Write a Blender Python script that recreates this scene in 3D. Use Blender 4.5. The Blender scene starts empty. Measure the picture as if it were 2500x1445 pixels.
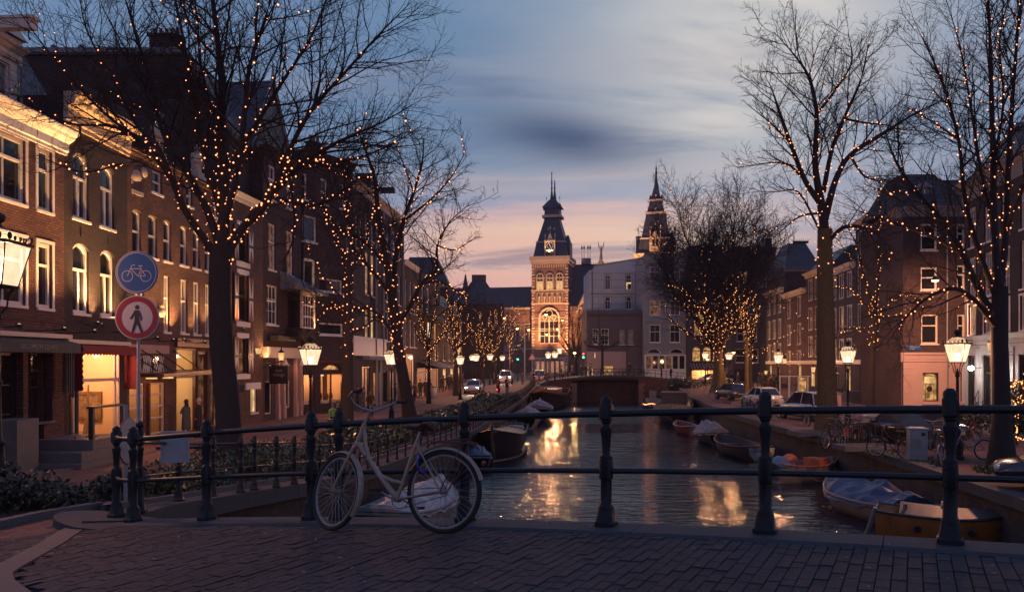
import bpy, bmesh, math, random
import numpy as np
from mathutils import Vector, Matrix, Euler
R = math.radians
PI = math.pi
random.seed(11)
sc = bpy.context.scene
COL = sc.collection
# ---------------------------------------------------------------- camera
# world: eye of the camera is the origin, X to the right, Y along the canal, Z up (metres)
FL, CX, HY = 2000.0, 1250.0, 888.0
cam = bpy.data.objects.new('camera', bpy.data.cameras.new('camera'))
COL.objects.link(cam)
cam.location = (0, 0, 0)
cam.rotation_euler = (R(90), 0, 0)
cam.data.sensor_width = 36
cam.data.lens = 36 * FL / 2500
cam.data.shift_y = (HY - 722.5) / 2500
cam.data.clip_start = 0.1
cam.data.clip_end = 3000
sc.camera = cam
sc.view_settings.view_transform = 'Standard'
sc.view_settings.look = 'None'
sc.view_settings.exposure = 0.0
sc.view_settings.gamma = 1.0
sc.view_settings.use_curve_mapping = False
cy = sc.cycles
cy.use_denoising = True
cy.max_bounces = 6
cy.diffuse_bounces = 2
cy.glossy_bounces = 3
cy.transparent_max_bounces = 12
cy.sample_clamp_indirect = 3.0
cy.sample_clamp_direct = 0.0
cy.blur_glossy = 0.5
cy.caustics_reflective = False
cy.caustics_refractive = False
cy.use_light_tree = True

# ---------------------------------------------------------------- node helpers
def N(nt, t, **kw):
 n = nt.nodes.new(t)
 for k, v in kw.items():
  if k in n.inputs:
   n.inputs[k].default_value = v
  else:
   setattr(n, k, v)
 return n

def math_(nt, op, a, b=None, c=None, clamp=False):
 n = nt.nodes.new('ShaderNodeMath')
 n.operation = op
 n.use_clamp = clamp
 for i, v in enumerate((a, b, c)):
  if v is None:
   continue
  if isinstance(v, (int, float)):
   n.inputs[i].default_value = v
  else:
   nt.links.new(v, n.inputs[i])
 return n.outputs[0]

def ramp(nt, fac, stops, interp='LINEAR'):
 n = nt.nodes.new('ShaderNodeValToRGB')
 n.color_ramp.interpolation = interp
 e = n.color_ramp.elements
 e[0].position = stops[0][0]
 e[0].color = (*stops[0][1], 1)
 e[1].position = stops[-1][0]
 e[1].color = (*stops[-1][1], 1)
 for p, c in stops[1:-1]:
  q = e.new(p)
  q.color = (*c, 1)
 nt.links.new(fac, n.inputs[0])
 return n.outputs[0]

def mixc(nt, fac, a, b, blend='MIX'):
 n = nt.nodes.new('ShaderNodeMix')
 n.data_type = 'RGBA'
 n.blend_type = blend
 for i, v in ((0, fac), (6, a), (7, b)):
  if isinstance(v, (int, float)):
   n.inputs[i].default_value = v
  elif isinstance(v, tuple):
   n.inputs[i].default_value = (*v, 1)
  else:
   nt.links.new(v, n.inputs[i])
 return n.outputs[2]

def srgb(r, g, b):
 f = lambda c: (c / 255 / 12.92) if c / 255 < 0.04045 else ((c / 255 + 0.055) / 1.055) ** 2.4
 return (f(r), f(g), f(b))

world = bpy.data.worlds.new('World')
sc.world = world
world.use_nodes = True
wt = world.node_tree
wt.nodes.clear()
tc = N(wt, 'ShaderNodeTexCoord')
sep = N(wt, 'ShaderNodeSeparateXYZ')
wt.links.new(tc.outputs['Generated'], sep.inputs[0])
sx, sy, sz = sep.outputs
hor = math_(wt, 'SQRT', math_(wt, 'ADD', math_(wt, 'MULTIPLY', sx, sx), math_(wt, 'MULTIPLY', sy, sy)))
elev = math_(wt, 'DIVIDE', sz, math_(wt, 'MAXIMUM', hor, 0.05))          # tangent of the elevation
azim = math_(wt, 'ARCTAN2', sx, sy)                                        # 0 along the canal, + to the right
den = math_(wt, 'ADD', math_(wt, 'MAXIMUM', sz, 0.0), 0.10)
cv = N(wt, 'ShaderNodeCombineXYZ')
wt.links.new(math_(wt, 'DIVIDE', sx, den), cv.inputs[0])
wt.links.new(math_(wt, 'DIVIDE', sy, den), cv.inputs[1])

def cloud(scale, sxy, detail=4, rough=0.5, dist=0.0, off=(0, 0, 0)):
 m = N(wt, 'ShaderNodeMapping')
 m.inputs['Scale'].default_value = (sxy[0], sxy[1], 1)
 m.inputs['Location'].default_value = off
 wt.links.new(cv.outputs[0], m.inputs[0])
 n = N(wt, 'ShaderNodeTexNoise', Scale=scale, Detail=detail, Roughness=rough, Distortion=dist)
 wt.links.new(m.outputs[0], n.inputs['Vector'])
 return n.outputs[0]

c_big = cloud(0.42, (1.0, 0.9), 5, 0.55, 0.6, (1.3, 4.1, 0))
c_str = cloud(1.6, (0.35, 1.3), 5, 0.6, 0.4, (3.0, 0.7, 0))
wob = math_(wt, 'MULTIPLY', math_(wt, 'SUBTRACT', c_big, 0.5), 0.10)
wob2 = math_(wt, 'MULTIPLY', math_(wt, 'SUBTRACT', c_str, 0.5), 0.085)
ev = math_(wt, 'ADD', math_(wt, 'ADD', elev, wob), wob2)
warm = ramp(wt, ev, [(0.0, srgb(206, 150, 158)), (0.10, srgb(228, 180, 168)), (0.15, srgb(234, 196, 176)), (0.178, srgb(214, 180, 178)), (0.202, srgb(146, 158, 184)),
     (0.222, srgb(172, 168, 182)), (0.25, srgb(126, 148, 176)), (0.30, srgb(104, 136, 170)), (0.36, srgb(98, 130, 164)), (0.46, srgb(110, 142, 176)), (1.0, srgb(94, 110, 166))])
cool = ramp(wt, ev, [(0.0, srgb(176, 118, 142)), (0.09, srgb(184, 134, 156)), (0.135, srgb(152, 134, 164)), (0.17, srgb(128, 142, 176)), (0.24, srgb(112, 140, 174)),
     (0.34, srgb(112, 140, 176)), (0.5, srgb(106, 134, 174)), (1.0, srgb(92, 108, 166))])
dA = math_(wt, 'ABSOLUTE', math_(wt, 'SUBTRACT', azim, 0.09))
mr = N(wt, 'ShaderNodeMapRange', interpolation_type='SMOOTHERSTEP')
mr.inputs['From Min'].default_value = 0.04
mr.inputs['From Max'].default_value = 0.46
mr.inputs['To Min'].default_value = 1
mr.inputs['To Max'].default_value = 0
wt.links.new(dA, mr.inputs[0])
base = mixc(wt, mr.outputs[0], cool, warm)
dv = math_(wt, 'DIVIDE', math_(wt, 'SUBTRACT', azim, 0.285), 0.19)
de = math_(wt, 'DIVIDE', math_(wt, 'SUBTRACT', elev, 0.38), 0.17)
veil = math_(wt, 'EXPONENT', math_(wt, 'MULTIPLY', math_(wt, 'ADD', math_(wt, 'MULTIPLY', dv, dv), math_(wt, 'MULTIPLY', de, de)), -1.0))
vm = N(wt, 'ShaderNodeMapRange', interpolation_type='SMOOTHSTEP')
vm.inputs['From Min'].default_value = 0.30
vm.inputs['From Max'].default_value = 0.62
wt.links.new(math_(wt, 'ADD', c_big, math_(wt, 'MULTIPLY', math_(wt, 'SUBTRACT', c_str, 0.5), 0.5)), vm.inputs[0])
vf = math_(wt, 'MULTIPLY', veil, math_(wt, 'ADD', math_(wt, 'MULTIPLY', vm.outputs[0], 0.75), 0.5), clamp=True)
base = mixc(wt, vf, base, srgb(232, 224, 214))
dv = math_(wt, 'DIVIDE', math_(wt, 'SUBTRACT', azim, 0.065), 0.10)
de = math_(wt, 'DIVIDE', math_(wt, 'SUBTRACT', math_(wt, 'ADD', elev, math_(wt, 'MULTIPLY', azim, 0.15)), 0.285), 0.030)
bank = math_(wt, 'EXPONENT', math_(wt, 'MULTIPLY', math_(wt, 'ADD', math_(wt, 'MULTIPLY', dv, dv), math_(wt, 'MULTIPLY', de, de)), -1.0))
bk = math_(wt, 'MULTIPLY', bank, math_(wt, 'ADD', math_(wt, 'MULTIPLY', c_str, 3.0), -0.55), clamp=True)
base = mixc(wt, bk, base, srgb(60, 82, 116))
gm = N(wt, 'ShaderNodeMapRange', interpolation_type='SMOOTHSTEP')
gm.inputs['From Min'].default_value = 0.46
gm.inputs['From Max'].default_value = 0.68
wt.links.new(c_str, gm.inputs[0])
base = mixc(wt, math_(wt, 'MULTIPLY', gm.outputs[0], 0.38), base, srgb(158, 160, 178))
c_drk = cloud(0.95, (0.5, 1.1), 6, 0.62, 0.8, (7.0, 2.2, 0))
gd = N(wt, 'ShaderNodeMapRange', interpolation_type='SMOOTHSTEP')
gd.inputs['From Min'].default_value = 0.50
gd.inputs['From Max'].default_value = 0.70
wt.links.new(c_drk, gd.inputs[0])
base = mixc(wt, math_(wt, 'MULTIPLY', gd.outputs[0], 0.55), base, srgb(78, 100, 138))
sky = N(wt, 'ShaderNodeTexSky', sky_type='NISHITA', sun_disc=False, sun_elevation=R(1.0), sun_rotation=R(5), altitude=0, air_density=1.0, dust_density=1.5, ozone_density=2.0)
bg1 = N(wt, 'ShaderNodeBackground', Strength=0.006)
wt.links.new(sky.outputs[0], bg1.inputs[0])
bg2 = N(wt, 'ShaderNodeBackground', Strength=1.0)
wt.links.new(base, bg2.inputs[0])
ads = N(wt, 'ShaderNodeAddShader')
wt.links.new(bg1.outputs[0], ads.inputs[0])
wt.links.new(bg2.outputs[0], ads.inputs[1])
wo = N(wt, 'ShaderNodeOutputWorld')
wt.links.new(ads.outputs[0], wo.inputs[0])
world.cycles.sampling_method = 'MANUAL'
world.cycles.sample_map_resolution = 512
sd = bpy.data.lights.new('sun', 'SUN')
sd.energy = 0.03
sd.angle = R(12)
sd.color = (1, 0.72, 0.6)
sun = bpy.data.objects.new('sun', sd)
COL.objects.link(sun)
sun.rotation_euler = (R(-89), 0, R(-5))

MATS = {}

def newmat(name):
 m = bpy.data.materials.new(name)
 m.use_nodes = True
 nt = m.node_tree
 nt.nodes.clear()
 out = N(nt, 'ShaderNodeOutputMaterial')
 MATS[name] = m
 return m, nt, out

def mat(name, col, rough=0.6, metal=0.0, vary=0.35, scale=3.0, bump=0.0, bscale=30.0, spec=0.5, coat=0.0, col2=None):
 m, nt, out = newmat(name)
 b = N(nt, 'ShaderNodeBsdfPrincipled', Roughness=rough, Metallic=metal)
 b.inputs['Specular IOR Level'].default_value = spec
 b.inputs['Coat Weight'].default_value = coat
 b.inputs['Coat Roughness'].default_value = 0.08
 t = N(nt, 'ShaderNodeTexCoord')
 n = N(nt, 'ShaderNodeTexNoise', Scale=scale, Detail=6, Roughness=0.65)
 nt.links.new(t.outputs['Object'], n.inputs['Vector'])
 c2 = col2 or tuple(c * (1 - vary) for c in col)
 f = ramp(nt, n.outputs[0], [(0.32, (0, 0, 0)), (0.68, (1, 1, 1))])
 c = mixc(nt, f, c2, col)
 nt.links.new(c, b.inputs['Base Color'])
 if vary:
  nt.links.new(math_(nt, 'ADD', math_(nt, 'MULTIPLY', n.outputs[0], 0.25), rough - 0.12, clamp=True), b.inputs['Roughness'])
 if bump:
  n2 = N(nt, 'ShaderNodeTexNoise', Scale=bscale, Detail=4)
  nt.links.new(t.outputs['Object'], n2.inputs['Vector'])
  bp = N(nt, 'ShaderNodeBump', Strength=bump, Distance=0.02)
  nt.links.new(n2.outputs[0], bp.inputs['Height'])
  nt.links.new(bp.outputs[0], b.inputs['Normal'])
 nt.links.new(b.outputs[0], out.inputs[0])
 return m

def brick_mat(name, c1, c2, mortar, bw=0.24, rh=0.085, ms=0.016, dirt=0.5, ground=False, rot=0.0, bumpd=0.006):
 m, nt, out = newmat(name)
 b = N(nt, 'ShaderNodeBsdfPrincipled', Roughness=0.85)
 t = N(nt, 'ShaderNodeTexCoord')
 cb = N(nt, 'ShaderNodeCombineXYZ')
 s = N(nt, 'ShaderNodeSeparateXYZ')
 if ground:
  g = N(nt, 'ShaderNodeMapping')
  g.inputs['Rotation'].default_value = (0, 0, rot)
  nt.links.new(t.outputs['Object'], g.inputs[0])
  nt.links.new(g.outputs[0], s.inputs[0])
  nt.links.new(s.outputs[0], cb.inputs[0])
  nt.links.new(s.outputs[1], cb.inputs[1])
 else:
  nt.links.new(t.outputs['Object'], s.inputs[0])
  nt.links.new(math_(nt, 'ADD', s.outputs[0], s.outputs[1]), cb.inputs[0])
  nt.links.new(s.outputs[2], cb.inputs[1])
 bt = N(nt, 'ShaderNodeTexBrick', Scale=1.0)
 bt.inputs['Brick Width'].default_value = bw
 bt.inputs['Row Height'].default_value = rh
 bt.inputs['Mortar Size'].default_value = ms
 bt.inputs['Mortar Smooth'].default_value = 0.3
 bt.inputs['Color1'].default_value = (*c1, 1)
 bt.inputs['Color2'].default_value = (*c2, 1)
 bt.inputs['Mortar'].default_value = (*mortar, 1)
 nt.links.new(cb.outputs[0], bt.inputs['Vector'])
 n = N(nt, 'ShaderNodeTexNoise', Scale=0.55, Detail=8, Roughness=0.7)
 nt.links.new(t.outputs['Object'], n.inputs['Vector'])
 f = ramp(nt, n.outputs[0], [(0.35, (1 - dirt,) * 3), (0.65, (1.0, 1.0, 1.0))])
 c = mixc(nt, 1.0, bt.outputs['Color'], f, 'MULTIPLY')
 n3 = N(nt, 'ShaderNodeTexNoise', Scale=9.0, Detail=3)
 nt.links.new(t.outputs['Object'], n3.inputs['Vector'])
 c = mixc(nt, 1.0, c, ramp(nt, n3.outputs[0], [(0.3, (0.75,) * 3), (0.7, (1.15,) * 3)]), 'MULTIPLY')
 nt.links.new(c, b.inputs['Base Color'])
 bp = N(nt, 'ShaderNodeBump', Strength=0.9, Distance=bumpd)
 nt.links.new(math_(nt, 'SUBTRACT', math_(nt, 'MULTIPLY', n3.outputs[0], 0.6), bt.outputs['Fac']), bp.inputs['Height'])
 nt.links.new(bp.outputs[0], b.inputs['Normal'])
 nt.links.new(b.outputs[0], out.inputs[0])
 return m

def emis(name, col, strength, through=0.0, vary=0.0, scale=3.0, sample=True):
 """something that gives off light; through > 0 lets the lamp behind it shine out too"""
 m, nt, out = newmat(name)
 e = N(nt, 'ShaderNodeEmission', Strength=strength)
 e.inputs[0].default_value = (*col, 1)
 if vary:
  t = N(nt, 'ShaderNodeTexCoord')
  n = N(nt, 'ShaderNodeTexNoise', Scale=scale, Detail=3)
  nt.links.new(t.outputs['Object'], n.inputs['Vector'])
  nt.links.new(mixc(nt, ramp(nt, n.outputs[0], [(0.35, (0, 0, 0)), (0.65, (1, 1, 1))]), tuple(c * (1 - vary) for c in col), col), e.inputs[0])
 last = e.outputs[0]
 if through:
  tr = N(nt, 'ShaderNodeBsdfTransparent')
  a = N(nt, 'ShaderNodeAddShader')
  nt.links.new(last, a.inputs[0])
  nt.links.new(tr.outputs[0], a.inputs[1])
  last = a.outputs[0]
 nt.links.new(last, out.inputs[0])
 if not sample:
  m.cycles.emission_sampling = 'NONE'
 return m

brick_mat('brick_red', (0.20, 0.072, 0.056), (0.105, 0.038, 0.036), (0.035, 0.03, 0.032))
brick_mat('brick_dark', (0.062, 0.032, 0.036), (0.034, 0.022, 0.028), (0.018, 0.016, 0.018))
brick_mat('brick_lit', (0.23, 0.105, 0.075), (0.135, 0.06, 0.05), (0.06, 0.05, 0.045))  # paler tan holds the orange lamplight on these fronts in its colour
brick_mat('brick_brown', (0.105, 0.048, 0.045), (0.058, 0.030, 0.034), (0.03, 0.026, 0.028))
brick_mat('brick_museum', (0.30, 0.13, 0.09), (0.22, 0.10, 0.075), (0.3, 0.24, 0.18), bw=0.5, rh=0.15)
brick_mat('quay_stone', (0.085, 0.07, 0.066), (0.045, 0.038, 0.040), (0.07, 0.06, 0.06), bw=0.25, rh=0.085, ms=0.012, dirt=0.6)
brick_mat('street_brick', (0.27, 0.115, 0.08), (0.17, 0.075, 0.06), (0.08, 0.06, 0.055), bw=0.2, rh=0.09, ms=0.008, ground=True)
brick_mat('deck_brick_far', (0.085, 0.07, 0.075), (0.065, 0.055, 0.06), (0.03, 0.025, 0.03), bw=0.2, rh=0.09, ms=0.008, ground=True, rot=R(-63.9))
brick_mat('roof_tile', (0.11, 0.10, 0.105), (0.07, 0.065, 0.07), (0.02, 0.02, 0.02), bw=0.24, rh=0.3, ms=0.03, bumpd=0.05)
dbm = mat('deck_brick', (0.044, 0.036, 0.043), 0.8, vary=0.45, scale=5, bump=0.6, bscale=45)
nt = dbm.node_tree
geo = N(nt, 'ShaderNodeNewGeometry')
bs_ = [q for q in nt.nodes if q.type == 'BSDF_PRINCIPLED'][0]
src_ = bs_.inputs['Base Color'].links[0].from_socket
nw_ = N(nt, 'ShaderNodeTexNoise', Scale=0.7, Detail=4)
nt.links.new(geo.outputs['Position'], nw_.inputs['Vector'])
cc_ = mixc(nt, 1.0, src_, ramp(nt, geo.outputs['Random Per Island'], [(0.0, (0.7, 0.7, 0.74)), (0.5, (0.95, 0.9, 0.95)), (1.0, (1.35, 1.15, 1.2))]), 'MULTIPLY')
nt.links.new(mixc(nt, 1.0, cc_, ramp(nt, nw_.outputs[0], [(0.35, (0.7,) * 3), (0.65, (1.2,) * 3)]), 'MULTIPLY'), bs_.inputs['Base Color'])
mat('deck_joint', (0.028, 0.024, 0.026), 0.95)
mat('coping_stone', (0.056, 0.058, 0.066), 0.8, vary=0.35, scale=4, bump=0.5, bscale=45)
mat('band_stone', (0.17, 0.12, 0.105), 0.8, vary=0.3, scale=3, bump=0.3)
mat('kerb_stone', (0.14, 0.13, 0.14), 0.8, vary=0.3, bump=0.3)
mat('bluestone', (0.13, 0.125, 0.13), 0.7, vary=0.3, bump=0.3)
mat('asphalt', (0.06, 0.055, 0.058), 0.75, vary=0.3, scale=1.0, bump=0.3)
mat('soil', (0.05, 0.036, 0.028), 0.95, bump=0.6)
mat('white_paint', (0.72, 0.68, 0.66), 0.5, vary=0.12, scale=2)
mat('cream_paint', (0.60, 0.52, 0.44), 0.6, vary=0.15, scale=1)
mat('pink_plaster', (0.40, 0.27, 0.25), 0.8, vary=0.12, scale=1.2, bump=0.2)
mat('grey_plaster', (0.24, 0.24, 0.26), 0.8, vary=0.2, scale=0.5, bump=0.2)
mat('pale_grey_plaster', (0.44, 0.46, 0.50), 0.8, vary=0.22, scale=0.35)
mat('dark_plaster', (0.065, 0.055, 0.062), 0.85, vary=0.3, scale=0.6)
mat('brown_plaster', (0.10, 0.08, 0.09), 0.85, vary=0.25, scale=0.6)
mat('sandstone', (0.55, 0.43, 0.31), 0.8, vary=0.2, scale=0.6)
mat('slate', (0.045, 0.047, 0.055), 0.5, vary=0.35, scale=2.0, bump=0.3, bscale=12)
mat('lead', (0.17, 0.18, 0.20), 0.5, vary=0.25)
mat('black_wood', (0.025, 0.022, 0.024), 0.4, vary=0.2)
mat('green_paint', (0.03, 0.04, 0.036), 0.4, vary=0.2)
mat('red_paint', (0.22, 0.028, 0.026), 0.4, vary=0.25)
mat('dark_red_wood', (0.10, 0.022, 0.02), 0.35, vary=0.3)
mat('iron', (0.012, 0.016, 0.022), 0.5, 0.0, vary=0.35, scale=7, bump=0.35, bscale=55, spec=0.3)
mat('iron_smooth', (0.012, 0.016, 0.022), 0.42, 0.0, vary=0.3, scale=9, spec=0.4)
mat('steel', (0.32, 0.32, 0.34), 0.35, 0.9, vary=0.25)
mat('galvanised', (0.30, 0.31, 0.33), 0.5, 0.3, vary=0.2, scale=12)
mat('sign_back', (0.36, 0.37, 0.39), 0.5, 0.2, vary=0.15)
mat('sign_blue', (0.010, 0.07, 0.24), 0.35, vary=0.12, spec=0.5)
mat('sign_white', (0.36, 0.35, 0.40), 0.35, vary=0.1)
mat('sign_red', (0.20, 0.012, 0.028), 0.35, vary=0.12)
mat('sign_black', (0.012, 0.012, 0.014), 0.4, vary=0)
mat('gold_letter', (0.45, 0.32, 0.16), 0.4, vary=0.1)
mat('dim_letter', (0.20, 0.20, 0.18), 0.6, vary=0.1)
mat('awning_cloth', (0.07, 0.075, 0.075), 0.85, vary=0.25)
mat('awning_red', (0.17, 0.012, 0.022), 0.8, vary=0.25)
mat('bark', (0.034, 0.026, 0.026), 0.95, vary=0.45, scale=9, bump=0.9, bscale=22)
mat('bark_lit', (0.13, 0.095, 0.045), 0.95, vary=0.45, scale=9, bump=0.9, bscale=22)  # bright copy of the bark, lamp glow on the trunks put into the colour
mat('leaf', (0.055, 0.075, 0.035), 0.35, vary=0.5, scale=5, spec=0.6)
mat('leaf_dark', (0.035, 0.045, 0.026), 0.45, vary=0.5, scale=5)
mat('grass', (0.05, 0.08, 0.03), 0.8, vary=0.5, scale=6)
mat('bike_cream', (0.36, 0.29, 0.24), 0.5, vary=0.3, scale=16, bump=0.25, bscale=80, col2=(0.27, 0.19, 0.14))
mat('bike_black', (0.02, 0.02, 0.022), 0.35, vary=0.2)
mat('bike_red', (0.20, 0.03, 0.03), 0.35, vary=0.2)
mat('bike_silver', (0.28, 0.28, 0.30), 0.35, 0.4, vary=0.2)
mat('rubber', (0.018, 0.018, 0.019), 0.85, vary=0.3, scale=30)
mat('whitewall', (0.30, 0.27, 0.25), 0.8, vary=0.3, scale=30)
mat('leather', (0.075, 0.035, 0.028), 0.5, vary=0.4, scale=25, bump=0.2)
mat('blue_lock', (0.03, 0.03, 0.24), 0.4, vary=0.1)
mat('rust', (0.13, 0.065, 0.04), 0.7, vary=0.5, scale=30)
mat('car_black', (0.035, 0.033, 0.038), 0.22, 0.5, vary=0, coat=1.0)
mat('car_silver', (0.34, 0.36, 0.38), 0.3, 0.6, vary=0, coat=0.8)
mat('car_white', (0.55, 0.53, 0.52), 0.3, 0.0, vary=0, coat=0.8)
mat('car_blue', (0.05, 0.06, 0.09), 0.25, 0.2, vary=0, coat=0.8)
mat('car_glass', (0.02, 0.025, 0.03), 0.06, vary=0, spec=0.9)
mat('pane', (0.012, 0.013, 0.016), 0.05, vary=0, spec=0.8)
mat('pane_curtain', (0.20, 0.19, 0.19), 0.25, vary=0.4, scale=1.5)
mat('hull_white', (0.30, 0.26, 0.24), 0.5, vary=0.3, scale=2)
mat('hull_dark', (0.028, 0.022, 0.026), 0.4, vary=0.3)
mat('hull_red', (0.20, 0.035, 0.035), 0.45, vary=0.3)
mat('hull_orange', (0.62, 0.17, 0.07), 0.45, vary=0.25)
mat('varnished_wood', (0.42, 0.14, 0.035), 0.3, vary=0.4, scale=2.5, coat=0.5)
mat('deck_wood', (0.075, 0.055, 0.055), 0.5, vary=0.3)
mat('tarp_blue', (0.12, 0.22, 0.33), 0.5, vary=0.35, scale=1.6, bump=0.5, bscale=5)
mat('tarp_navy', (0.055, 0.085, 0.17), 0.38, vary=0.5, scale=1.6, bump=0.5, bscale=5)
mat('tarp_grey', (0.24, 0.23, 0.24), 0.6, vary=0.3, scale=1.6, bump=0.4, bscale=5)
mat('tarp_white', (0.40, 0.38, 0.38), 0.5, vary=0.3, scale=1.6, bump=0.4, bscale=5)
mat('rope', (0.25, 0.2, 0.15), 0.9)
mat('skin', (0.45, 0.27, 0.20), 0.6, vary=0.1)
mat('grey_front', (0.36, 0.33, 0.35), 0.6, vary=0.15)
mat('hair_brown', (0.06, 0.035, 0.022), 0.7)
mat('hair_white', (0.55, 0.50, 0.46), 0.7)
mat('hair_black', (0.012, 0.011, 0.012), 0.6)
mat('coat_black', (0.018, 0.017, 0.022), 0.8)
mat('coat_green', (0.07, 0.085, 0.085), 0.75, bump=0.6, bscale=14)
mat('coat_brown', (0.13, 0.055, 0.035), 0.8)
mat('coat_grey', (0.10, 0.10, 0.12), 0.8)
mat('jacket_lime', (0.28, 0.55, 0.10), 0.7)
mat('trousers', (0.03, 0.032, 0.045), 0.85)
mat('statue_stone', (0.50, 0.42, 0.34), 0.75, vary=0.35, scale=4)
mat('shop_wall', (0.82, 0.68, 0.42), 0.8, vary=0.15, scale=1.0)
mat('shop_floor', (0.30, 0.20, 0.12), 0.6)
mat('picture_canvas', (0.32, 0.26, 0.16), 0.6, vary=0.7, scale=6)
mat('gilt', (0.22, 0.15, 0.07), 0.45, vary=0.4)
mat('wicker', (0.30, 0.18, 0.09), 0.85, bump=0.6)
mat('terracotta', (0.30, 0.13, 0.08), 0.8)
mat('banner_pink', (0.42, 0.25, 0.32), 0.8, vary=0.4, scale=0.8)
WARM = (1.0, 0.41, 0.20)
emis('lamp_glass', (1.0, 0.70, 0.43), 0.66, through=1, vary=0.25, scale=5)
emis('lamp_glass_roof', (1.0, 0.60, 0.36), 0.3, through=1)
emis('mantle', (1.0, 0.80, 0.55), 6.0, sample=False)
emis('bulb_glow', (1.0, 0.30, 0.115), 4.6, sample=False)
emis('bulb_glow_gold', (1.0, 0.37, 0.11), 4.2, sample=False)
emis('street_orange', (1.0, 0.46, 0.12), 14.0)
emis('flood_white', (1.0, 0.93, 0.78), 60.0)
emis('headlight_glow', (1.0, 0.88, 0.66), 90.0)
emis('tail_glow', (1.0, 0.03, 0.06), 9.0)
emis('green_signal', (0.05, 0.9, 0.45), 6.0, sample=False)
emis('violet_sign', (0.45, 0.1, 1.0), 3.0, sample=False)
emis('lit_yellow', (1.0, 0.50, 0.17), 0.8, vary=0.8, scale=2.6)
emis('lit_bright', (1.0, 0.60, 0.24), 1.15, vary=0.5, scale=2.2)
emis('lit_dim', (0.9, 0.38, 0.17), 0.22, vary=0.9, scale=2.6)
emis('lit_white', (1.0, 0.78, 0.55), 1.3, vary=0.2, scale=2)
emis('sign_lit', (1.0, 0.82, 0.62), 1.3)
emis('lit_pink', (1.0, 0.42, 0.26), 0.5, vary=0.4, scale=0.6)
m, nt, out = newmat('clear_glass')
lw = N(nt, 'ShaderNodeFresnel', IOR=1.45)
tr = N(nt, 'ShaderNodeBsdfTransparent')
gl = N(nt, 'ShaderNodeBsdfGlossy', Roughness=0.03)
mx = N(nt, 'ShaderNodeMixShader')
nt.links.new(lw.outputs[0], mx.inputs[0])
nt.links.new(tr.outputs[0], mx.inputs[1])
nt.links.new(gl.outputs[0], mx.inputs[2])
nt.links.new(mx.outputs[0], out.inputs[0])
m, nt, out = newmat('water')
b = N(nt, 'ShaderNodeBsdfPrincipled', Roughness=0.05, IOR=1.33)
b.inputs['Base Color'].default_value = (0.006, 0.011, 0.026, 1)
b.inputs['Specular IOR Level'].default_value = 0.62
t = N(nt, 'ShaderNodeTexCoord')
mp = N(nt, 'ShaderNodeMapping')
mp.inputs['Scale'].default_value = (0.30, 1.0, 1.0)
nt.links.new(t.outputs['Object'], mp.inputs[0])
n1 = N(nt, 'ShaderNodeTexNoise', Scale=4.5, Detail=3, Roughness=0.6, Distortion=0.3)
n2 = N(nt, 'ShaderNodeTexNoise', Scale=1.6, Detail=2)
n3 = N(nt, 'ShaderNodeTexNoise', Scale=0.09, Detail=2)
for q in (n1, n2, n3):
 nt.links.new(mp.outputs[0], q.inputs['Vector'])
wind = ramp(nt, n3.outputs[0], [(0.40, (0.16,) * 3), (0.60, (1, 1, 1))])
hgt = math_(nt, 'ADD', math_(nt, 'MULTIPLY', math_(nt, 'MULTIPLY', n1.outputs[0], wind), 0.110), math_(nt, 'MULTIPLY', n2.outputs[0], 0.070))
bp = N(nt, 'ShaderNodeBump', Strength=1.0, Distance=1.0)
nt.links.new(hgt, bp.inputs['Height'])
nt.links.new(bp.outputs[0], b.inputs['Normal'])
nt.links.new(b.outputs[0], out.inputs[0])

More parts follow.
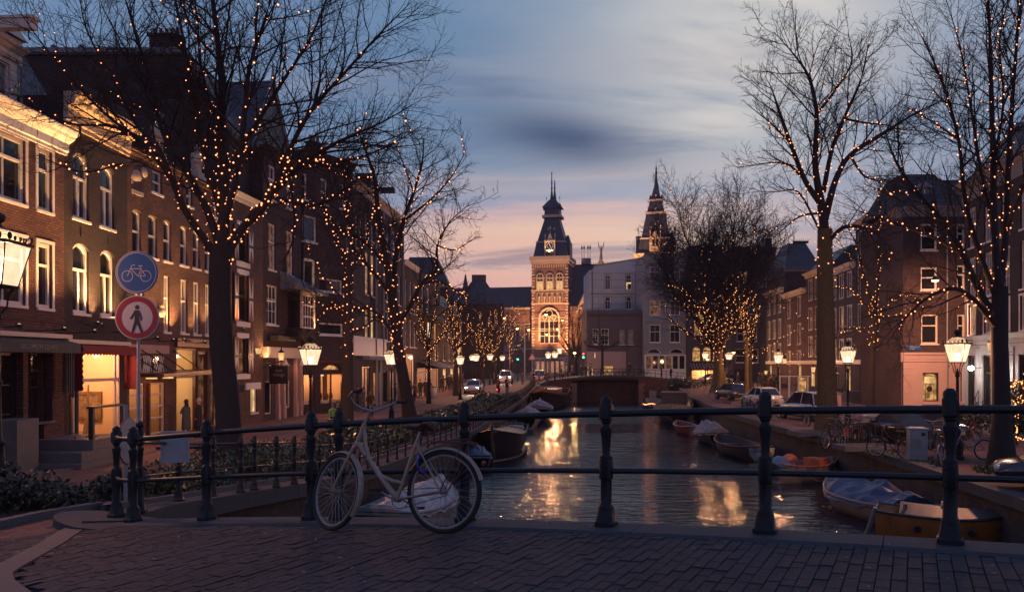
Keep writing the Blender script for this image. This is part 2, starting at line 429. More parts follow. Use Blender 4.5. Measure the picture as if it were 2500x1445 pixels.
class MB:
 def __init__(s):
  s.v, s.f, s.m = [], [], []
  s.cur = 0

 def add(s, vs, fs):
  o = len(s.v)
  s.v.extend([tuple(v) for v in vs])
  s.f.extend([tuple(i + o for i in f) for f in fs])
  s.m.extend([s.cur] * len(fs))
  return s

 def box(s, x0, x1, y0, y1, z0, z1):
  return s.add([(x0, y0, z0), (x1, y0, z0), (x1, y1, z0), (x0, y1, z0), (x0, y0, z1), (x1, y0, z1), (x1, y1, z1), (x0, y1, z1)],
     [(0, 3, 2, 1), (4, 5, 6, 7), (0, 1, 5, 4), (1, 2, 6, 5), (2, 3, 7, 6), (3, 0, 4, 7)])

 def frus(s, cx, cy, z0, z1, a0, a1, b0=None, b1=None):
  """square frustum: half sizes a (x) and b (y) at the bottom and top"""
  b0 = a0 if b0 is None else b0
  b1 = a1 if b1 is None else b1
  return s.add([(cx - a0, cy - b0, z0), (cx + a0, cy - b0, z0), (cx + a0, cy + b0, z0), (cx - a0, cy + b0, z0),
     (cx - a1, cy - b1, z1), (cx + a1, cy - b1, z1), (cx + a1, cy + b1, z1), (cx - a1, cy + b1, z1)],
     [(0, 3, 2, 1), (4, 5, 6, 7), (0, 1, 5, 4), (1, 2, 6, 5), (2, 3, 7, 6), (3, 0, 4, 7)])

 def quad(s, a, b, c, d):
  return s.add([a, b, c, d], [(0, 1, 2, 3)])

 def poly(s, pts):
  return s.add(pts, [tuple(range(len(pts)))])

 def lathe(s, prof, n=12, c=(0, 0, 0), rot=0.0, caps=True):
  vs, fs = [], []
  for r, z in prof:
   for k in range(n):
    a = 2 * PI * k / n + rot
    vs.append((c[0] + r * math.cos(a), c[1] + r * math.sin(a), c[2] + z))
  for i in range(len(prof) - 1):
   for k in range(n):
    k2 = (k + 1) % n
    fs.append((i * n + k, i * n + k2, (i + 1) * n + k2, (i + 1) * n + k))
  if caps:
   fs.append(tuple(range(n - 1, -1, -1)))
   fs.append(tuple((len(prof) - 1) * n + k for k in range(n)))
  return s.add(vs, fs)

 def tube(s, pts, r, n=8, closed=False, caps=True, flat=1.0):
  pts = [Vector(p) for p in pts]
  rs = r if isinstance(r, (list, tuple)) else [r] * len(pts)
  k0 = len(pts)
  vs, fs = [], []
  prev = None
  for i, p in enumerate(pts):
   if closed:
    t = pts[(i + 1) % k0] - pts[i - 1]
   else:
    t = pts[min(i + 1, k0 - 1)] - pts[max(i - 1, 0)]
   t = t.normalized() if t.length > 1e-9 else Vector((0, 0, 1))
   if prev is None:
    ref = Vector((0, 0, 1)) if abs(t.z) < 0.9 else Vector((1, 0, 0))
    a = t.cross(ref).normalized()
   else:
    a = prev - t * prev.dot(t)
    a = a.normalized() if a.length > 1e-6 else t.orthogonal().normalized()
   prev = a
   b = t.cross(a)
   for k in range(n):
    th = 2 * PI * k / n
    vs.append(p + a * (rs[i] * math.cos(th)) + b * (rs[i] * flat * math.sin(th)))
  last = k0 if closed else k0 - 1
  for i in range(last):
   j = (i + 1) % k0
   for k in range(n):
    k2 = (k + 1) % n
    fs.append((i * n + k, i * n + k2, j * n + k2, j * n + k))
  if caps and not closed:
   fs.append(tuple(range(n - 1, -1, -1)))
   fs.append(tuple((k0 - 1) * n + k for k in range(n)))
  return s.add(vs, fs)

 def prism(s, pts, y0, y1):
  """outline in x-z, extruded along y"""
  n = len(pts)
  vs = [(x, y0, z) for x, z in pts] + [(x, y1, z) for x, z in pts]
  fs = [tuple(range(n)), tuple(range(2 * n - 1, n - 1, -1))]
  for i in range(n):
   j = (i + 1) % n
   fs.append((j, i, n + i, n + j))
  return s.add(vs, fs)

 def profx(s, prof, x0, x1):
  """outline in y-z, extruded along x"""
  n = len(prof)
  vs = [(x0, y, z) for y, z in prof] + [(x1, y, z) for y, z in prof]
  fs = [tuple(range(n)), tuple(range(2 * n - 1, n - 1, -1))]
  for i in range(n):
   j = (i + 1) % n
   fs.append((i, j, n + j, n + i))
  return s.add(vs, fs)

 def sphere(s, c, r, n=8, m=6, sc=(1, 1, 1)):
  prof = [(max(r * math.sin(PI * i / m), 1e-4), -r * math.cos(PI * i / m)) for i in range(m + 1)]
  vs, fs = [], []
  for rr, z in prof:
   for k in range(n):
    a = 2 * PI * k / n
    vs.append((c[0] + rr * math.cos(a) * sc[0], c[1] + rr * math.sin(a) * sc[1], c[2] + z * sc[2]))
  for i in range(m):
   for k in range(n):
    k2 = (k + 1) % n
    fs.append((i * n + k, i * n + k2, (i + 1) * n + k2, (i + 1) * n + k))
  return s.add(vs, fs)

 def loft(s, rings, caps=True, closed=True):
  n = len(rings[0])
  vs = [p for r_ in rings for p in r_]
  fs = []
  for i in range(len(rings) - 1):
   for k in range(n if closed else n - 1):
    k2 = (k + 1) % n
    fs.append((i * n + k, i * n + k2, (i + 1) * n + k2, (i + 1) * n + k))
  if caps and closed:
   fs.append(tuple(range(n - 1, -1, -1)))
   fs.append(tuple((len(rings) - 1) * n + k for k in range(n)))
  return s.add(vs, fs)

 def mesh(s, name, mats, smooth=False):
  me = bpy.data.meshes.new(name)
  me.from_pydata(s.v, [], s.f)
  for q in (mats if isinstance(mats, (list, tuple)) else [mats]):
   me.materials.append(MATS[q])
  if isinstance(mats, (list, tuple)) and len(mats) > 1:
   me.polygons.foreach_set('material_index', s.m)
  if smooth:
   me.polygons.foreach_set('use_smooth', [True] * len(me.polygons))
   try:
    me.set_sharp_from_angle(angle=R(38))
   except Exception:
    pass
  me.update()
  return me

 def obj(s, name, mats, parent=None, smooth=False, loc=None, rot=None):
  return link(name, s.mesh(name, mats, smooth), parent, loc, rot)

def link(name, me, parent=None, loc=None, rot=None):
 o = bpy.data.objects.new(name, me)
 COL.objects.link(o)
 if parent is not None:
  o.parent = parent
 if loc is not None:
  o.location = loc
 if rot is not None:
  o.rotation_euler = rot
 return o

def tag(o, label=None, cat=None, group=None, kind=None):
 if label:
  o['label'] = label
 if cat:
  o['category'] = cat
 if group:
  o['group'] = group
 if kind:
  o['kind'] = kind
 return o

def thing(name, label, cat, loc=(0, 0, 0), rz=0.0, group=None):
 o = bpy.data.objects.new(name, None)
 o.empty_display_size = 0.2
 COL.objects.link(o)
 o.location = loc
 o.rotation_euler = (0, 0, rz)
 return tag(o, label, cat, group)

CHILD = {}

def copy_tree(src, loc=None, rz=None, label=None, group=None, parent=None, scale=None):
 c = src.copy()
 COL.objects.link(c)
 c.parent = parent
 if loc is not None:
  c.location = loc
 if rz is not None:
  c.rotation_euler = (src.rotation_euler[0], src.rotation_euler[1], rz)
 if scale is not None:
  c.scale = (scale,) * 3
 if label:
  c['label'] = label
 if group:
  c['group'] = group
 for ch in kids(src):
  copy_tree(ch, parent=c)
 return c

def kids(o):
 key = o.name
 if key not in CHILD:
  CHILD[key] = list(o.children)
 return CHILD[key]

def struct(name, mb, mats, smooth=False):
 return tag(mb.obj(name, mats, smooth=smooth), kind='structure')

def plight(parent_loc, power, col=WARM, radius=0.15, name='lamp_light', parent=None):
 l = bpy.data.lights.new(name, 'POINT')
 l.energy = power
 l.color = col
 l.shadow_soft_size = radius
 o = bpy.data.objects.new(name, l)
 COL.objects.link(o)
 if parent is not None:
  o.parent = parent
 o.location = parent_loc
 return o

def spot(loc, target, power, col=WARM, angle=70, radius=0.1, parent=None):
 l = bpy.data.lights.new('spot_light', 'SPOT')
 l.energy = power
 l.color = col
 l.spot_size = R(angle)
 l.spot_blend = 0.8
 l.shadow_soft_size = radius
 o = bpy.data.objects.new('spot_light', l)
 COL.objects.link(o)
 if parent is not None:
  o.parent = parent
 o.location = loc
 d = Vector(target) - Vector(loc)
 o.rotation_euler = d.to_track_quat('-Z', 'Y').to_euler()
 return o

def text(body, size, mats, parent, loc, rot, name='lettering', ext=0.004, align='CENTER'):
 cu = bpy.data.curves.new(name, 'FONT')
 cu.body = body
 cu.size = size
 cu.extrude = ext
 cu.resolution_u = 2
 cu.align_x = align
 cu.align_y = 'CENTER'
 o = bpy.data.objects.new(name, cu)
 COL.objects.link(o)
 dg = bpy.context.evaluated_depsgraph_get()
 me = bpy.data.meshes.new_from_object(o.evaluated_get(dg))
 bpy.data.objects.remove(o)
 me.materials.clear()
 me.materials.append(MATS[mats])
 return link(name, me, parent, loc, rot)

def smooth01(x, a, b):
 t = min(1, max(0, (x - a) / (b - a)))
 return t * t * (3 - 2 * t)

def ip(x, pts):
 return float(np.interp(x, [p[0] for p in pts], [p[1] for p in pts]))

WATER = -4.8
BD = Vector((0.898, -0.44, 0))     # along the near bridge
BN = Vector((0.44, 0.898, 0))      # outward over the canal
RAILV = 6.75

def bridge_pt(u, v, z=0.0):
 p = BD * u + BN * v
 p.z = deck_z(u) + z
 return p

def deck_z(u):
 return -1.28 - 0.0047 * (u - 3) ** 2

def uv_of(x, y):
 return x * 0.898 - y * 0.44, x * 0.44 + y * 0.898

GL = [(10, -1.86), (12, -2.12), (14, -2.32), (17.7, -2.65), (25, -3.25), (30, -3.3), (78, -3.3), (101, -2.75), (400, -2.75)]
GR = [(6, -1.9), (16, -3.1), (20, -3.2), (76, -3.2), (101, -2.6), (400, -2.6)]
LE = [(9.8, -4.75), (13, -5.1), (15.5, -4.95), (17.7, -4.7), (25, -4.3), (30, -3.5), (40, -1.95), (52, -0.95), (101, 2.9), (112, 3.8)]
RE = [(8, 8.5), (14, 10.6), (19.4, 12.0), (31, 13.4), (42.7, 13.5), (53, 14.0), (73.5, 16.5), (90, 18.6), (101, 20.0), (112, 20.0)]

def gl(x, y):
 u, v = uv_of(x, y)
 w = smooth01(u, -12.5, -8.9) * (1 - smooth01(v, 7.0, 9.0))
 return ip(y, GL) * (1 - w) + (deck_z(max(u, -9.5)) - 0.012) * w

def gr(y):
 return ip(y, GR)

def on_ray(px, X=None, Y=None):
 k = (px - CX) / FL
 return (X, X / k) if X is not None else (k * Y, Y)
# ================================================================ ground, water, quays
def land(name, xs_of, ys, zf, mats, nx=14):
 mb = MB()
 idx = []
 for y in ys:
  xs = xs_of(y)
  row = []
  for k in range(nx):
   t = k / (nx - 1)
   x = xs[0] + (xs[1] - xs[0]) * t
   row.append(len(mb.v))
   mb.v.append((x, y, zf(x, y)))
  idx.append(row)
 for i in range(len(ys) - 1):
  for k in range(nx - 1):
   mb.f.append((idx[i][k], idx[i][k + 1], idx[i + 1][k + 1], idx[i + 1][k]))
   mb.m.append(0)
 return struct(name, mb, mats, True)

ysL = sorted(set([-12, -6, 0, 3, 5, 6, 7, 7.5, 8, 8.5, 9, 9.5] + [9.8 + 0.8 * i for i in range(30)] + [34 + 4 * i for i in range(17)] + [101, 112]))
land('street', lambda y: (-26 if y < 9.8 else -26, (ip(y, LE) if y >= 9.8 else -3.6 - 0.3 * (9.8 - y))), ysL, gl, 'street_brick', 40)
land('far_street', lambda y: (-120, -26), [-12, 20, 60, 112], lambda x, y: -3.3, 'street_brick', 3)
land('canal_side', lambda y: (ip(y, RE), 34), [8, 12, 14, 16, 18, 19.4, 24, 31, 36, 42.7, 48, 53, 60, 73.5, 76, 82, 90, 101, 112], lambda x, y: gr(y), 'street_brick', 12)
land('far_ground', lambda y: (34, 160), [8, 40, 76, 101, 112], lambda x, y: gr(y), 'asphalt', 3)
mb = MB()
mb.add([(-700, 112, -2.76), (700, 112, -2.76), (1500, 1500, -2.76), (-1500, 1500, -2.76)], [(0, 1, 2, 3)])
struct('ground', mb, 'asphalt')
mb = MB()
mb.add([(-60, -40, WATER), (60, -40, WATER), (60, 118, WATER), (-60, 118, WATER)], [(0, 1, 2, 3)])
struct('water', mb, 'water')

m, nt, out = newmat('haze')
hv = N(nt, 'ShaderNodeVolumePrincipled', Density=0.00028)
hv.inputs['Color'].default_value = (0.85, 0.75, 0.9, 1)
nt.links.new(hv.outputs[0], out.inputs['Volume'])
mb = MB()
mb.box(-160, 160, -60, 320, -7, 75)
tag(mb.obj('haze', 'haze'), kind='stuff')

def offs(pts, d):
 """plan polyline [(x,y)] moved to its left by d"""
 out = []
 for i, p in enumerate(pts):
  a = Vector(pts[max(i - 1, 0)][:2])
  b = Vector(pts[min(i + 1, len(pts) - 1)][:2])
  t = (b - a).normalized()
  out.append((p[0] - t.y * d, p[1] + t.x * d))
 return out

def ribbon(mb, pts, zf, d0, d1, z0, z1):
 """a solid strip between offsets d0 and d1 of a plan polyline, from z0 to z1 above zf(x,y)"""
 a, b = offs(pts, d0), offs(pts, d1)
 rings = []
 for i, p in enumerate(pts):
  z = zf(*p[:2])
  rings.append([(a[i][0], a[i][1], z + z0), (b[i][0], b[i][1], z + z0), (b[i][0], b[i][1], z + z1), (a[i][0], a[i][1], z + z1)])
 mb.loft(rings)

def resample(pts, step):
 out = [Vector(pts[0])]
 for a, b in zip(pts, pts[1:]):
  a, b = Vector(a), Vector(b)
  n = max(1, int((b - a).length / step))
  for k in range(1, n + 1):
   out.append(a + (b - a) * (k / n))
 return [tuple(p) for p in out]

lpts = resample([(x, y) for y, x in LE], 1.5)
rpts = resample([(x, y) for y, x in RE], 1.5)
for nm, pts, zf, sg, lab in (('quay_wall', lpts, gl, -1, 'moss stained brick quay wall below the iron fence and its hedge'),
       ('quay_wall', rpts, lambda x, y: gr(y), 1, 'long brick quay wall beside the moored boats under the parked cars')):
 q = thing(nm, lab, 'quay wall', (0, 0, 0))
 mb = MB()
 a = offs(pts, -0.10 * sg)
 rings = [[(a[i][0], a[i][1], WATER - 1), (a[i][0], a[i][1], zf(*p) - 0.22)] for i, p in enumerate(pts)]
 mb.loft(rings, caps=False, closed=False)
 mb.obj('wall', 'quay_stone', q)
 for i in range(len(pts) - 1):
  seg = [pts[i], pts[i + 1]]
  p0, p1 = Vector(seg[0]), Vector(seg[1])
  t = (p1 - p0).normalized() * 0.006
  mb = MB()
  ribbon(mb, [tuple(p0 + t), tuple(p1 - t)], zf, -0.38 * sg, 0.10 * sg, -0.24, 0.05)
  mb.obj('coping_stone', 'coping_stone', q)
# ================================================================ the near bridge
deck = tag(MB().obj('bridge_deck', 'deck_joint'), kind='structure')
mb = MB()
V1 = RAILV - 0.28
us = [-9.6 + 0.8 * i for i in range(32)]
rings = [[tuple(bridge_pt(u, -14, -0.03)), tuple(bridge_pt(u, 3.6, -0.03)), tuple(bridge_pt(u, V1 + 0.02, -0.03))] for u in us]
mb.loft(rings, caps=False, closed=False)
dm = mb.mesh('bridge_deck', ['deck_joint', 'deck_brick_far'])
for i, p in enumerate(dm.polygons):
 p.material_index = 1 if i % 2 == 0 else 0
deck.data = dm
rnd = random.Random(5)
bricks = []
CW = 0.088
ncol = int(10.4 / CW)
for c in range(ncol):
 u = -9.45 + c * CW
 v = 3.65 + rnd.random() * 0.2
 while v < V1 - 0.03:
  L = rnd.choice([0.2, 0.2, 0.2, 0.19, 0.21, 0.135, 0.16])
  if v + L > V1 - 0.01:
   L = V1 - 0.01 - v
  if L > 0.04:
   bricks.append((u, v, L, rnd.uniform(-0.004, 0.004), rnd.uniform(-0.012, 0.012), rnd.uniform(-0.015, 0.015)))
  v += L

def band_line():
 return [(210, 1275), (165, 1303), (120, 1332), (70, 1360), (25, 1384)]

def ground_at(px, py):
 """where the line of sight through a point of the photograph meets the deck or the street"""
 k = (px - CX) / FL
 y = 8.0
 for _ in range(30):
  x = k * y
  u, v = uv_of(x, y)
  z = deck_z(u) if u > -9.4 and v < RAILV + 0.2 else gl(x, y)
  y = 0.5 * y + 0.5 * (-z * FL / (py - HY))
 return Vector((k * y, y, z))

BAND = [ground_at(*p) for p in ((222, 1262), (180, 1292), (120, 1330), (60, 1362), (12, 1388), (-12, 1404), (-8, 1424), (25, 1452), (80, 1500))]

def in_band(x, y):
 p = Vector((x, y))
 for a, b in zip(BAND, BAND[1:]):
  a, b = a.xy, b.xy
  t = max(0, min(1, (p - a).dot(b - a) / (b - a).length_squared))
  if (a + (b - a) * t - p).length < 0.07:
   return True
 return False

def brick_box(mb, L, w, h, bev=0.004, tx=0, ty=0):
 g = 0.0028
 x0, x1, y0, y1 = g, w - g, g, L - g
 z = lambda x, y: (x - w / 2) * ty + (y - L / 2) * tx
 vs = [(x0, y0, -0.03), (x1, y0, -0.03), (x1, y1, -0.03), (x0, y1, -0.03)]
 vs += [(x, y, z(x, y) + h - bev * 0.7) for x, y in ((x0, y0), (x1, y0), (x1, y1), (x0, y1))]
 vs += [(x, y, z(x, y) + h) for x, y in ((x0 + bev, y0 + bev), (x1 - bev, y0 + bev), (x1 - bev, y1 - bev), (x0 + bev, y1 - bev))]
 fs = [(0, 1, 5, 4), (1, 2, 6, 5), (2, 3, 7, 6), (3, 0, 4, 7), (4, 5, 9, 8), (5, 6, 10, 9), (6, 7, 11, 10), (7, 4, 8, 11), (8, 9, 10, 11)]
 return mb.add(vs, fs)

vis = []
for bk_ in bricks:
 u, v, L = bk_[:3]
 p = bridge_pt(u, v)
 if in_band(p.x, p.y):
  continue
 dist = p.length
 px = CX + FL * p.x / p.y if p.y > 0.5 else 9e9
 py = HY - FL * p.z / p.y if p.y > 0.5 else 9e9
 see = -20 < px < 2520 and py < 1460
 vis.append((0 if see else 1, dist, bk_))
vis.sort(key=lambda a: (a[0], a[1]))
brick_meshes = {}
rest = MB()
for n_, (ns, dist, (u, v, L, dz, tx, ty)) in enumerate(vis):
 p = bridge_pt(u, v, dz)
 rot = math.atan2(BD.y, BD.x)
 slope = deck_z(u + CW) - deck_z(u)
 if n_ < 298:
  key = round(L, 2), rnd.randrange(4)
  if key not in brick_meshes:
   b_ = MB()
   brick_box(b_, L, CW, 0.0, tx=rnd.uniform(-0.012, 0.012), ty=rnd.uniform(-0.018, 0.018))
   brick_meshes[key] = b_.mesh('brick', 'deck_brick')
  link('brick', brick_meshes[key], deck, p, (0, -math.atan(slope / CW), rot))
 else:
  b_ = MB()
  brick_box(b_, L, CW, 0.0, tx=tx, ty=ty + slope / CW)
  M = Matrix.Translation(p) @ Matrix.Rotation(rot, 4, 'Z')
  rest.add([M @ Vector(q) for q in b_.v], b_.f)
tag(rest.obj('brick_paving', 'deck_brick', deck), kind='stuff')
edge = thing('bridge_edge', 'worn grey stone edge of the near bridge carrying the round iron railing', 'bridge edge')
u = -9.7
while u < 13:
 L = 1.9
 mb = MB()
 rr = []
 for q in (u + 0.004, u + L / 2, u + L - 0.004):
  z = 0.015
  rr.append([tuple(bridge_pt(q, RAILV - 0.27, -0.5)), tuple(bridge_pt(q, RAILV + 0.17, -0.5)), tuple(bridge_pt(q, RAILV + 0.19, z - 0.03)), tuple(bridge_pt(q, RAILV + 0.15, z)), tuple(bridge_pt(q, RAILV - 0.24, z)), tuple(bridge_pt(q, RAILV - 0.27, z - 0.02))])
 mb.loft(rr)
 mb.obj('stone', 'coping_stone', edge)
 u += L
mb = MB()
rr = [[tuple(bridge_pt(q, RAILV + 0.05, -0.45)), tuple(BD * q + BN * (RAILV + 0.05) + Vector((0, 0, WATER - 0.5)))] for q in us]
mb.loft(rr, caps=False, closed=False)
mb.obj('side_wall', 'quay_stone', edge)
mb = MB()
c = bridge_pt(-8.75, RAILV - 0.02)
pts = []
for k in range(20):
 a = 2 * PI * k / 20
 q = c + BD * (1.05 * math.cos(a)) + BN * (0.42 * math.sin(a) + (0.18 if math.cos(a) < 0 else 0) * -math.cos(a))
 pts.append(q)
mb.loft([[(q.x, q.y, q.z - 0.4) for q in pts], [(q.x, q.y, q.z + 0.035) for q in pts]])
struct('corner_kerb', mb, 'coping_stone', True)

def strip_on(pts, w, zoff, name, m, kind='structure', zf=None):
 xy = resample([(p.x, p.y) for p in pts], 0.3)
 a, b = offs(xy, w / 2), offs(xy, -w / 2)
 mb = MB()
 zz = []
 for i, p in enumerate(xy):
  u_, v_ = uv_of(*p)
  z = (deck_z(u_) if u_ > -9.4 and v_ < RAILV else gl(*p)) if zf is None else zf(*p)
  zz.append(z)
 rings = [[(a[i][0], a[i][1], zz[i] - 0.2), (a[i][0], a[i][1], zz[i] + zoff), (b[i][0], b[i][1], zz[i] + zoff), (b[i][0], b[i][1], zz[i] - 0.2)] for i in range(len(xy))]
 mb.loft(rings)
 o = mb.obj(name, m)
 return tag(o, kind=kind)

strip_on(BAND, 0.24, 0.014, 'path_band', 'band_stone')
KB = [ground_at(*p) for p in ((-60, 1300), (0, 1288), (90, 1268), (180, 1252), (270, 1240))]
KB += [Vector((-5.55, 11.2, 0)), Vector((-5.7, 13, 0)), Vector((-5.75, 15.5, 0)), Vector((-5.6, 18, 0)), Vector((-5.2, 25, 0)), Vector((-4.4, 30, 0)), Vector((-2.8, 39, 0)), Vector((-1.8, 51, 0)), Vector((1.9, 98, 0))]
strip_on(KB, 0.13, 0.10, 'kerb', 'kerb_stone')
KI = [(-9.2, 10.0), (-8.7, 13.5), (-8.2, 19), (-8.0, 26), (-7.2, 34), (-6.0, 45), (-4.6, 60), (-2.9, 78)]
KO = [(-6.9, 10.6), (-5.95, 13.5), (-5.8, 19), (-5.3, 26), (-4.1, 34), (-2.5, 45), (-1.35, 60), (0.1, 78)]
mb = MB()
rings = [[(a[0], a[1], gl(*a) + 0.02), ((a[0] + b[0]) / 2, (a[1] + b[1]) / 2, gl(*a) + 0.10), (b[0], b[1], gl(*b) + 0.02)] for a, b in zip(KI, KO)]
mb.loft(rings, caps=False, closed=False)
struct('planting_ground', mb, 'soil', True)
mb = MB()
strip_on([Vector((x, y, 0)) for x, y in KI], 0.14, 0.12, 'kerb', 'kerb_stone')
strip_on([Vector((-10.6, 36, 0)), Vector((-9.4, 48, 0)), Vector((-7.9, 60, 0)), Vector((-6.2, 80, 0)), Vector((-4.8, 100, 0))], 0.35, 0.02, 'path_line', 'kerb_stone')
strip_on([Vector((-13.6, 22, 0)), Vector((-13.4, 34, 0)), Vector((-12.4, 45, 0)), Vector((-11.4, 54, 0)), Vector((-9.2, 66, 0)), Vector((-7.6, 84, 0))], 0.2, 0.06, 'kerb', 'kerb_stone')

# ================================================================ iron railings
POST = [(0.0, 0.088, 1), (0.036, 0.088, 1), (0.05, 0.074, 1), (0.16, 0.057, 1), (0.175, 0.062, 0), (0.19, 0.050, 0), (0.40, 0.048, 0), (0.41, 0.052, 1), (0.565, 0.052, 1),
  (0.575, 0.056, 0), (0.60, 0.056, 0), (0.615, 0.038, 0), (0.63, 0.034, 0), (0.68, 0.036, 0), (0.80, 0.047, 0), (0.83, 0.053, 0), (0.85, 0.053, 0), (0.865, 0.038, 0), (0.885, 0.034, 0), (0.90, 0.046, 0), (0.915, 0.046, 0),
  (0.925, 0.054, 1), (1.045, 0.054, 1), (1.06, 0.048, 0), (1.085, 0.050, 0), (1.10, 0.046, 0), (1.125, 0.02, 0)]

def post_mesh(scale=1.0, top='cap', n=16, h=1.0):
 mb = MB()
 rings = []
 for z, r, sq in POST:
  ring = []
  for k in range(n):
   a = 2 * PI * k / n + PI / n
   if sq:
    q = 1.0 / max(abs(math.cos(a)), abs(math.sin(a)))
    q = min(q, 1.30)
    ring.append((r * scale * q * math.cos(a), r * scale * q * math.sin(a), z * h))
   else:
    ring.append((r * scale * math.cos(a), r * scale * math.sin(a), z * h))
  rings.append(ring)
 mb.loft(rings)
 if top == 'ball':
  mb.sphere((0, 0, 1.16 * h), 0.055 * scale, 12, 8)
 return mb.mesh('post', 'iron', True)

pm = post_mesh()
def u_of_px(px):
 k = (px - CX) / FL
 return (6.06 * k - 2.97) / (0.898 + 0.44 * k)

rl = thing('bridge_railing', 'dark cast iron railing with two round bars on the near bridge', 'railing')
pus = [2.85, 1.55] + [u_of_px(p) for p in (2320, 1868, 1480, 1135, 828)]
pus2 = [u_of_px(p) for p in (760, 505, 325)]
rz_b = math.atan2(BD.y, BD.x)
for u in pus + pus2:
 link('post', pm, rl, bridge_pt(u, RAILV, 0.013), (0, 0, rz_b))
endp = Vector((-4.9, 10.15, gl(-4.9, 10.15) + 0.06))
link('post', pm, rl, endp, (0, 0, rz_b))
for hz, rr_ in ((0.985, 0.030), (0.49, 0.024)):
 for seg in (pus, pus2):
  mb = MB()
  u0, u1 = max(seg), min(seg)
  u0 = u0 if seg is pus2 else 8.0
  n = 16
  mb.tube([bridge_pt(u0 + (u1 - u0) * k / n, RAILV, hz) for k in range(n + 1)], rr_, 12)
  mb.obj('rail', 'iron_smooth', rl, True)
 mb = MB()
 mb.tube([bridge_pt(pus[-1], RAILV, hz), bridge_pt(pus2[0], RAILV, hz)], rr_ * 1.1, 12)
 mb.obj('rail', 'iron_smooth', rl, True)
 mb = MB()
 a = bridge_pt(pus2[-1], RAILV, hz)
 b = endp + Vector((0, 0, hz))
 mb.tube([a, a * 0.5 + b * 0.5 + Vector((-0.05, -0.04, 0)), b], rr_, 12)
 mb.obj('rail', 'iron_smooth', rl, True)
fl = thing('quay_fence', 'low black iron fence with small posts running along the quay edge to the far bridge', 'fence')
fpts = [(-4.72, 10.5), (-5.2, 12.9), (-5.1, 14.1), (-4.93, 15.05), (-4.9, 15.75), (-4.72, 16.6), (-4.65, 17.7)]
fence_xy = list(fpts)
path = resample([(-4.65, 17.7), (-4.55, 21), (-4.3, 25), (-3.5, 30), (-1.95, 40), (-0.95, 52), (2.9, 101)], 0.2)
acc = 0
for a, b in zip(path, path[1:]):
 acc += (Vector(b) - Vector(a)).length
 if acc > (0.95 if b[1] < 60 else 1.2):
  fence_xy.append(b)
  acc = 0
pm2 = post_mesh(0.88, h=0.93)
pm3 = post_mesh(0.62, n=8, h=0.84)
pmb = post_mesh(0.95, 'ball', h=0.97)
for i, (x, y) in enumerate(fence_xy):
 x -= 0.05
 me = pmb if i == 0 else (pm2 if i < 7 else pm3)
 link('post', me, fl, (x, y, gl(x, y) + 0.05), (0, 0, 0.1))
for hz, r_ in ((0.90, 0.021), (0.46, 0.018)):
 for i0 in range(0, len(fence_xy) - 1):
  if i0 < 7:
   seg = fence_xy[i0:i0 + 2]
  elif (i0 - 7) % 8 == 0:
   seg = fence_xy[i0:i0 + 9]
  else:
   continue
  mb = MB()
  h_ = hz if i0 < 7 else hz * 0.9
  mb.tube([Vector((x - 0.05, y, gl(x, y) + 0.05 + h_)) for x, y in seg], r_, 8)
  mb.obj('rail', 'iron_smooth', fl, True)
# ================================================================ houses
PANES = {}

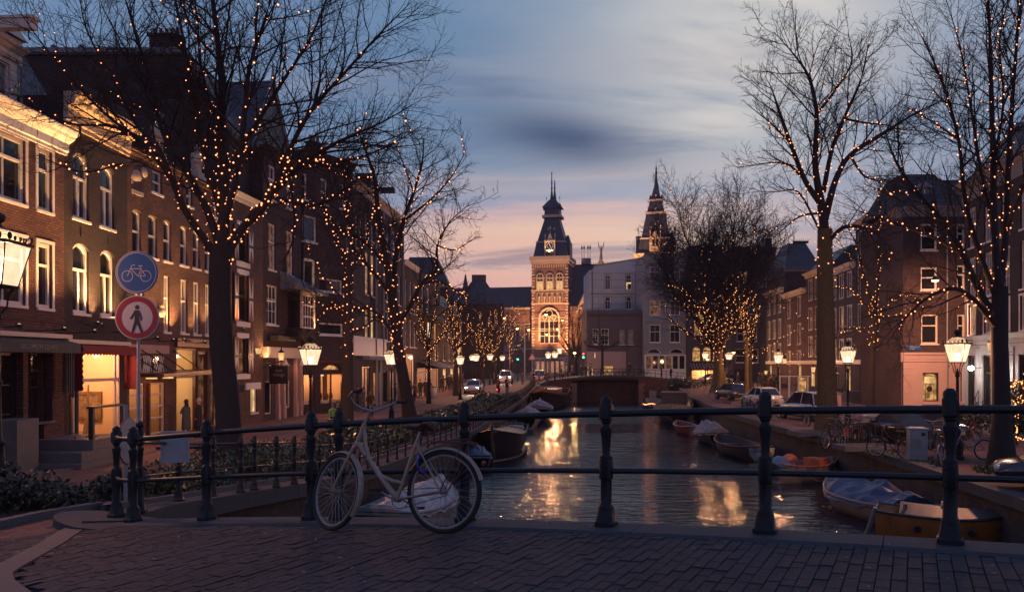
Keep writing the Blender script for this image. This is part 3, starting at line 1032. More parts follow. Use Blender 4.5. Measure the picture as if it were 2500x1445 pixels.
class House:
 """local frame: x along the front from its left end as one looks at it, y into the house, z above the eye of the camera"""

 def __init__(s, name, label, A, B, z0, z1, wall, cat='house', group='houses along the canal street', depth=9.0, lean=0.0):
  s.A, s.B = Vector((A[0], A[1], 0)), Vector((B[0], B[1], 0))
  s.d = (s.B - s.A)
  s.W = s.d.length
  s.d.normalize()
  s.z0, s.z1, s.wallm, s.depth = z0, z1, wall, depth
  s.rz = math.atan2(s.d.y, s.d.x)
  s.root = thing(name, label, cat, (A[0], A[1], 0), s.rz, group)
  s.holes = []
  s.root_name = name

 def u(s, px):
  k = (px - CX) / FL
  return (k * s.A.y - s.A.x) / (s.d.x - k * s.d.y)

 def sc_at(s, px):
  t = s.u(px)
  return FL / (s.A.y + s.d.y * t)

 def z(s, px, py):
  return (HY - py) / s.sc_at(px)

 def win(s, u0, u1, v0, v1, nx=1, ny=0, mid=0.0, arch=0.0, pane='pane', fm='white_paint', sill='white_paint', fw=0.09, rec=0.12, fdep=0.10, bar=0.035, lintel=None, mull=False, surround=None, label=None):
  s.holes.append((u0, u1, v0, v1, arch))
  key = (round(u1 - u0, 2), round(v1 - v0, 2), nx, ny, round(mid, 2), round(arch, 2), fm, fw, bar, rec, mull)
  w, h = u1 - u0, v1 - v0
  if key not in PANES:
   mb = MB()
   y0, y1 = rec - 0.03, rec - 0.03 + fdep
   mb.box(0, fw, y0, y1, 0, h - arch * 0.8)
   mb.box(w - fw, w, y0, y1, 0, h - arch * 0.8)
   mb.box(fw, w - fw, y0, y1, 0, fw)
   if arch:
    n = 8
    o, i_ = [], []
    for k in range(n + 1):
     t = k / n
     x = w * t
     z = h - arch + arch * math.sin(PI * t) ** 0.7
     o.append((x, z))
     xi = fw + (w - 2 * fw) * t
     i_.append((xi, h - arch - fw + arch * math.sin(PI * t) ** 0.7))
    for k in range(n):
     mb.add([(o[k][0], y0, o[k][1]), (o[k + 1][0], y0, o[k + 1][1]), (i_[k + 1][0], y0, i_[k + 1][1]), (i_[k][0], y0, i_[k][1]),
       (i_[k][0], y1, i_[k][1]), (i_[k + 1][0], y1, i_[k + 1][1])], [(0, 3, 2, 1), (3, 4, 5, 2)])
    mb.box(0.0, fw, y0, y1, h - arch * 1.6, h - arch * 0.8 - 0.002)
   else:
    mb.box(fw, w - fw, y0, y1, h - fw, h)
   zm = h * mid
   if mid:
    mb.box(fw, w - fw, y0 - 0.012, y1 - 0.01, zm - 0.045, zm + 0.045)
   for k in range(1, nx):
    x = fw + (w - 2 * fw) * k / nx
    bw_ = bar if not mull else bar * 2
    mb.box(x - bw_ / 2, x + bw_ / 2, y0 + 0.015, y1 - 0.015, fw, (h - fw if not arch else h - arch * 0.4) if not (mull and mid) else zm - 0.045)
   for k in range(1, ny + 1):
    z = fw + (h - 2 * fw) * k / (ny + 1)
    if mid and abs(z - zm) < 0.12:
     continue
    mb.box(fw, w - fw, y0 + 0.02, y1 - 0.02, z - bar / 2, z + bar / 2)
   fr = mb.mesh('window', fm)
   mp_ = MB()
   mp_.quad((fw * 0.5, y1 - 0.03, fw * 0.5), (w - fw * 0.5, y1 - 0.03, fw * 0.5), (w - fw * 0.5, y1 - 0.03, h - fw * 0.4), (fw * 0.5, y1 - 0.03, h - fw * 0.4))
   PANES[key] = (fr, mp_)
  fr, mp_ = PANES[key]
  o = link('window', fr, s.root, (u0, 0, v0))
  if label:
   o['label'] = label
  pk = key + (pane,)
  if pk not in PANES:
   PANES[pk] = mp_.mesh('pane', pane)
  link('pane', PANES[pk], o)
  if sill:
   sk = ('sill', round(w, 2), sill)
   if sk not in PANES:
    b = MB()
    b.box(-0.07, w + 0.07, -0.07, rec - 0.032, -0.09, 0.0)
    PANES[sk] = b.mesh('sill', sill)
   link('sill', PANES[sk], o)
  if surround:
   b = MB()
   g, t = 0.11, 0.03
   b.box(-g, -0.002, -t, 0.05, -0.002, h)
   b.box(w + 0.002, w + g, -t, 0.05, -0.002, h)
   b.box(-g, w + g, -t - 0.01, 0.05, h + 0.002, h + g)
   b.obj('surround', surround, o)
  if lintel:
   b = MB()
   b.box(-0.08, w + 0.08, -0.012, 0.05, h, h + 0.24)
   b.obj('lintel', lintel, o)
  return o

 def wins_px(s, cols, v0, v1, **kw):
  for c in cols:
   kk = dict(kw)
   if len(c) > 2:
    kk.update(c[2])
   s.win(s.u(c[0]), s.u(c[1]), v0, v1, **kk)

 def grid(s, n, floors, margin=0.5, ww=1.0, **kw):
  step = (s.W - 2 * margin) / n
  for i, fl_ in enumerate(floors):
   v0, v1 = fl_[0], fl_[1]
   for k in range(n):
    x = margin + step * (k + 0.5)
    kk = dict(kw)
    if len(fl_) > 2:
     kk.update(fl_[2](k) if callable(fl_[2]) else fl_[2])
    s.win(x - ww / 2, x + ww / 2, v0, v1, **kk)

 def hole(s, u0, u1, v0, v1):
  s.holes.append((u0, u1, v0, v1, 0))

 def walls(s, mats=None, base=None, back=True, topl=None, topr=None):
  """front wall with its openings and their reveals, side and back walls"""
  mb = MB()
  us_ = sorted({0.0, s.W, *[round(h[0], 4) for h in s.holes], *[round(h[1], 4) for h in s.holes]})
  vs_ = sorted({s.z0, s.z1, *[round(h[2], 4) for h in s.holes], *[round(h[3], 4) for h in s.holes]})
  us_ = [u for u in us_ if 0 <= u <= s.W]
  for i in range(len(us_) - 1):
   run = None
   for j in range(len(vs_) - 1):
    a, b, c, d = us_[i], us_[i + 1], vs_[j], vs_[j + 1]
    cu, cv_ = (a + b) / 2, (c + d) / 2
    inside = any(h[0] < cu < h[1] and h[2] < cv_ < h[3] for h in s.holes)
    if not inside:
     mb.quad((a, 0, c), (b, 0, c), (b, 0, d), (a, 0, d))
  RD = 0.24
  for u0, u1, v0, v1, ar in s.holes:
   mb.quad((u0, 0, v0), (u0, 0, v1), (u0, RD, v1), (u0, RD, v0))
   mb.quad((u1, 0, v0), (u1, RD, v0), (u1, RD, v1), (u1, 0, v1))
   mb.quad((u0, 0, v0), (u0, RD, v0), (u1, RD, v0), (u1, 0, v0))
   mb.quad((u0, 0, v1), (u1, 0, v1), (u1, RD, v1), (u0, RD, v1))
   if ar:
    w = u1 - u0
    arc = [(u0 + w * k / 8, v1 - ar + ar * math.sin(PI * k / 8) ** 0.7) for k in range(9)]
    for k in range(8):
     a, b = arc[k], arc[k + 1]
     mb.add([(a[0], 0.001, a[1]), (b[0], 0.001, b[1]), (b[0], 0.001, v1), (a[0], 0.001, v1), (a[0], RD, a[1]), (b[0], RD, b[1])], [(0, 1, 2, 3), (0, 4, 5, 1)])
  if back:
   D = s.depth
   mb.quad((0, 0, s.z0), (0, 0, s.z1), (0, D, s.z1), (0, D, s.z0))
   mb.quad((s.W, 0, s.z0), (s.W, D, s.z0), (s.W, D, s.z1), (s.W, 0, s.z1))
   mb.quad((0, D, s.z0), (0, D, s.z1), (s.W, D, s.z1), (s.W, D, s.z0))
   mb.quad((0, 0, s.z1), (s.W, 0, s.z1), (s.W, D, s.z1), (0, D, s.z1))
  return mb.obj('wall', s.wallm, s.root)

 def part(s, name, m, fn, smooth=False, parent=None):
  mb = MB()
  fn(mb)
  return mb.obj(name, m, parent or s.root, smooth)

 def cornice(s, z0, z1, out=0.5, m='white_paint', x0=None, x1=None, name='cornice'):
  h = z1 - z0
  x0 = -0.05 if x0 is None else x0
  x1 = s.W + 0.05 if x1 is None else x1
  pr = [(-0.003, z0), (-0.09, z0), (-0.09, z0 + 0.12 * h), (-0.15, z0 + 0.16 * h), (-0.15, z0 + 0.50 * h), (-0.22, z0 + 0.56 * h), (-out * 0.62, z0 + 0.66 * h), (-out * 0.72, z0 + 0.78 * h), (-out * 0.9, z0 + 0.84 * h), (-out, z0 + 0.95 * h), (-out, z1), (-0.003, z1)]
  mb = MB()
  mb.profx(pr, x0, x1)
  return mb.obj(name, m, s.root)

 def band(s, z0, z1, out=0.06, m='white_paint', x0=0.0, x1=None, name='band', y1=-0.003):
  mb = MB()
  mb.box(x0, s.W if x1 is None else x1, -out, y1, z0, z1)
  return mb.obj(name, m, s.root)

 def room(s, u0, u1, v0, v1, depth=2.6, wallm='shop_wall', power=60, col=WARM, bars=(), frame='white_paint', fw=0.08, hb=(), glass=True, lz=None):
  """an opening into a lit room with a floor, walls, a lamp under the ceiling, glazing bars and a glass pane"""
  s.hole(u0, u1, v0, v1)
  mb = MB()
  y0, y1 = 0.24, depth
  a, b = u0 - 0.3, u1 + 0.3
  mb.quad((a, y1, v0), (b, y1, v0), (b, y1, v1 + 0.3), (a, y1, v1 + 0.3))
  mb.quad((a, y0, v0), (a, y1, v0), (a, y1, v1 + 0.3), (a, y0, v1 + 0.3))
  mb.quad((b, y0, v0), (b, y0, v1 + 0.3), (b, y1, v1 + 0.3), (b, y1, v0))
  mb.quad((a, y0, v1 + 0.3), (a, y1, v1 + 0.3), (b, y1, v1 + 0.3), (b, y0, v1 + 0.3))
  rm = mb.obj('room', wallm, s.root)
  mb = MB()
  mb.box(a, b, y0 + 0.002, y1 - 0.002, v0 - 0.1, v0 + 0.002)
  mb.obj('floor_boards', 'shop_floor', rm)
  fr = MB()
  fr.box(u0, u0 + fw, 0.05, 0.15, v0, v1)
  fr.box(u1 - fw, u1, 0.05, 0.15, v0, v1)
  fr.box(u0 + fw, u1 - fw, 0.05, 0.15, v1 - fw, v1)
  fr.box(u0 + fw, u1 - fw, 0.05, 0.15, v0, v0 + fw)
  for x in bars:
   fr.box(x - fw / 2, x + fw / 2, 0.06, 0.14, v0 + fw, v1 - fw)
  for z in hb:
   fr.box(u0 + fw, u1 - fw, 0.045, 0.13, z - fw * 0.6, z + fw * 0.6)
  f = fr.obj('shop_window', frame, s.root)
  if glass:
   g = MB()
   g.quad((u0 + fw, 0.10, v0 + fw), (u1 - fw, 0.10, v0 + fw), (u1 - fw, 0.10, v1 - fw), (u0 + fw, 0.10, v1 - fw))
   g.obj('pane', 'clear_glass', f)
  lamp = MB()
  lx, lz_ = (u0 + u1) / 2, (v1 + 0.2 if lz is None else lz)
  lamp.lathe([(0.02, 0.1), (0.14, 0.02), (0.15, -0.02), (0.02, -0.03)], 10, (lx, 0.9, lz_))
  lo = lamp.obj('ceiling_lamp', 'lit_white', rm)
  plight((lx, 0.9, lz_ - 0.15), power, col, 0.2, parent=s.root)
  return rm

def roof_slope(h, z0, z1, back=2.2, m='slate', inset=0.0, x0=None, x1=None, name='roof', flat=True, hip=0.0):
 """mansard or slope rising from the front wall"""
 x0 = 0 if x0 is None else x0
 x1 = h.W if x1 is None else x1
 mb = MB()
 y0 = inset
 mb.quad((x0, y0, z0), (x1, y0, z0), (x1 - hip, y0 + back, z1), (x0 + hip, y0 + back, z1))
 D = h.depth
 mb.quad((x0 + hip, y0 + back, z1), (x1 - hip, y0 + back, z1), (x1 - hip, D - back, z1), (x0 + hip, D - back, z1))
 mb.quad((x0, D, z0), (x0 + hip, D - back, z1), (x1 - hip, D - back, z1), (x1, D, z0))
 mb.quad((x0, y0, z0), (x0 + hip, y0 + back, z1), (x0 + hip, D - back, z1), (x0, D, z0))
 mb.quad((x1, y0, z0), (x1, D, z0), (x1 - hip, D - back, z1), (x1 - hip, y0 + back, z1))
 return mb.obj(name, m, h.root)

def chimney(h, x, y, z0, z1, m='brick_dark', w=0.7, d=0.5, pots=2):
 mb = MB()
 mb.box(x, x + w, y, y + d, z0, z1)
 mb.box(x - 0.05, x + w + 0.05, y - 0.05, y + d + 0.05, z1, z1 + 0.12)
 c = mb.obj('chimney', m, h.root)
 for k in range(pots):
  b = MB()
  b.lathe([(0.11, 0), (0.09, 0.35), (0.11, 0.4), (0.10, 0.45)], 8, (x + w * (k + 0.5) / pots, y + d / 2, z1 + 0.12))
  b.obj('chimney_pot', 'terracotta', c)

GS = 'houses along the shopping street'
A, B, C_, D_, E_, F_ = (-15.75, 21.0), (-15.5, 28.35), (-15.4, 32.8), (-14.6, 42.6), (-14.2, 46.7), (-13.6, 52.8)
h = House('brick_house', 'red brick house with white cornice and a grey awning over dark shop windows', A, B, -3.4, 7.95, 'brick_red', group=GS)
for v0, v1 in ((5.07, 7.12), (1.85, 4.0)):
 h.wins_px([(-150, -75), ], v0, v1, mid=0.62, nx=2, surround='white_paint', fw=0.12)
 h.wins_px([(-35, 62)], v0, v1, nx=2, mid=0.66, fw=0.12, surround='white_paint')
 h.wins_px([(92, 127)], v0, v1, mid=0.66, fw=0.12, surround='white_paint')
us1 = h.u(-20)
h.win(us1, us1 + 1.5, -2.6, 0.35, nx=2, ny=2, fm='black_wood', sill=None, rec=0.3)
h.win(us1 + 1.75, us1 + 2.6, -3.0, 0.35, ny=1, fm='black_wood', sill=None, rec=0.5)
h.win(h.u(75), h.u(128), -1.9, 0.35, nx=1, fm='black_wood', sill='bluestone', rec=0.3, ny=1, mid=0.75)
h.walls()
h.cornice(7.2, 7.98, 0.55)
h.band(0.86, 1.0, 0.30, 'cream_paint', x0=0.2, name='fascia')
h.band(1.4, 1.48, 0.05, 'brick_red')
PEND = h

def aw(mb):
 x0, x1 = 0.3, h.W - 0.25
 mb.add([(x0, -0.02, 0.85), (x1, -0.02, 0.85), (x1, -0.72, 0.68), (x0, -0.72, 0.68), (x0, -0.74, 0.36), (x1, -0.74, 0.36), (x0, -0.02, 0.8), (x1, -0.02, 0.8)],
  [(0, 3, 2, 1), (3, 4, 5, 2), (0, 6, 4, 3), (1, 2, 5, 7)])

a_ = h.part('awning', 'awning_cloth', aw)
text('SALOMON LILIAN', 0.24, 'dim_letter', a_, (h.u(47) - 0.15, -0.748, 0.53), (R(90), 0, 0))

def curt(mb):
 x = h.W - 0.55
 for k in range(4):
  mb.box(x + k * 0.07, x + k * 0.07 + 0.05, -0.50 - 0.03 * (k % 2), -0.45 - 0.03 * (k % 2), -1.0 - 0.05 * k, 0.5)

h.part('rolled_curtain', 'awning_cloth', curt)
h = House('gable_house', 'white wooden roof house with a hoisting beam above the red brick cornice', (-17.4, 20.0), (-17.1, 28.3), 7.2, 10.7, 'cream_paint', group='roof tops behind the shopping street', depth=5)
for k in range(4):
 h.win(1.2 + k * 1.75, 2.7 + k * 1.75, 7.9, 10.2, fw=0.06, sill=None, pane='pane_curtain')
h.walls()
h.cornice(10.35, 10.8, 0.45, 'cream_paint')
h.part('hoist_beam', 'cream_paint', lambda mb: (mb.box(h.W - 1.9, h.W - 1.55, -1.7, 0.5, 10.82, 11.12), mb.box(h.W - 1.95, h.W - 1.5, -1.8, 0.5, 11.12, 11.2)))
h.part('hook', 'iron', lambda mb: mb.tube([(h.W - 1.72, -1.5, 10.82), (h.W - 1.72, -1.5, 10.6), (h.W - 1.66, -1.5, 10.5), (h.W - 1.6, -1.5, 10.58)], 0.02, 6))
h.part('gutter_pipe', 'lead', lambda mb: mb.tube([(h.W + 0.1, -0.1, 10.3), (h.W + 0.1, -0.1, 8.6), (h.W + 0.8, -0.1, 7.8)], 0.06, 8))

h = House('brick_house', 'narrow dark brick house with arched white windows over a bright yellow gallery', B, C_, -3.4, 9.3, 'brick_dark', group=GS)
for v0, v1 in ((5.17, 7.55), (1.81, 4.32)):
 h.wins_px([(178, 217), (245, 279)], v0, v1, nx=2, mid=0.62, arch=0.22, fw=0.11, mull=True, bar=0.06)
ug0, ug1 = h.u(192), h.u(296)
rm = h.room(ug0, ug1, -3.12, 0.5, 3.2, power=520, hb=(-0.6,), frame='cream_paint', fw=0.10, bars=(ug1 - 0.35,))
uh0 = h.u(165)
rm2 = h.room(uh0, ug0 - 0.16, -3.12, -0.75, 3.0, power=45, frame='cream_paint', fw=0.09, lz=-1.0)

def paint(mb):
 x = h.u(228)
 mb.box(x - 0.15, x + 1.15, 1.6, 1.68, -2.15, -1.15)

def shelf_(mb):
 mb.box(0, 0, 0, 0, 0, 0)

xp = ug1 + 0.28
pf = h.part('picture_frame', 'gilt', lambda mb: (mb.box(xp - 0.1, xp, 0.9, 2.4, -2.2, -2.08), mb.box(xp - 0.1, xp, 0.9, 2.4, -1.22, -1.1), mb.box(xp - 0.1, xp, 0.9, 1.05, -2.08, -1.22), mb.box(xp - 0.1, xp, 2.25, 2.4, -2.08, -1.22)), parent=rm)
h.part('picture', 'picture_canvas', lambda mb: mb.box(xp - 0.06, xp - 0.02, 1.05, 2.25, -2.08, -1.22), parent=rm)
h.part('draped_cloth', 'gilt', lambda mb: mb.tube([(ug1 - 0.75, 0.9, -0.8), (ug1 - 0.85, 0.9, -1.9), (ug1 - 0.98, 0.9, -3.0)], [0.03, 0.06, 0.14], 8), parent=rm)

def red_aw(mb):
 x0, x1 = uh0 - 0.05, ug1 + 0.12
 mb.box(x0, x1, -0.55, -0.05, 0.46, 0.66)
 n = 18
 for k in range(n):      # scalloped valance
  a, b = x0 + (x1 - x0) * k / n, x0 + (x1 - x0) * (k + 1) / n
  mb.add([(a, -0.56, 0.56), (b, -0.56, 0.56), (b, -0.56, 0.36), ((a + b) / 2, -0.56, 0.29), (a, -0.56, 0.36)], [(0, 4, 3, 2, 1)])
 for x, lo in ((x0, -0.95), (x1, -1.0)):
  m_ = 8
  for k in range(m_):
   za, zb = 0.6 - (0.6 - lo) * k / m_, 0.6 - (0.6 - lo) * (k + 1) / m_
   mb.add([(x, -0.55, za), (x, -0.06, za), (x, -0.06, zb), (x, -0.55, zb), (x, -0.60, (za + zb) / 2)], [(0, 1, 2, 3, 4)])

h.part('red_awning', 'awning_red', red_aw)
h.walls()
h.band(0.72, 0.86, 0.16, 'cream_paint', name='fascia')
h.cornice(8.3, 9.42, 0.62, 'sandstone')

def brk(mb):
 for k in range(9):
  x = 0.25 + k * (h.W - 0.6) / 8
  mb.box(x, x + 0.12, -0.50, -0.154, 9.0, 9.2)

h.part('dentils', 'sandstone', brk)
h.band(9.43, 9.95, 0.25, 'brick_dark', y1=0.4, name='parapet')
for k, x in enumerate((1.0, 2.9)):
 h.part('wall_anchor', 'iron', lambda mb: mb.box(x, x + 0.05, -0.03, -0.004, 4.55, 4.9))
def flood_arm(hh, x, z, out, tgt, power, ang=95, nm='flood_lamp'):
 mb = MB()
 mb.tube([(x, -0.02, z), (x, -out, z + 0.03)], 0.018, 6)
 mb.tube([(x, -out - 0.08, z + 0.02), (x, -out + 0.08, z + 0.10)], [0.07, 0.05], 8)
 o = mb.obj(nm, 'iron_smooth', hh.root)
 g = MB()
 g.lathe([(0.055, 0.0), (0.01, 0.02)], 8, (x, -out, z + 0.105))
 g.obj('lamp_face', 'lit_white', o)
 if power:
  sp = spot((x, -out, z + 0.13), tgt, power, (1, 0.5, 0.17), ang, 0.05, hh.root)

flood_arm(h, h.u(206), h.z(206, 793), 0.5, (h.u(206), -0.55, 12), 2200)
flood_arm(h, h.u(224), h.z(224, 797), 0.35, (h.u(224), -0.45, 12), 1200)
flood_arm(h, h.u(270), 1.2, 0.5, (h.u(270), -0.45, 12), 1500)

flood_arm(PEND, PEND.u(60), 1.05, 1.3, (PEND.u(60), -0.3, 9), 1500)  # three lamps added to light the cornice in place of distant street lamps
flood_arm(PEND, PEND.u(-60), 1.05, 1.3, (PEND.u(-60), -0.3, 9), 1500)
flood_arm(PEND, PEND.u(140), 1.05, 1.3, (PEND.u(140), -0.3, 9), 1200)

h = House('theatre_house', 'wide lamplit brick house with stone figures on its parapet and tall sash windows', C_, D_, -3.4, 8.75, 'brick_lit', group=GS)
cols6 = [(323, 345), (362, 384), (399, 418), (440, 458), (471, 488), (500, 515)]
h.wins_px(cols6 + [(530, 543)], 4.5, 6.3, mid=0.5, nx=1, arch=0.1, fw=0.08, pane='pane')
h.wins_px([(330, 352, dict(pane='lit_dim'))], 1.4, 3.8, mid=0.6, fw=0.08)
h.wins_px([(400, 414, dict(pane='lit_dim'))] + [(441, 458), (472, 488), (501, 514), (531, 543)], 1.4, 3.85, mid=0.6, nx=2, ny=0, fw=0.08)
h.wins_px([(372, 396), (455, 470), (520, 532)], 7.3, 8.25, mid=0.5, fw=0.08)
x0, x1 = h.u(316), h.u(352)
h.room(x0, x1, -3.0, -0.8, 1.6, power=22, frame='cream_paint', fw=0.07, hb=(-1.3, -1.8, -2.3), lz=-0.95)
x2, x3 = h.u(368), h.u(402)
h.room(x2, x3, -3.0, -0.8, 1.6, power=22, frame='cream_paint', fw=0.07, hb=(-1.3, -1.8, -2.3), lz=-0.95)
h.win(x1 + 0.12, x2 - 0.12, -3.2, -0.8, fm='dark_red_wood', sill=None, nx=1, mid=0.4)
h.wins_px([(319, 343), (348, 368), (374, 398)], -0.36, 0.34, fm='cream_paint', sill=None, fw=0.05, rec=0.08)
x4, x5, x6 = h.u(431), h.u(484), h.u(531)
h.room(x4, x5 - 0.1, -0.35, 0.72, 2.0, power=45, frame='dark_red_wood', fw=0.09, col=(1, 0.55, 0.28), lz=0.5)
h.room(x4, x5 - 0.1, -3.2, -0.55, 2.4, power=70, frame='dark_red_wood', fw=0.10, col=(1, 0.55, 0.28), lz=-0.7)
h.win(x5, x5 + 1.0, -3.25, 0.6, fm='dark_red_wood', pane='lit_dim', sill=None, mid=0.72, fw=0.14)
h.win(x5 + 1.3, x6 + 0.4, -3.25, 0.6, fm='dark_red_wood', pane='lit_dim', sill=None, mid=0.72, nx=2, fw=0.14)
h.walls()

def lattice(mb):
 for a, b in ((319, 343), (348, 368), (374, 398)):
  ua, ub = h.u(a), h.u(b)
  n = 4
  for k in range(n):
   xa, xb = ua + (ub - ua) * k / n, ua + (ub - ua) * (k + 1) / n
   mb.tube([(xa, -0.02, -0.34), (xb, -0.02, 0.32)], 0.018, 4)
   mb.tube([(xb, -0.03, -0.34), (xa, -0.03, 0.32)], 0.018, 4)

h.part('scissor_grille', 'white_paint', lattice)
ca, cb_ = h.u(322), h.u(440)

def canopy(mb):
 mb.add([(ca, -0.02, -0.52), (cb_ + 1.2, -0.02, -0.36), (cb_ + 1.0, -1.05, -0.42), (ca + 0.2, -1.25, -0.55), (ca, -0.02, -0.42), (cb_ + 1.2, -0.02, -0.26), (cb_ + 1.0, -1.05, -0.28), (ca + 0.2, -1.25, -0.40)],
  [(0, 1, 2, 3), (4, 7, 6, 5), (3, 2, 6, 7), (0, 3, 7, 4), (1, 5, 6, 2)])

cp = h.part('canopy', ['dark_red_wood', 'cream_paint'], canopy)
cp.data.polygons[0].material_index = 1  # pale underside, the lamplight from below put into its colour
for pxa in (330, 368, 402, 445):
 xa = h.u(pxa)
 h.part('canopy_rod', 'iron', lambda mb: mb.tube([(xa - 0.9, -0.02, 0.62), (xa, -0.95, -0.3)], 0.025, 6), parent=cp)
for pxa in (330, 372):
 xa = h.u(pxa)
 b = MB()
 b.box(xa, xa + 0.35, -0.75, -0.45, -0.62, -0.56)
 b.obj('canopy_lamp', 'lit_bright', cp)
plight(((h.u(355)), -0.7, -0.75), 14, WARM, 0.15, parent=h.root)
h.band(0.44, 0.80, 0.07, 'pink_plaster', x1=h.u(410), name='fascia')
h.band(0.78, 1.16, 0.16, 'dark_red_wood', x0=x4 - 0.2, x1=x6 + 0.4, name='shop_cornice')
h.band(-0.53, -0.37, 0.08, 'dark_red_wood', x0=x4 - 0.2, x1=x6 + 0.4, name='transom')
h.band(-3.35, 0.78, 0.05, 'dark_red_wood', x0=x6 + 0.45, x1=x6 + 0.9, name='pilaster')
h.cornice(8.35, 8.75, 0.35, 'white_paint', x0=h.u(535))
h.cornice(8.45, 8.75, 0.15, 'brick_lit', x0=0, x1=h.u(534))
flood_arm(h, h.u(418), 1.0, 0.6, (h.u(404), 0.05, 9), 1500)
flood_arm(h, h.u(470), 0.95, 0.6, (h.u(452), 0.0, 10), 600)
flood_arm(h, h.u(380), 0.95, 0.8, (h.u(385), -0.1, 9), 900)
flood_arm(h, h.u(500), 1.25, 0.6, (h.u(495), 0.0, 10), 500)
flood_arm(h, h.u(345), 1.0, 0.7, (h.u(335), 0.0, 10), 500)

def statue(x, z, hgt, label, kind):
 t = thing('stone_figure', label, 'statue', h.root.matrix_basis @ Vector((0, 0, 0)), 0, 'stone figures on the parapet')
 P0 = Matrix.Translation(h.A) @ Matrix.Rotation(h.rz, 4, 'Z') @ Vector((x, 0.25, z))
 t.location = P0
 t.rotation_euler = (0, 0, h.rz)
 mb = MB()
 mb.box(-0.42, 0.42, -0.3, 0.3, 0, 0.16)
 mb.box(-0.34, 0.34, -0.24, 0.24, 0.16, 0.36)
 mb.obj('pedestal', 'statue_stone', t)
 mb = MB()
 if kind == 'bust':
  rings = []
  for zz, a, b, oy in ((0.36, .33, .22, 0), (0.8, .30, .2, 0), (1.2, .36, .24, 0), (1.45, .34, .22, 0.0), (1.56, .14, .13, -.04), (1.66, .13, .14, -.06), (1.78, .16, .19, -.07), (1.92, .17, .20, -.06), (2.02, .10, .12, -.04)):
   rings.append([(a * math.cos(2 * PI * k / 14) * (1 + 0.06 * math.sin(5 * k)), oy + b * math.sin(2 * PI * k / 14) * (1 + 0.08 * math.cos(4 * k)), zz * hgt / 2.05) for k in range(14)])
  mb.loft(rings)
  mb.sphere((0, -0.27, 1.84 * hgt / 2.05), 0.04, 6, 5)
  mb.tube([(-.32, 0, 1.35 * hgt / 2.05), (-.40, -.12, 1.0 * hgt / 2.05), (-.1, -.28, .95 * hgt / 2.05)], [.11, .09, .06], 8)
  mb.tube([(.32, 0, 1.35 * hgt / 2.05), (.42, -.1, 1.0 * hgt / 2.05), (.12, -.3, .8 * hgt / 2.05)], [.11, .09, .06], 8)
 else:
  rings = []
  for t_ in range(9):
   f = t_ / 8
   r_ = 0.20 + 0.16 * math.sin(PI * f)
   rings.append([(-0.6 + 1.1 * f, r_ * math.cos(2 * PI * k / 10), 0.55 + 0.25 * math.sin(PI * f * 0.8) + r_ * math.sin(2 * PI * k / 10)) for k in range(10)])
  mb.loft(rings)
  mb.sphere((0.55, -0.1, 1.05), 0.27, 10, 8, (1.1, 1, 1))
  mb.sphere((0.78, -0.15, 0.98), 0.12, 8, 6)
  mb.tube([(0.4, -0.1, 0.7), (0.5, -0.15, 0.38)], [.12, .09], 8)
  mb.tube([(-0.45, -0.1, 0.7), (-0.35, -0.2, 0.38)], [.13, .10], 8)
  mb.tube([(-0.6, 0, 0.7), (-0.9, 0, 0.9), (-0.8, 0, 1.2), (-0.6, 0, 1.1)], [.05, .05, .06, .08], 8)
 mb.obj('figure', 'statue_stone', t, True)

statue(h.u(492), 8.8, 1.75, 'weathered stone figure in a coat standing on the parapet beside the tree crown', 'bust')
statue(h.u(398), 8.8, 2.2, 'tall stone figure highest of the three on the parapet', 'bust')
statue(h.u(335), 6.9, 1.0, 'crouching stone lion at the end of the parapet near the dark house', 'lion')
h.part('attic_panel', 'brick_lit', lambda mb: (mb.box(h.u(380), h.u(430), 0.02, 0.5, 8.75, 9.1)))
h.part('ornament', 'statue_stone', lambda mb: (mb.sphere((h.u(388), -0.1, 2.2), 0.2, 8, 6), mb.sphere((h.u(387), -0.16, 2.5), 0.12, 8, 6)))

bg = thing('tall_building', 'tall dark building with a plain brick side and a slate roof behind the statues', 'building', (0, 43.2, 0), 0, 'roof tops behind the shopping street')
b = MB()
b.prism([(-27.5, -3.4), (-14.9, -3.4), (-14.9, 12.0), (-17.3, 16.2), (-27.5, 16.2)], 0, 3.2)
b.obj('wall', 'brick_dark', bg)
b = MB()
b.prism([(-14.7, 11.9), (-14.5, 12.1), (-17.2, 16.55), (-27.5, 16.55), (-27.5, 16.25), (-17.35, 16.25)], -0.15, 3.4)
b.obj('roof', 'slate', bg)
b = MB()
b.tube([(-14.5, -0.22, 12.1), (-17.2, -0.22, 16.5)], 0.13, 4)
b.box(-27.5, -17.2, -0.2, -0.155, 16.35, 16.6)
b.obj('verge', 'lead', bg)
b = MB()
b.box(-19.4, -17.9, 0.6, 1.5, 16.56, 17.5)
b.box(-19.5, -17.8, 0.5, 1.6, 17.5, 17.65)
ch_ = b.obj('chimney', 'brick_dark', bg)
for k in range(5):
 b = MB()
 b.lathe([(0.11, 0), (0.09, 0.35), (0.11, 0.4)], 8, (-19.25 + 0.3 * k, 1.0, 17.65))
 b.obj('chimney_pot', 'terracotta', ch_)
for k in range(4):
 b = MB()
 b.lathe([(0.07, 0), (0.07, 0.4 + 0.15 * (k % 2)), (0.17, 0.46 + 0.15 * (k % 2)), (0.02, 0.6 + 0.15 * (k % 2))], 8, (-25.6 + 0.75 * k, 1.2, 16.56))
 b.obj('vent_pipe', 'lead', bg)

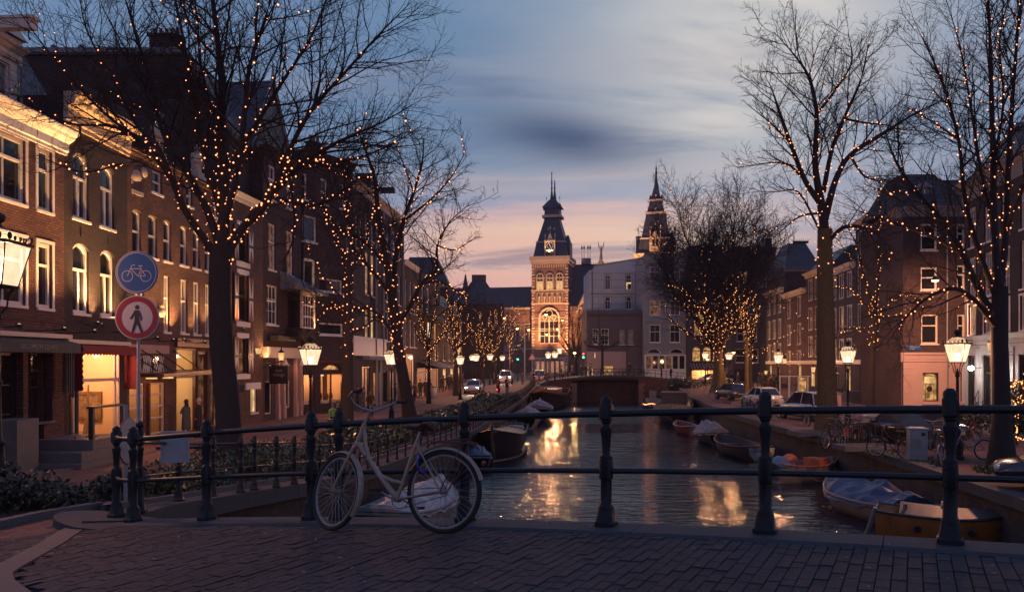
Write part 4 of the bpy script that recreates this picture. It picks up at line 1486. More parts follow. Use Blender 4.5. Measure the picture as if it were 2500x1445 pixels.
def dormer(hh, x, y, z, w=1.2, hh_=1.6, m='white_paint', wm='cream_paint'):
 mb = MB()
 mb.box(x, x + w, y, y + 2.2, z, z + hh_)
 mb.add([(x - 0.12, y - 0.15, z + hh_), (x + w + 0.12, y - 0.15, z + hh_), (x + w / 2, y - 0.15, z + hh_ + 0.45), (x - 0.12, y + 2.3, z + hh_), (x + w + 0.12, y + 2.3, z + hh_), (x + w / 2, y + 2.3, z + hh_ + 0.45)],
  [(0, 1, 2), (0, 2, 5, 3), (1, 4, 5, 2), (3, 5, 4)])
 d = mb.obj('dormer', wm, hh.root)
 b = MB()
 b.quad((x + 0.18, y - 0.01, z + 0.15), (x + w - 0.18, y - 0.01, z + 0.15), (x + w - 0.18, y - 0.01, z + hh_ - 0.12), (x + 0.18, y - 0.01, z + hh_ - 0.12))
 b.obj('pane', 'pane', d)
 b = MB()
 b.box(x + w / 2 - 0.03, x + w / 2 + 0.03, y - 0.04, y - 0.012, z + 0.15, z + hh_ - 0.12)
 b.obj('glazing_bar', m, d)

h = House('attic_house', 'dark slate attic with a pale dormer rising behind the gilded cornice', (-18.6, 28.6), (-18.2, 33.4), 7.5, 9.6, 'brick_dark', group='roof tops behind the shopping street', depth=6)
h.walls()
roof_slope(h, 9.6, 14.0, 2.6, 'slate')
dormer(h, 1.2, 0.2, 9.8, 1.3, 2.4)
h2 = House('gabled_building', 'dark brick building with a steep pointed gable behind the shuttered house', (-14.9, 46.8), (-14.2, 53.2), -3.4, 12.3, 'brick_dark', group='roof tops behind the shopping street', depth=12)
h2.walls()
h2.part('roof', 'slate', lambda mb: mb.add([(0, 0, 12.3), (h2.W, 0, 12.3), (h2.W, 12, 12.3), (0, 12, 12.3), (3.0, 0.0, 17.2), (3.0, 12, 17.2)], [(0, 1, 4), (1, 2, 5, 4), (2, 3, 5), (3, 0, 4, 5)]))
h2.part('verge', 'lead', lambda mb: (mb.tube([(-0.05, -0.05, 12.3), (3.0, -0.05, 17.3), (h2.W, -0.05, 12.3)], 0.12, 4), mb.lathe([(0.12, 0), (0.04, 0.8), (0.01, 1.2)], 6, (3.0, -0.05, 17.3))))

h = House('shutter_house', 'narrow brick house with red and white hourglass shutters beside tall windows', D_, E_, -3.4, 9.0, 'brick_lit', group=GS)
wu0, wu1 = h.u(580), h.u(601)
for v0, v1 in ((5.5, 7.3), (2.3, 4.75), (-0.5, 1.35)):
 h.win(wu0, wu1, v0, v1, nx=1, mid=0.55, fm='black_wood', sill=None, fw=0.07, pane='lit_dim' if v0 < 0 else 'pane')
 h.band(v1 + 0.02, v1 + 0.3, 0.03, 'white_paint', x0=wu0 - 0.1, x1=wu1 + 0.35, name='stone_block')
 h.band(v0 - 0.32, v0 - 0.03, 0.05, 'white_paint', x0=wu0 - 0.2, x1=wu1 + 0.45, name='sill_block')
 for sx_, wid in ((wu0 - 0.62, 0.58), (wu1 + 0.05, 0.72)):
  sh = h.part('shutter', 'black_wood', lambda mb: mb.box(sx_, sx_ + wid, -0.11, -0.05, v0 - 0.05, v1 + 0.05))
  for q in (0, 1):
   za = v0 + 0.06 + q * (v1 - v0) / 2
   zb = za + (v1 - v0) / 2 - 0.16
   b = MB()
   b.box(sx_ + 0.11, sx_ + wid - 0.11, -0.118, -0.112, za, zb)
   b.obj('white_panel', 'white_paint', sh)
   b = MB()
   xm = sx_ + wid / 2
   if q == 0:
    b.add([(sx_ + 0.13, -0.124, za), (sx_ + wid - 0.13, -0.124, za), (xm, -0.124, zb)], [(0, 1, 2)])
   else:
    b.add([(sx_ + 0.13, -0.124, zb), (xm, -0.124, za), (sx_ + wid - 0.13, -0.124, zb)], [(0, 1, 2)])
   b.obj('red_triangle', 'red_paint', sh)
h.win(h.u(612), h.u(628), -2.7, -1.25, nx=2, ny=1, pane='lit_bright', sill='white_paint', fw=0.06)
h.win(h.u(571), h.u(581), -3.3, -1.0, nx=1, ny=2, pane='lit_bright', fm='black_wood', sill=None, fw=0.06)
h.walls()
h.cornice(8.6, 9.0, 0.4)
sb = h.part('name_board', 'white_paint', lambda mb: mb.box(h.u(568), h.u(605), -0.75, -0.68, -1.35, -1.0))

def marks(mb):
 r_ = random.Random(3)
 x = h.u(568) + 0.12
 while x < h.u(605) - 0.12:
  w_ = 0.07
  mb.box(x, x + 0.02, -0.765, -0.752, -1.28, -1.08)
  mb.box(x + 0.022, x + w_, -0.765, -0.752, (-1.28 if r_.random() < 0.5 else -1.10), (-1.26 if False else -1.08) if r_.random() < 0.5 else -1.05)
  x += 0.12

flood_arm(h, h.u(574), 1.75, 0.5, (h.u(574), 0.1, 8), 500)
flood_arm(h, h.u(640), -0.2, 0.45, (h.u(640), 0.1, 8), 600)
b = MB()
b.frus(h.u(618), -0.3, 0.55, 0.85, 0.09, 0.13)
b.obj('wall_lantern', 'lit_bright', h.root)

h = House('brick_house', 'brick house with a slate roofed bay and a white fascia over stone pillars', E_, F_, -3.4, 12.5, 'brick_brown', group=GS)
h.wins_px([(655, 673, dict(pane='lit_dim')), (699, 716, dict(pane='lit_dim'))], 5.5, 8.2, mid=0.6, nx=2, fw=0.09)
h.wins_px([(655, 673), (699, 716)], 9.6, 11.6, mid=0.6, nx=2, fw=0.09)
h.wins_px([(651, 678)], 2.3, 4.6, nx=3, ny=2, mid=0.6, fw=0.09)
h.room(h.u(647), h.u(663), -2.9, -1.0, 2.0, power=30, frame='cream_paint', fw=0.07, lz=-1.1)
h.room(h.u(692), h.u(708), -2.7, -1.0, 2.0, power=20, frame='cream_paint', fw=0.07, lz=-1.1)
h.walls()
h.cornice(12.0, 12.5, 0.45, 'brick_brown')
h.band(0.35, 0.98, 0.22, 'cream_paint', name='fascia')
for pxa in (672, 686, 716, 728):
 x = h.u(pxa)
 h.part('pillar', 'pink_plaster', lambda mb: (mb.box(x, x + 0.35, -0.22, -0.004, -3.4, -2.4), mb.box(x + 0.03, x + 0.32, -0.19, -0.004, -2.4, 0.34)))
bu0, bu1 = h.u(700), h.W - 0.15
bay = h.part('bay', 'brick_brown', lambda mb: mb.box(bu0, bu1, -1.0, -0.004, 1.5, 2.2))
h.part('bay_post', 'cream_paint', lambda mb: (mb.box(bu1 - 0.35, bu1, -1.0, -0.7, 2.2, 4.45), mb.box(bu0, bu0 + 0.15, -1.0, -0.85, 2.2, 4.45), mb.box(bu0, bu1, -1.0, -0.9, 4.3, 4.5)), parent=bay)
h.part('bay_window', 'white_paint', lambda mb: [mb.box(bu0 + 0.15 + k * (bu1 - bu0 - 0.5) / 4, bu0 + 0.2 + k * (bu1 - bu0 - 0.5) / 4, -0.97, -0.9, 2.2, 4.3) for k in range(5)] + [mb.box(bu0 + 0.15, bu1 - 0.35, -0.985, -0.9, z, z + 0.08) for z in (2.2, 2.9, 3.6, 4.2)], parent=bay)
h.part('pane', 'pane', lambda mb: (mb.quad((bu0 + 0.1, -0.93, 2.2), (bu1 - 0.3, -0.93, 2.2), (bu1 - 0.3, -0.93, 4.3), (bu0 + 0.1, -0.93, 4.3)),), parent=bay)
h.part('bay_roof', 'lead', lambda mb: mb.add([(bu0 - 1.1, -0.01, 5.6), (bu1 + 0.3, -0.01, 5.4), (bu1 + 0.5, -1.7, 4.45), (bu0 - 0.9, -1.4, 4.6), (bu1 + 0.5, -1.7, 4.38), (bu0 - 0.9, -1.4, 4.52), (bu0 - 1.1, -0.01, 4.52), (bu1 + 0.3, -0.01, 4.38)],
           [(0, 3, 2, 1), (3, 5, 4, 2), (5, 6, 7, 4), (0, 6, 5, 3), (1, 2, 4, 7)]), parent=bay)
flood_arm(h, bu1 - 0.1, 1.9, 1.25, (bu1 - 0.15, -0.95, 7), 350)
sgn = thing('hanging_sign', 'dark square shop sign with pale lettering hanging beside the wall lantern', 'shop sign', h.A, h.rz)
k0 = h.u(652)
b = MB()
b.box(k0 - 0.04, k0 + 0.04, -1.25, -0.15, -1.15, -0.1)
b.obj('board', 'black_wood', sgn)
b = MB()
b.tube([(k0, -0.02, -0.05), (k0, -1.3, -0.05)], 0.02, 6)
b.tube([(k0, -0.02, -0.35), (k0, -0.15, -0.2), (k0, -0.35, -0.05)], 0.015, 6)
b.obj('bracket', 'iron', sgn)
text('new\nvintage', 0.25, 'gold_letter', sgn, (k0 - 0.045, -0.72, -0.5), (R(90), 0, R(-90)))

def wall_lantern(hh, x, z, out=0.55, sc_=1.0, power=25, label='small street lantern on a wall bracket'):
 t = thing('wall_lantern', label, 'lantern', hh.A, hh.rz, 'lanterns on the walls')
 mb = MB()
 mb.tube([(x, -0.01, z - 0.45 * sc_), (x, -out, z - 0.3 * sc_)], 0.018, 6)
 mb.tube([(x, -0.01, z - 0.15), (x, -0.2, z - 0.28), (x, -out, z - 0.3 * sc_)], 0.014, 6)
 mb.frus(x, -out, z + 0.22 * sc_, z + 0.36 * sc_, 0.17 * sc_, 0.05 * sc_)
 mb.lathe([(0.05 * sc_, 0), (0.03 * sc_, 0.06), (0.05 * sc_, 0.1), (0.005, 0.2 * sc_)], 8, (x, -out, z + 0.36 * sc_))
 mb.frus(x, -out, z - 0.3 * sc_, z - 0.22 * sc_, 0.05 * sc_, 0.10 * sc_)
 mb.obj('bracket', 'iron_smooth', t)
 mb = MB()
 mb.frus(x, -out, z - 0.22 * sc_, z + 0.22 * sc_, 0.09 * sc_, 0.15 * sc_)
 mb.obj('lantern_glass', 'lit_bright', t)
 if power:
  plight((x, -out - 0.25, z), power, WARM, 0.1, parent=t)
 return t

wall_lantern(h, h.u(650), 0.42, 0.9, 1.0, 40, 'wall lantern above the hanging shop sign by the stone pillars')
for pxa in (672, 710):
 x = h.u(pxa)
 h.part('bell_lamp', 'cream_paint', lambda mb: mb.lathe([(0.03, 0.35), (0.06, 0.25), (0.10, 0.15), (0.24, 0.0), (0.22, 0.0)], 10, (x, -0.65, -0.1), caps=False), True)
 plight((x, -0.65, -0.2), 14, WARM, 0.1, parent=h.root)
pl = h.part('planter', 'black_wood', lambda mb: mb.box(h.u(655), h.u(698), -0.6, -0.05, 1.35, 1.65))

G_ = (-11.2, 57.7)
h = House('corner_building', 'tall dark brick corner building with white framed windows and wine red shop front', (-13.55, 53.3), G_, -3.4, 14.0, 'brick_brown', group=GS, depth=8)
h.wins_px([(738, 750), (783, 799), (829, 842)], 10.7, 12.4, fw=0.1, mid=0.5)
h.wins_px([(738, 773), (858 - 12, 859)], 8.0, 9.7, fw=0.12)
h.wins_px([(741, 770)], 4.9, 6.9, fw=0.16)
h.wins_px([(780, 836)], 4.85, 5.75, fw=0.10)
h.wins_px([(780, 838)], 1.95, 2.75, fw=0.10)
h.room(h.u(738), h.u(768), -2.75, -0.65, 2.0, power=70, frame='dark_red_wood', fw=0.09, lz=-0.8)
h.room(h.u(782), h.u(838), -2.75, -0.62, 2.0, power=110, frame='dark_red_wood', fw=0.10, lz=-0.8, bars=(h.u(810),))
h.win(h.u(788), h.u(832), -0.48, 0.0, arch=0.3, pane='lit_yellow', fm='dark_red_wood', sill=None)
h.walls()
h.cornice(13.5, 14.0, 0.4, 'brick_brown')
h.band(0.1, 0.22, 0.12, 'dark_red_wood', name='fascia')
h.band(-3.4, -2.8, 0.04, 'black_wood', name='plinth')
for pxa, m_ in ((745, 'coat_black'), (790, 'gilt'), (800, 'coat_black'), (815, 'dark_red_wood'), (826, 'gilt')):
 x = h.u(pxa)
 b = MB()
 b.lathe([(0.12, 0), (0.1, 0.15), (0.17, 0.5), (0.1, 0.75), (0.05, 0.82), (0.09, 0.95), (0.02, 1.08)], 10, (x, 0.7, -2.72))
 b.obj('display', m_, h.root, True)
h.part('display_board', 'white_paint', lambda mb: (mb.box(h.u(784), h.u(836), 0.2, 0.26, -2.72, -2.45), mb.box(h.u(740), h.u(767), 0.2, 0.26, -2.72, -2.45)))
chimney(h, 3.0, 2, 14, 15.4, 'brick_dark', 1.1, 0.6, 3)
I_ = (-9.9, 74.7)
h = House('townhouse_block', 'row of tall brown town houses over a white modern shop front', G_, I_, -3.4, 12.9, 'brick_brown', group=GS)
h.wins_px([(868, 873), (878, 884)], 8.3, 10.6, mid=0.5, fw=0.1)
h.wins_px([(891, 900, dict(pane='lit_yellow')), (905, 914, dict(pane='lit_yellow'))], 5.2, 8.4, mid=0.6, nx=2, fw=0.1)
h.wins_px([(891, 900, dict(pane='lit_yellow')), (905, 914, dict(pane='lit_bright'))], 1.9, 4.2, mid=0.6, nx=2, fw=0.1)
h.wins_px([(941, 950), (958, 965), (971, 978)], 5.2, 7.8, mid=0.5, fw=0.1)
h.wins_px([(941, 950), (958, 965), (971, 978)], 1.9, 4.4, mid=0.5, fw=0.1)
h.wins_px([(891, 898), (905, 912), (941, 950), (958, 965), (971, 978)], 9.4, 11.4, mid=0.5, fw=0.1)
h.room(h.u(884), h.u(903), -3.2, -0.2, 2.2, power=90, frame='black_wood', fw=0.1, lz=-0.4, wallm='white_paint', bars=(h.u(893),))
h.room(h.u(912), h.u(927), -3.2, -0.6, 2.0, power=60, frame='black_wood', fw=0.1, lz=-0.8)
h.win(h.u(936), h.u(945), -3.2, -0.6, fm='black_wood', sill=None)
h.room(h.u(952), h.u(962), -3.0, -0.6, 2.0, power=40, frame='white_paint', fw=0.1, lz=-0.8)
h.walls()
h.band(0.6, 2.0, 0.05, 'white_paint', x0=0.1, x1=h.u(942), name='fascia_panel')
h.band(0.30, 0.58, 0.5, 'grey_plaster', x0=h.u(886), x1=h.u(944), name='canopy')
for pxa in (921, 931, 968, 984):
 x = h.u(pxa)
 h.band(-3.4, 0.6, 0.08, 'grey_plaster', x0=x - 0.7, x1=x, name='pilaster')
for pxa in (918, 936, 955, 984):
 h.part('downpipe', 'grey_plaster', lambda mb: mb.box(h.u(pxa) - 0.25, h.u(pxa), -0.10, -0.003, 0.7, 12.4))
h.cornice(12.4, 12.95, 0.5, 'cream_paint')
h.part('roof_hoist', 'black_wood', lambda mb: (mb.box(6.0, 6.5, -1.6, 1, 13.3, 13.7), mb.box(5.0, 7.5, 0.0, 1.2, 12.9, 14.6)))
chimney(h, 12.0, 3, 12.9, 14.6, 'brick_dark', 1.2, 0.6, 3)
J_ = (-8.6, 98)
h = House('shop_house', 'lower brick shop house with a gold lit bay and strings of round lamps', I_, J_, -3.4, 9.4, 'brick_brown', group=GS)
h.wins_px([(989, 994), (1000, 1005), (1010, 1016)], 4.9, 7.8, mid=0.5, fw=0.1)
h.wins_px([(989, 994), (1000, 1005), (1010, 1016)], 1.6, 4.1, mid=0.5, fw=0.1)
h.wins_px([(1027, 1034, dict(pane='pane')), (1042, 1048)], 5.4, 8.2, fm='white_paint', fw=0.25, mid=0.5)
h.wins_px([(1044, 1053, dict(pane='lit_white')), (1060, 1066, dict(pane='lit_yellow'))], 0.5, 4.6, fw=0.1, mid=0.5, fm='cream_paint')
h.room(h.u(991), h.u(1010), -3.0, 0.9, 2.5, power=260, frame='white_paint', fw=0.1, lz=0.6, wallm='cream_paint')
h.room(h.u(1018), h.u(1044), -3.2, -0.4, 2.5, power=420, frame='white_paint', fw=0.1, lz=-0.6, wallm='white_paint', hb=(-0.9,))
h.room(h.u(1047), h.u(1070), -3.2, -0.4, 2.5, power=420, frame='white_paint', fw=0.1, lz=-0.6, wallm='white_paint')
h.walls()
h.cornice(9.1, 9.5, 0.4, 'white_paint', x1=h.u(1020))
h.part('bay_roof', 'gilt', lambda mb: mb.add([(h.u(1025), -0.02, 5.6), (h.u(1072), -0.02, 5.6), (h.u(1074), -1.7, 4.7), (h.u(1025), -1.7, 4.7)], [(0, 3, 2, 1), (0, 1, 2, 3)]))
flood_arm(h, h.u(1050), 4.5, 0.9, (h.u(1050), 0.1, -2), 300, 120)
flood_arm(h, h.u(1060), -0.2, 0.9, (h.u(1060), 0.1, 6), 420, 100)
for q in range(5):
 x = h.u(1030 + q * 6)
 h.part('lamp_string', 'dark_red_wood', lambda mb: [mb.lathe([(0.02, 0.3), (0.22, 0.2), (0.22, 0.05), (0.02, 0.0)], 8, (x, -0.5, 2.4 - k * 0.42)) for k in range(8)])
for pxa in (975, ):
 pass
wall_lantern(h, h.u(1073), 1.6, 2.2, 2.2, 60, 'big glass lantern on a bracket at the end of the shop house')
h.part('striped_awning', 'tarp_white', lambda mb: mb.add([(h.u(1018), -0.02, 0.2), (h.u(1075), -0.02, 0.2), (h.u(1075), -2.4, -0.5), (h.u(1018), -2.4, -0.4)], [(0, 3, 2, 1), (0, 1, 2, 3)]))
K_ = (-7.2, 118)
h = House('shop_house', 'small brown shop house last in the row before the fairy lit trees', J_, K_, -3.4, 7.0, 'brick_brown', group=GS)
h.grid(4, [(3.4, 5.4), (0.4, 2.4, dict(pane='lit_dim'))], ww=1.3, mid=0.5)
h.grid(3, [(-2.8, -0.6, dict(pane='lit_bright'))], ww=3.0, sill=None)
h.walls()
roof_slope(h, 7.0, 9.5, 2.5)
h = House('mansard_building', 'grey mansard roofed building rising behind the low shops', (-19.5, 136), (-10.5, 136), -3.4, 13.2, 'brick_brown', group='far buildings', depth=10)
h.grid(4, [(8.5, 11), (4.5, 7)], ww=1.2, mid=0.5)
h.walls()
roof_slope(h, 13.2, 18.0, 2.4, hip=2.2)
h.cornice(12.7, 13.3, 0.6, 'grey_plaster')
h = House('spired_building', 'distant dark building with a pointed turret between the bare tree crowns', (-10.2, 150), (-1.5, 150), -3.4, 11.0, 'brick_dark', group='far buildings', depth=10)
h.walls()
h.part('roof', 'slate', lambda mb: (mb.frus(4, 4, 11, 15.5, 4.2, 1.2), mb.frus(4, 4, 15.5, 16.6, 1.3, 1.3), mb.frus(1.6, 1.5, 11, 16.5, 1.0, 0.1)))
# ================================================================ right side of the canal
GRH = 'houses on the parked car side'
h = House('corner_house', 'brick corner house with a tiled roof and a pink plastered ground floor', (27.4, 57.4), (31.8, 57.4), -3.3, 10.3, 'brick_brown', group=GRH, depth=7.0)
h.wins_px([(2248, 2288)], 7.95, 9.8, mid=0.55, fw=0.11, sill='cream_paint')
h.wins_px([(2248, 2288)], 5.15, 6.75, mid=0.55, fw=0.11, sill='cream_paint')
h.wins_px([(2249, 2290), (2337, 2356)], 1.4, 3.45, mid=0.62, fw=0.11, sill='cream_paint', fm='cream_paint')
h.wins_px([(2336, 2356)], 5.15, 6.9, mid=0.62, fw=0.11)
h.wins_px([(2336, 2356)], 8.0, 9.8, mid=0.62, fw=0.11)
u0, u1 = h.u(2252), h.u(2291)
h.win(u0, u1, -2.62, -0.62, arch=0.12, nx=1, fm='black_wood', pane='lit_yellow', sill=None, fw=0.07, label='lit window with a small lamp behind it')
h.win(h.u(2344), h.u(2357), -2.62, -0.62, arch=0.1, fm='black_wood', pane='lit_dim', sill=None)
h.holes_extra = None
h.walls()
def skin(hh, z0, z1, m, holes, out=0.05, name='plaster_front', x0=0.0, x1=None):
 x1 = hh.W if x1 is None else x1
 us_ = sorted({x0, x1, *[a for q in holes for a in q[:2]]})
 vs_ = sorted({z0, z1, *[a for q in holes for a in q[2:4]]})
 mb = MB()
 for i in range(len(us_) - 1):
  for j in range(len(vs_) - 1):
   cu, cv_ = (us_[i] + us_[i + 1]) / 2, (vs_[j] + vs_[j + 1]) / 2
   if not any(q[0] < cu < q[1] and q[2] < cv_ < q[3] for q in holes):
    mb.quad((us_[i], -out, vs_[j]), (us_[i + 1], -out, vs_[j]), (us_[i + 1], -out, vs_[j + 1]), (us_[i], -out, vs_[j + 1]))
 for q in holes:
  a, b, c, d = q[:4]
  mb.quad((a, -out, c), (a, -out, d), (a, 0, d), (a, 0, c))
  mb.quad((b, -out, c), (b, 0, c), (b, 0, d), (b, -out, d))
  mb.quad((a, -out, d), (b, -out, d), (b, 0, d), (a, 0, d))
  mb.quad((a, -out, c), (a, 0, c), (b, 0, c), (b, -out, c))
 mb.quad((x0, -out, z1), (x1, -out, z1), (x1, 0, z1), (x0, 0, z1))
 return mb.obj(name, m, hh.root)

skin(h, -3.3, 0.12, 'pink_plaster', [(round(a, 4), round(b, 4), c, d) for a, b, c, d in ((u0, u1, -2.62, -0.62), (h.u(2344), h.u(2357), -2.62, -0.62))])
h.band(0.14, 0.30, 0.10, 'pink_plaster', name='string_course')
h.band(0.31, 0.62, 0.07, 'pink_plaster', name='string_course')
h.band(0.63, 0.80, 0.14, 'pink_plaster', name='string_course')
h.band(-3.3, -2.9, 0.08, 'bluestone', x1=0.9, name='plinth')
for k in range(7):      # quoins drawn proud at the corner
 h.band(-2.88 + k * 0.42, -2.50 + k * 0.42, 0.075, 'pink_plaster', x1=0.62, name='quoin')
h.band(-2.85, -2.72, 0.16, 'pink_plaster', x0=u0 - 0.05, x1=u1 + 0.05, name='window_ledge')
h.part('curtain', 'lit_bright', lambda mb: mb.quad((u0 + 0.2, 0.12, -1.35), (u1 - 0.2, 0.12, -1.35), (u1 - 0.2, 0.12, -0.9), (u0 + 0.2, 0.12, -0.9)))
h.part('window_ornament', 'black_wood', lambda mb: (mb.tube([(u0 + 0.3, 0.13, -2.5), (u0 + 0.3, 0.13, -1.4), (u1 - 0.25, 0.13, -1.4), (u1 - 0.25, 0.13, -2.5)], 0.02, 4), mb.lathe([(0.14, 0), (0.2, 0.3), (0.05, 0.42)], 10, ((u0 + u1) / 2, 0.14, -1.95))))
h.part('air_vent', 'bluestone', lambda mb: mb.box(h.u(2312), h.u(2317), -0.07, -0.052, -0.25, -0.05))
h.cornice(10.3, 11.0, 0.45, 'grey_plaster')
roof_slope(h, 11.0, 13.8, 2.3, 'roof_tile', hip=1.0)
h.part('downpipe', 'lead', lambda mb: mb.tube([(3.05, -0.10, 10.3), (3.05, -0.10, 0.9), (3.05, -0.16, 0.6), (3.05, -0.12, -3.2)], 0.05, 6))
for x in (0.5, 2.9):
 for z in (4.3, 7.3):
  h.part('wall_anchor', 'iron', lambda mb: mb.box(x, x + 0.05, -0.03, -0.004, z, z + 0.45))
dormer(h, 1.4, 0.9, 11.2, 1.1, 1.3, wm='grey_plaster')
sp_ = thing('street_name_plate', 'dark blue enamel street name plate above the pink plaster corner', 'street sign', h.A, h.rz)
b = MB()
b.box(h.u(2213), h.u(2248), -0.05, -0.02, 0.95, 1.28)
b.obj('plate', 'sign_blue', sp_)
text('LANGE LEIDSE', 0.13, 'sign_white', sp_, ((h.u(2213) + h.u(2248)) / 2, -0.054, 1.19), (R(90), 0, 0))
text('DWARS', 0.11, 'sign_white', sp_, ((h.u(2213) + h.u(2248)) / 2 - 0.12, -0.054, 1.04), (R(90), 0, 0))
h = House('corner_house', 'shaded side of the corner house with tall shuttered windows facing the water', (28.85, 64.2), (27.4, 57.42), -3.3, 10.3, 'brick_dark', group=GRH, depth=1.3)  # darker brick than the front, shade of this side put into the colour
for v0, v1 in ((7.7, 9.8), (4.9, 7.1), (1.4, 3.9)):
 h.wins_px([(2155, 2163), (2168, 2177), (2182, 2192)], v0, v1, mid=0.6, fw=0.10, nx=2)
h.win(h.u(2176), h.u(2188), -2.6, -0.45, pane='lit_bright', fm='black_wood', arch=0.2, sill=None, fw=0.1)
h.wins_px([(2158, 2165), (2194, 2201)], -3.2, -0.5, fm='black_wood', pane='pane', sill=None)
h.walls(back=False)
skin(h, -3.3, 0.12, 'pink_plaster', [(round(h.u(2176), 4), round(h.u(2188), 4), -2.6, -0.45), (round(h.u(2158), 4), round(h.u(2165), 4), -3.2, -0.5), (round(h.u(2194), 4), round(h.u(2201), 4), -3.2, -0.5)])
h.band(0.14, 0.80, 0.10, 'pink_plaster', name='string_course')
h.cornice(10.3, 11.0, 0.45, 'grey_plaster')

h = House('canal_house', 'tall brown brick house row with white pilasters and a blazing lamp at its door', (27.9, 50.5), (25.0, 34.0), -3.3, 10.6, 'brick_dark', group=GRH, depth=10)
n = 7
st = h.W / n
for k in range(n):
 x = st * (k + 0.5)
 for v0, v1 in ((7.0, 9.4), (3.9, 6.4), (1.75, 3.55)):
  h.win(x - 0.55, x + 0.55, v0, v1, mid=0.6, nx=3, ny=2, fw=0.10, pane='lit_yellow' if (k == 0 and v0 == 1.75) else ('pane_curtain' if (k + int(v0)) % 3 == 0 else 'pane'), surround='white_paint' if v0 < 3 else None, sill='white_paint')
 h.win(x - 0.6, x + 0.6, -2.7, 0.5, mid=0.68, nx=2, ny=0, fm='black_wood', sill=None, fw=0.12, pane='pane')
h.walls()
skin(h, -3.3, 1.1, 'grey_front', [(round(st * (k + 0.5) - 0.6, 4), round(st * (k + 0.5) + 0.6, 4), -2.7, 0.5) for k in range(n)], out=0.07, name='white_front')
for k in range(n + 1):
 x = min(max(st * k, 0.17), h.W - 0.17)
 h.band(-3.3, 0.88, 0.16, 'grey_front', x0=x - 0.16, x1=x + 0.16, name='pilaster')
h.cornice(1.12, 1.65, 0.4, 'grey_front', name='shop_cornice')
h.cornice(9.8, 10.9, 0.7, 'grey_plaster')
roof_slope(h, 10.9, 13.6, 2.0, 'slate')
chimney(h, 3, 3, 12.0, 15.2, 'brick_dark', 1.0, 0.7, 2)
dormer(h, 5.5, 0.3, 11.0, 1.4, 1.6, wm='grey_plaster')
dormer(h, 10.5, 0.3, 11.0, 1.4, 1.6, wm='grey_plaster')
for k in range(4):
 x = 1.5 + k * 3.2
 sf = MB()
 for q in range(4):
  sf.box(x + 0.22 * q, x + 0.9, -1.25 + 0.001 * q, -0.18, -3.3 + 0.18 * q, -3.12 + 0.18 * q)
 st_ = sf.obj('steps', 'bluestone', h.root)
 b = MB()
 for dx in (0, 0.45, 0.85):
  b.tube([(x + dx, -1.2, -3.1 + dx * 0.8), (x + dx, -1.2, -2.2 + dx * 0.8)], 0.018, 5)
 b.tube([(x - 0.05, -1.2, -2.25), (x + 0.9, -1.2, -1.45)], 0.022, 5)
 b.obj('handrail', 'iron', st_)
fx = st * 2.05
fz = h.z(2405, 898) if True else 0
fx = h.u(2405)

def fl_lamp(hh, x, z, r_, power, lab):
 t = thing('flood_light', lab, 'wall lamp', hh.A, hh.rz, 'bright lamps on the white front')
 b = MB()
 b.tube([(x, -0.17, z), (x, -0.75, z + 0.05)], 0.02, 6)
 b.lathe([(0.16, 0.12), (0.05, 0.22), (0.02, 0.26)], 10, (x, -0.75, z))
 b.obj('bracket', 'iron_smooth', t)
 b = MB()
 b.sphere((x, -0.75, z), r_, 10, 8)
 b.obj('globe', 'flood_white', t)
 plight((x, -1.05, z), power, (1, 0.9, 0.75), 0.08, parent=t)

fl_lamp(h, fx, -0.25, 0.15, 120, 'blazing white lamp on the white pilasters beside the thick tree')
fl_lamp(h, h.u(2470), -0.35, 0.11, 60, 'second white lamp seen just past the thick tree trunk')
wall_lantern(h, h.u(2480), 0.9, 1.2, 1.0, 20, 'pointed wall lantern near the edge above the string lit bush')

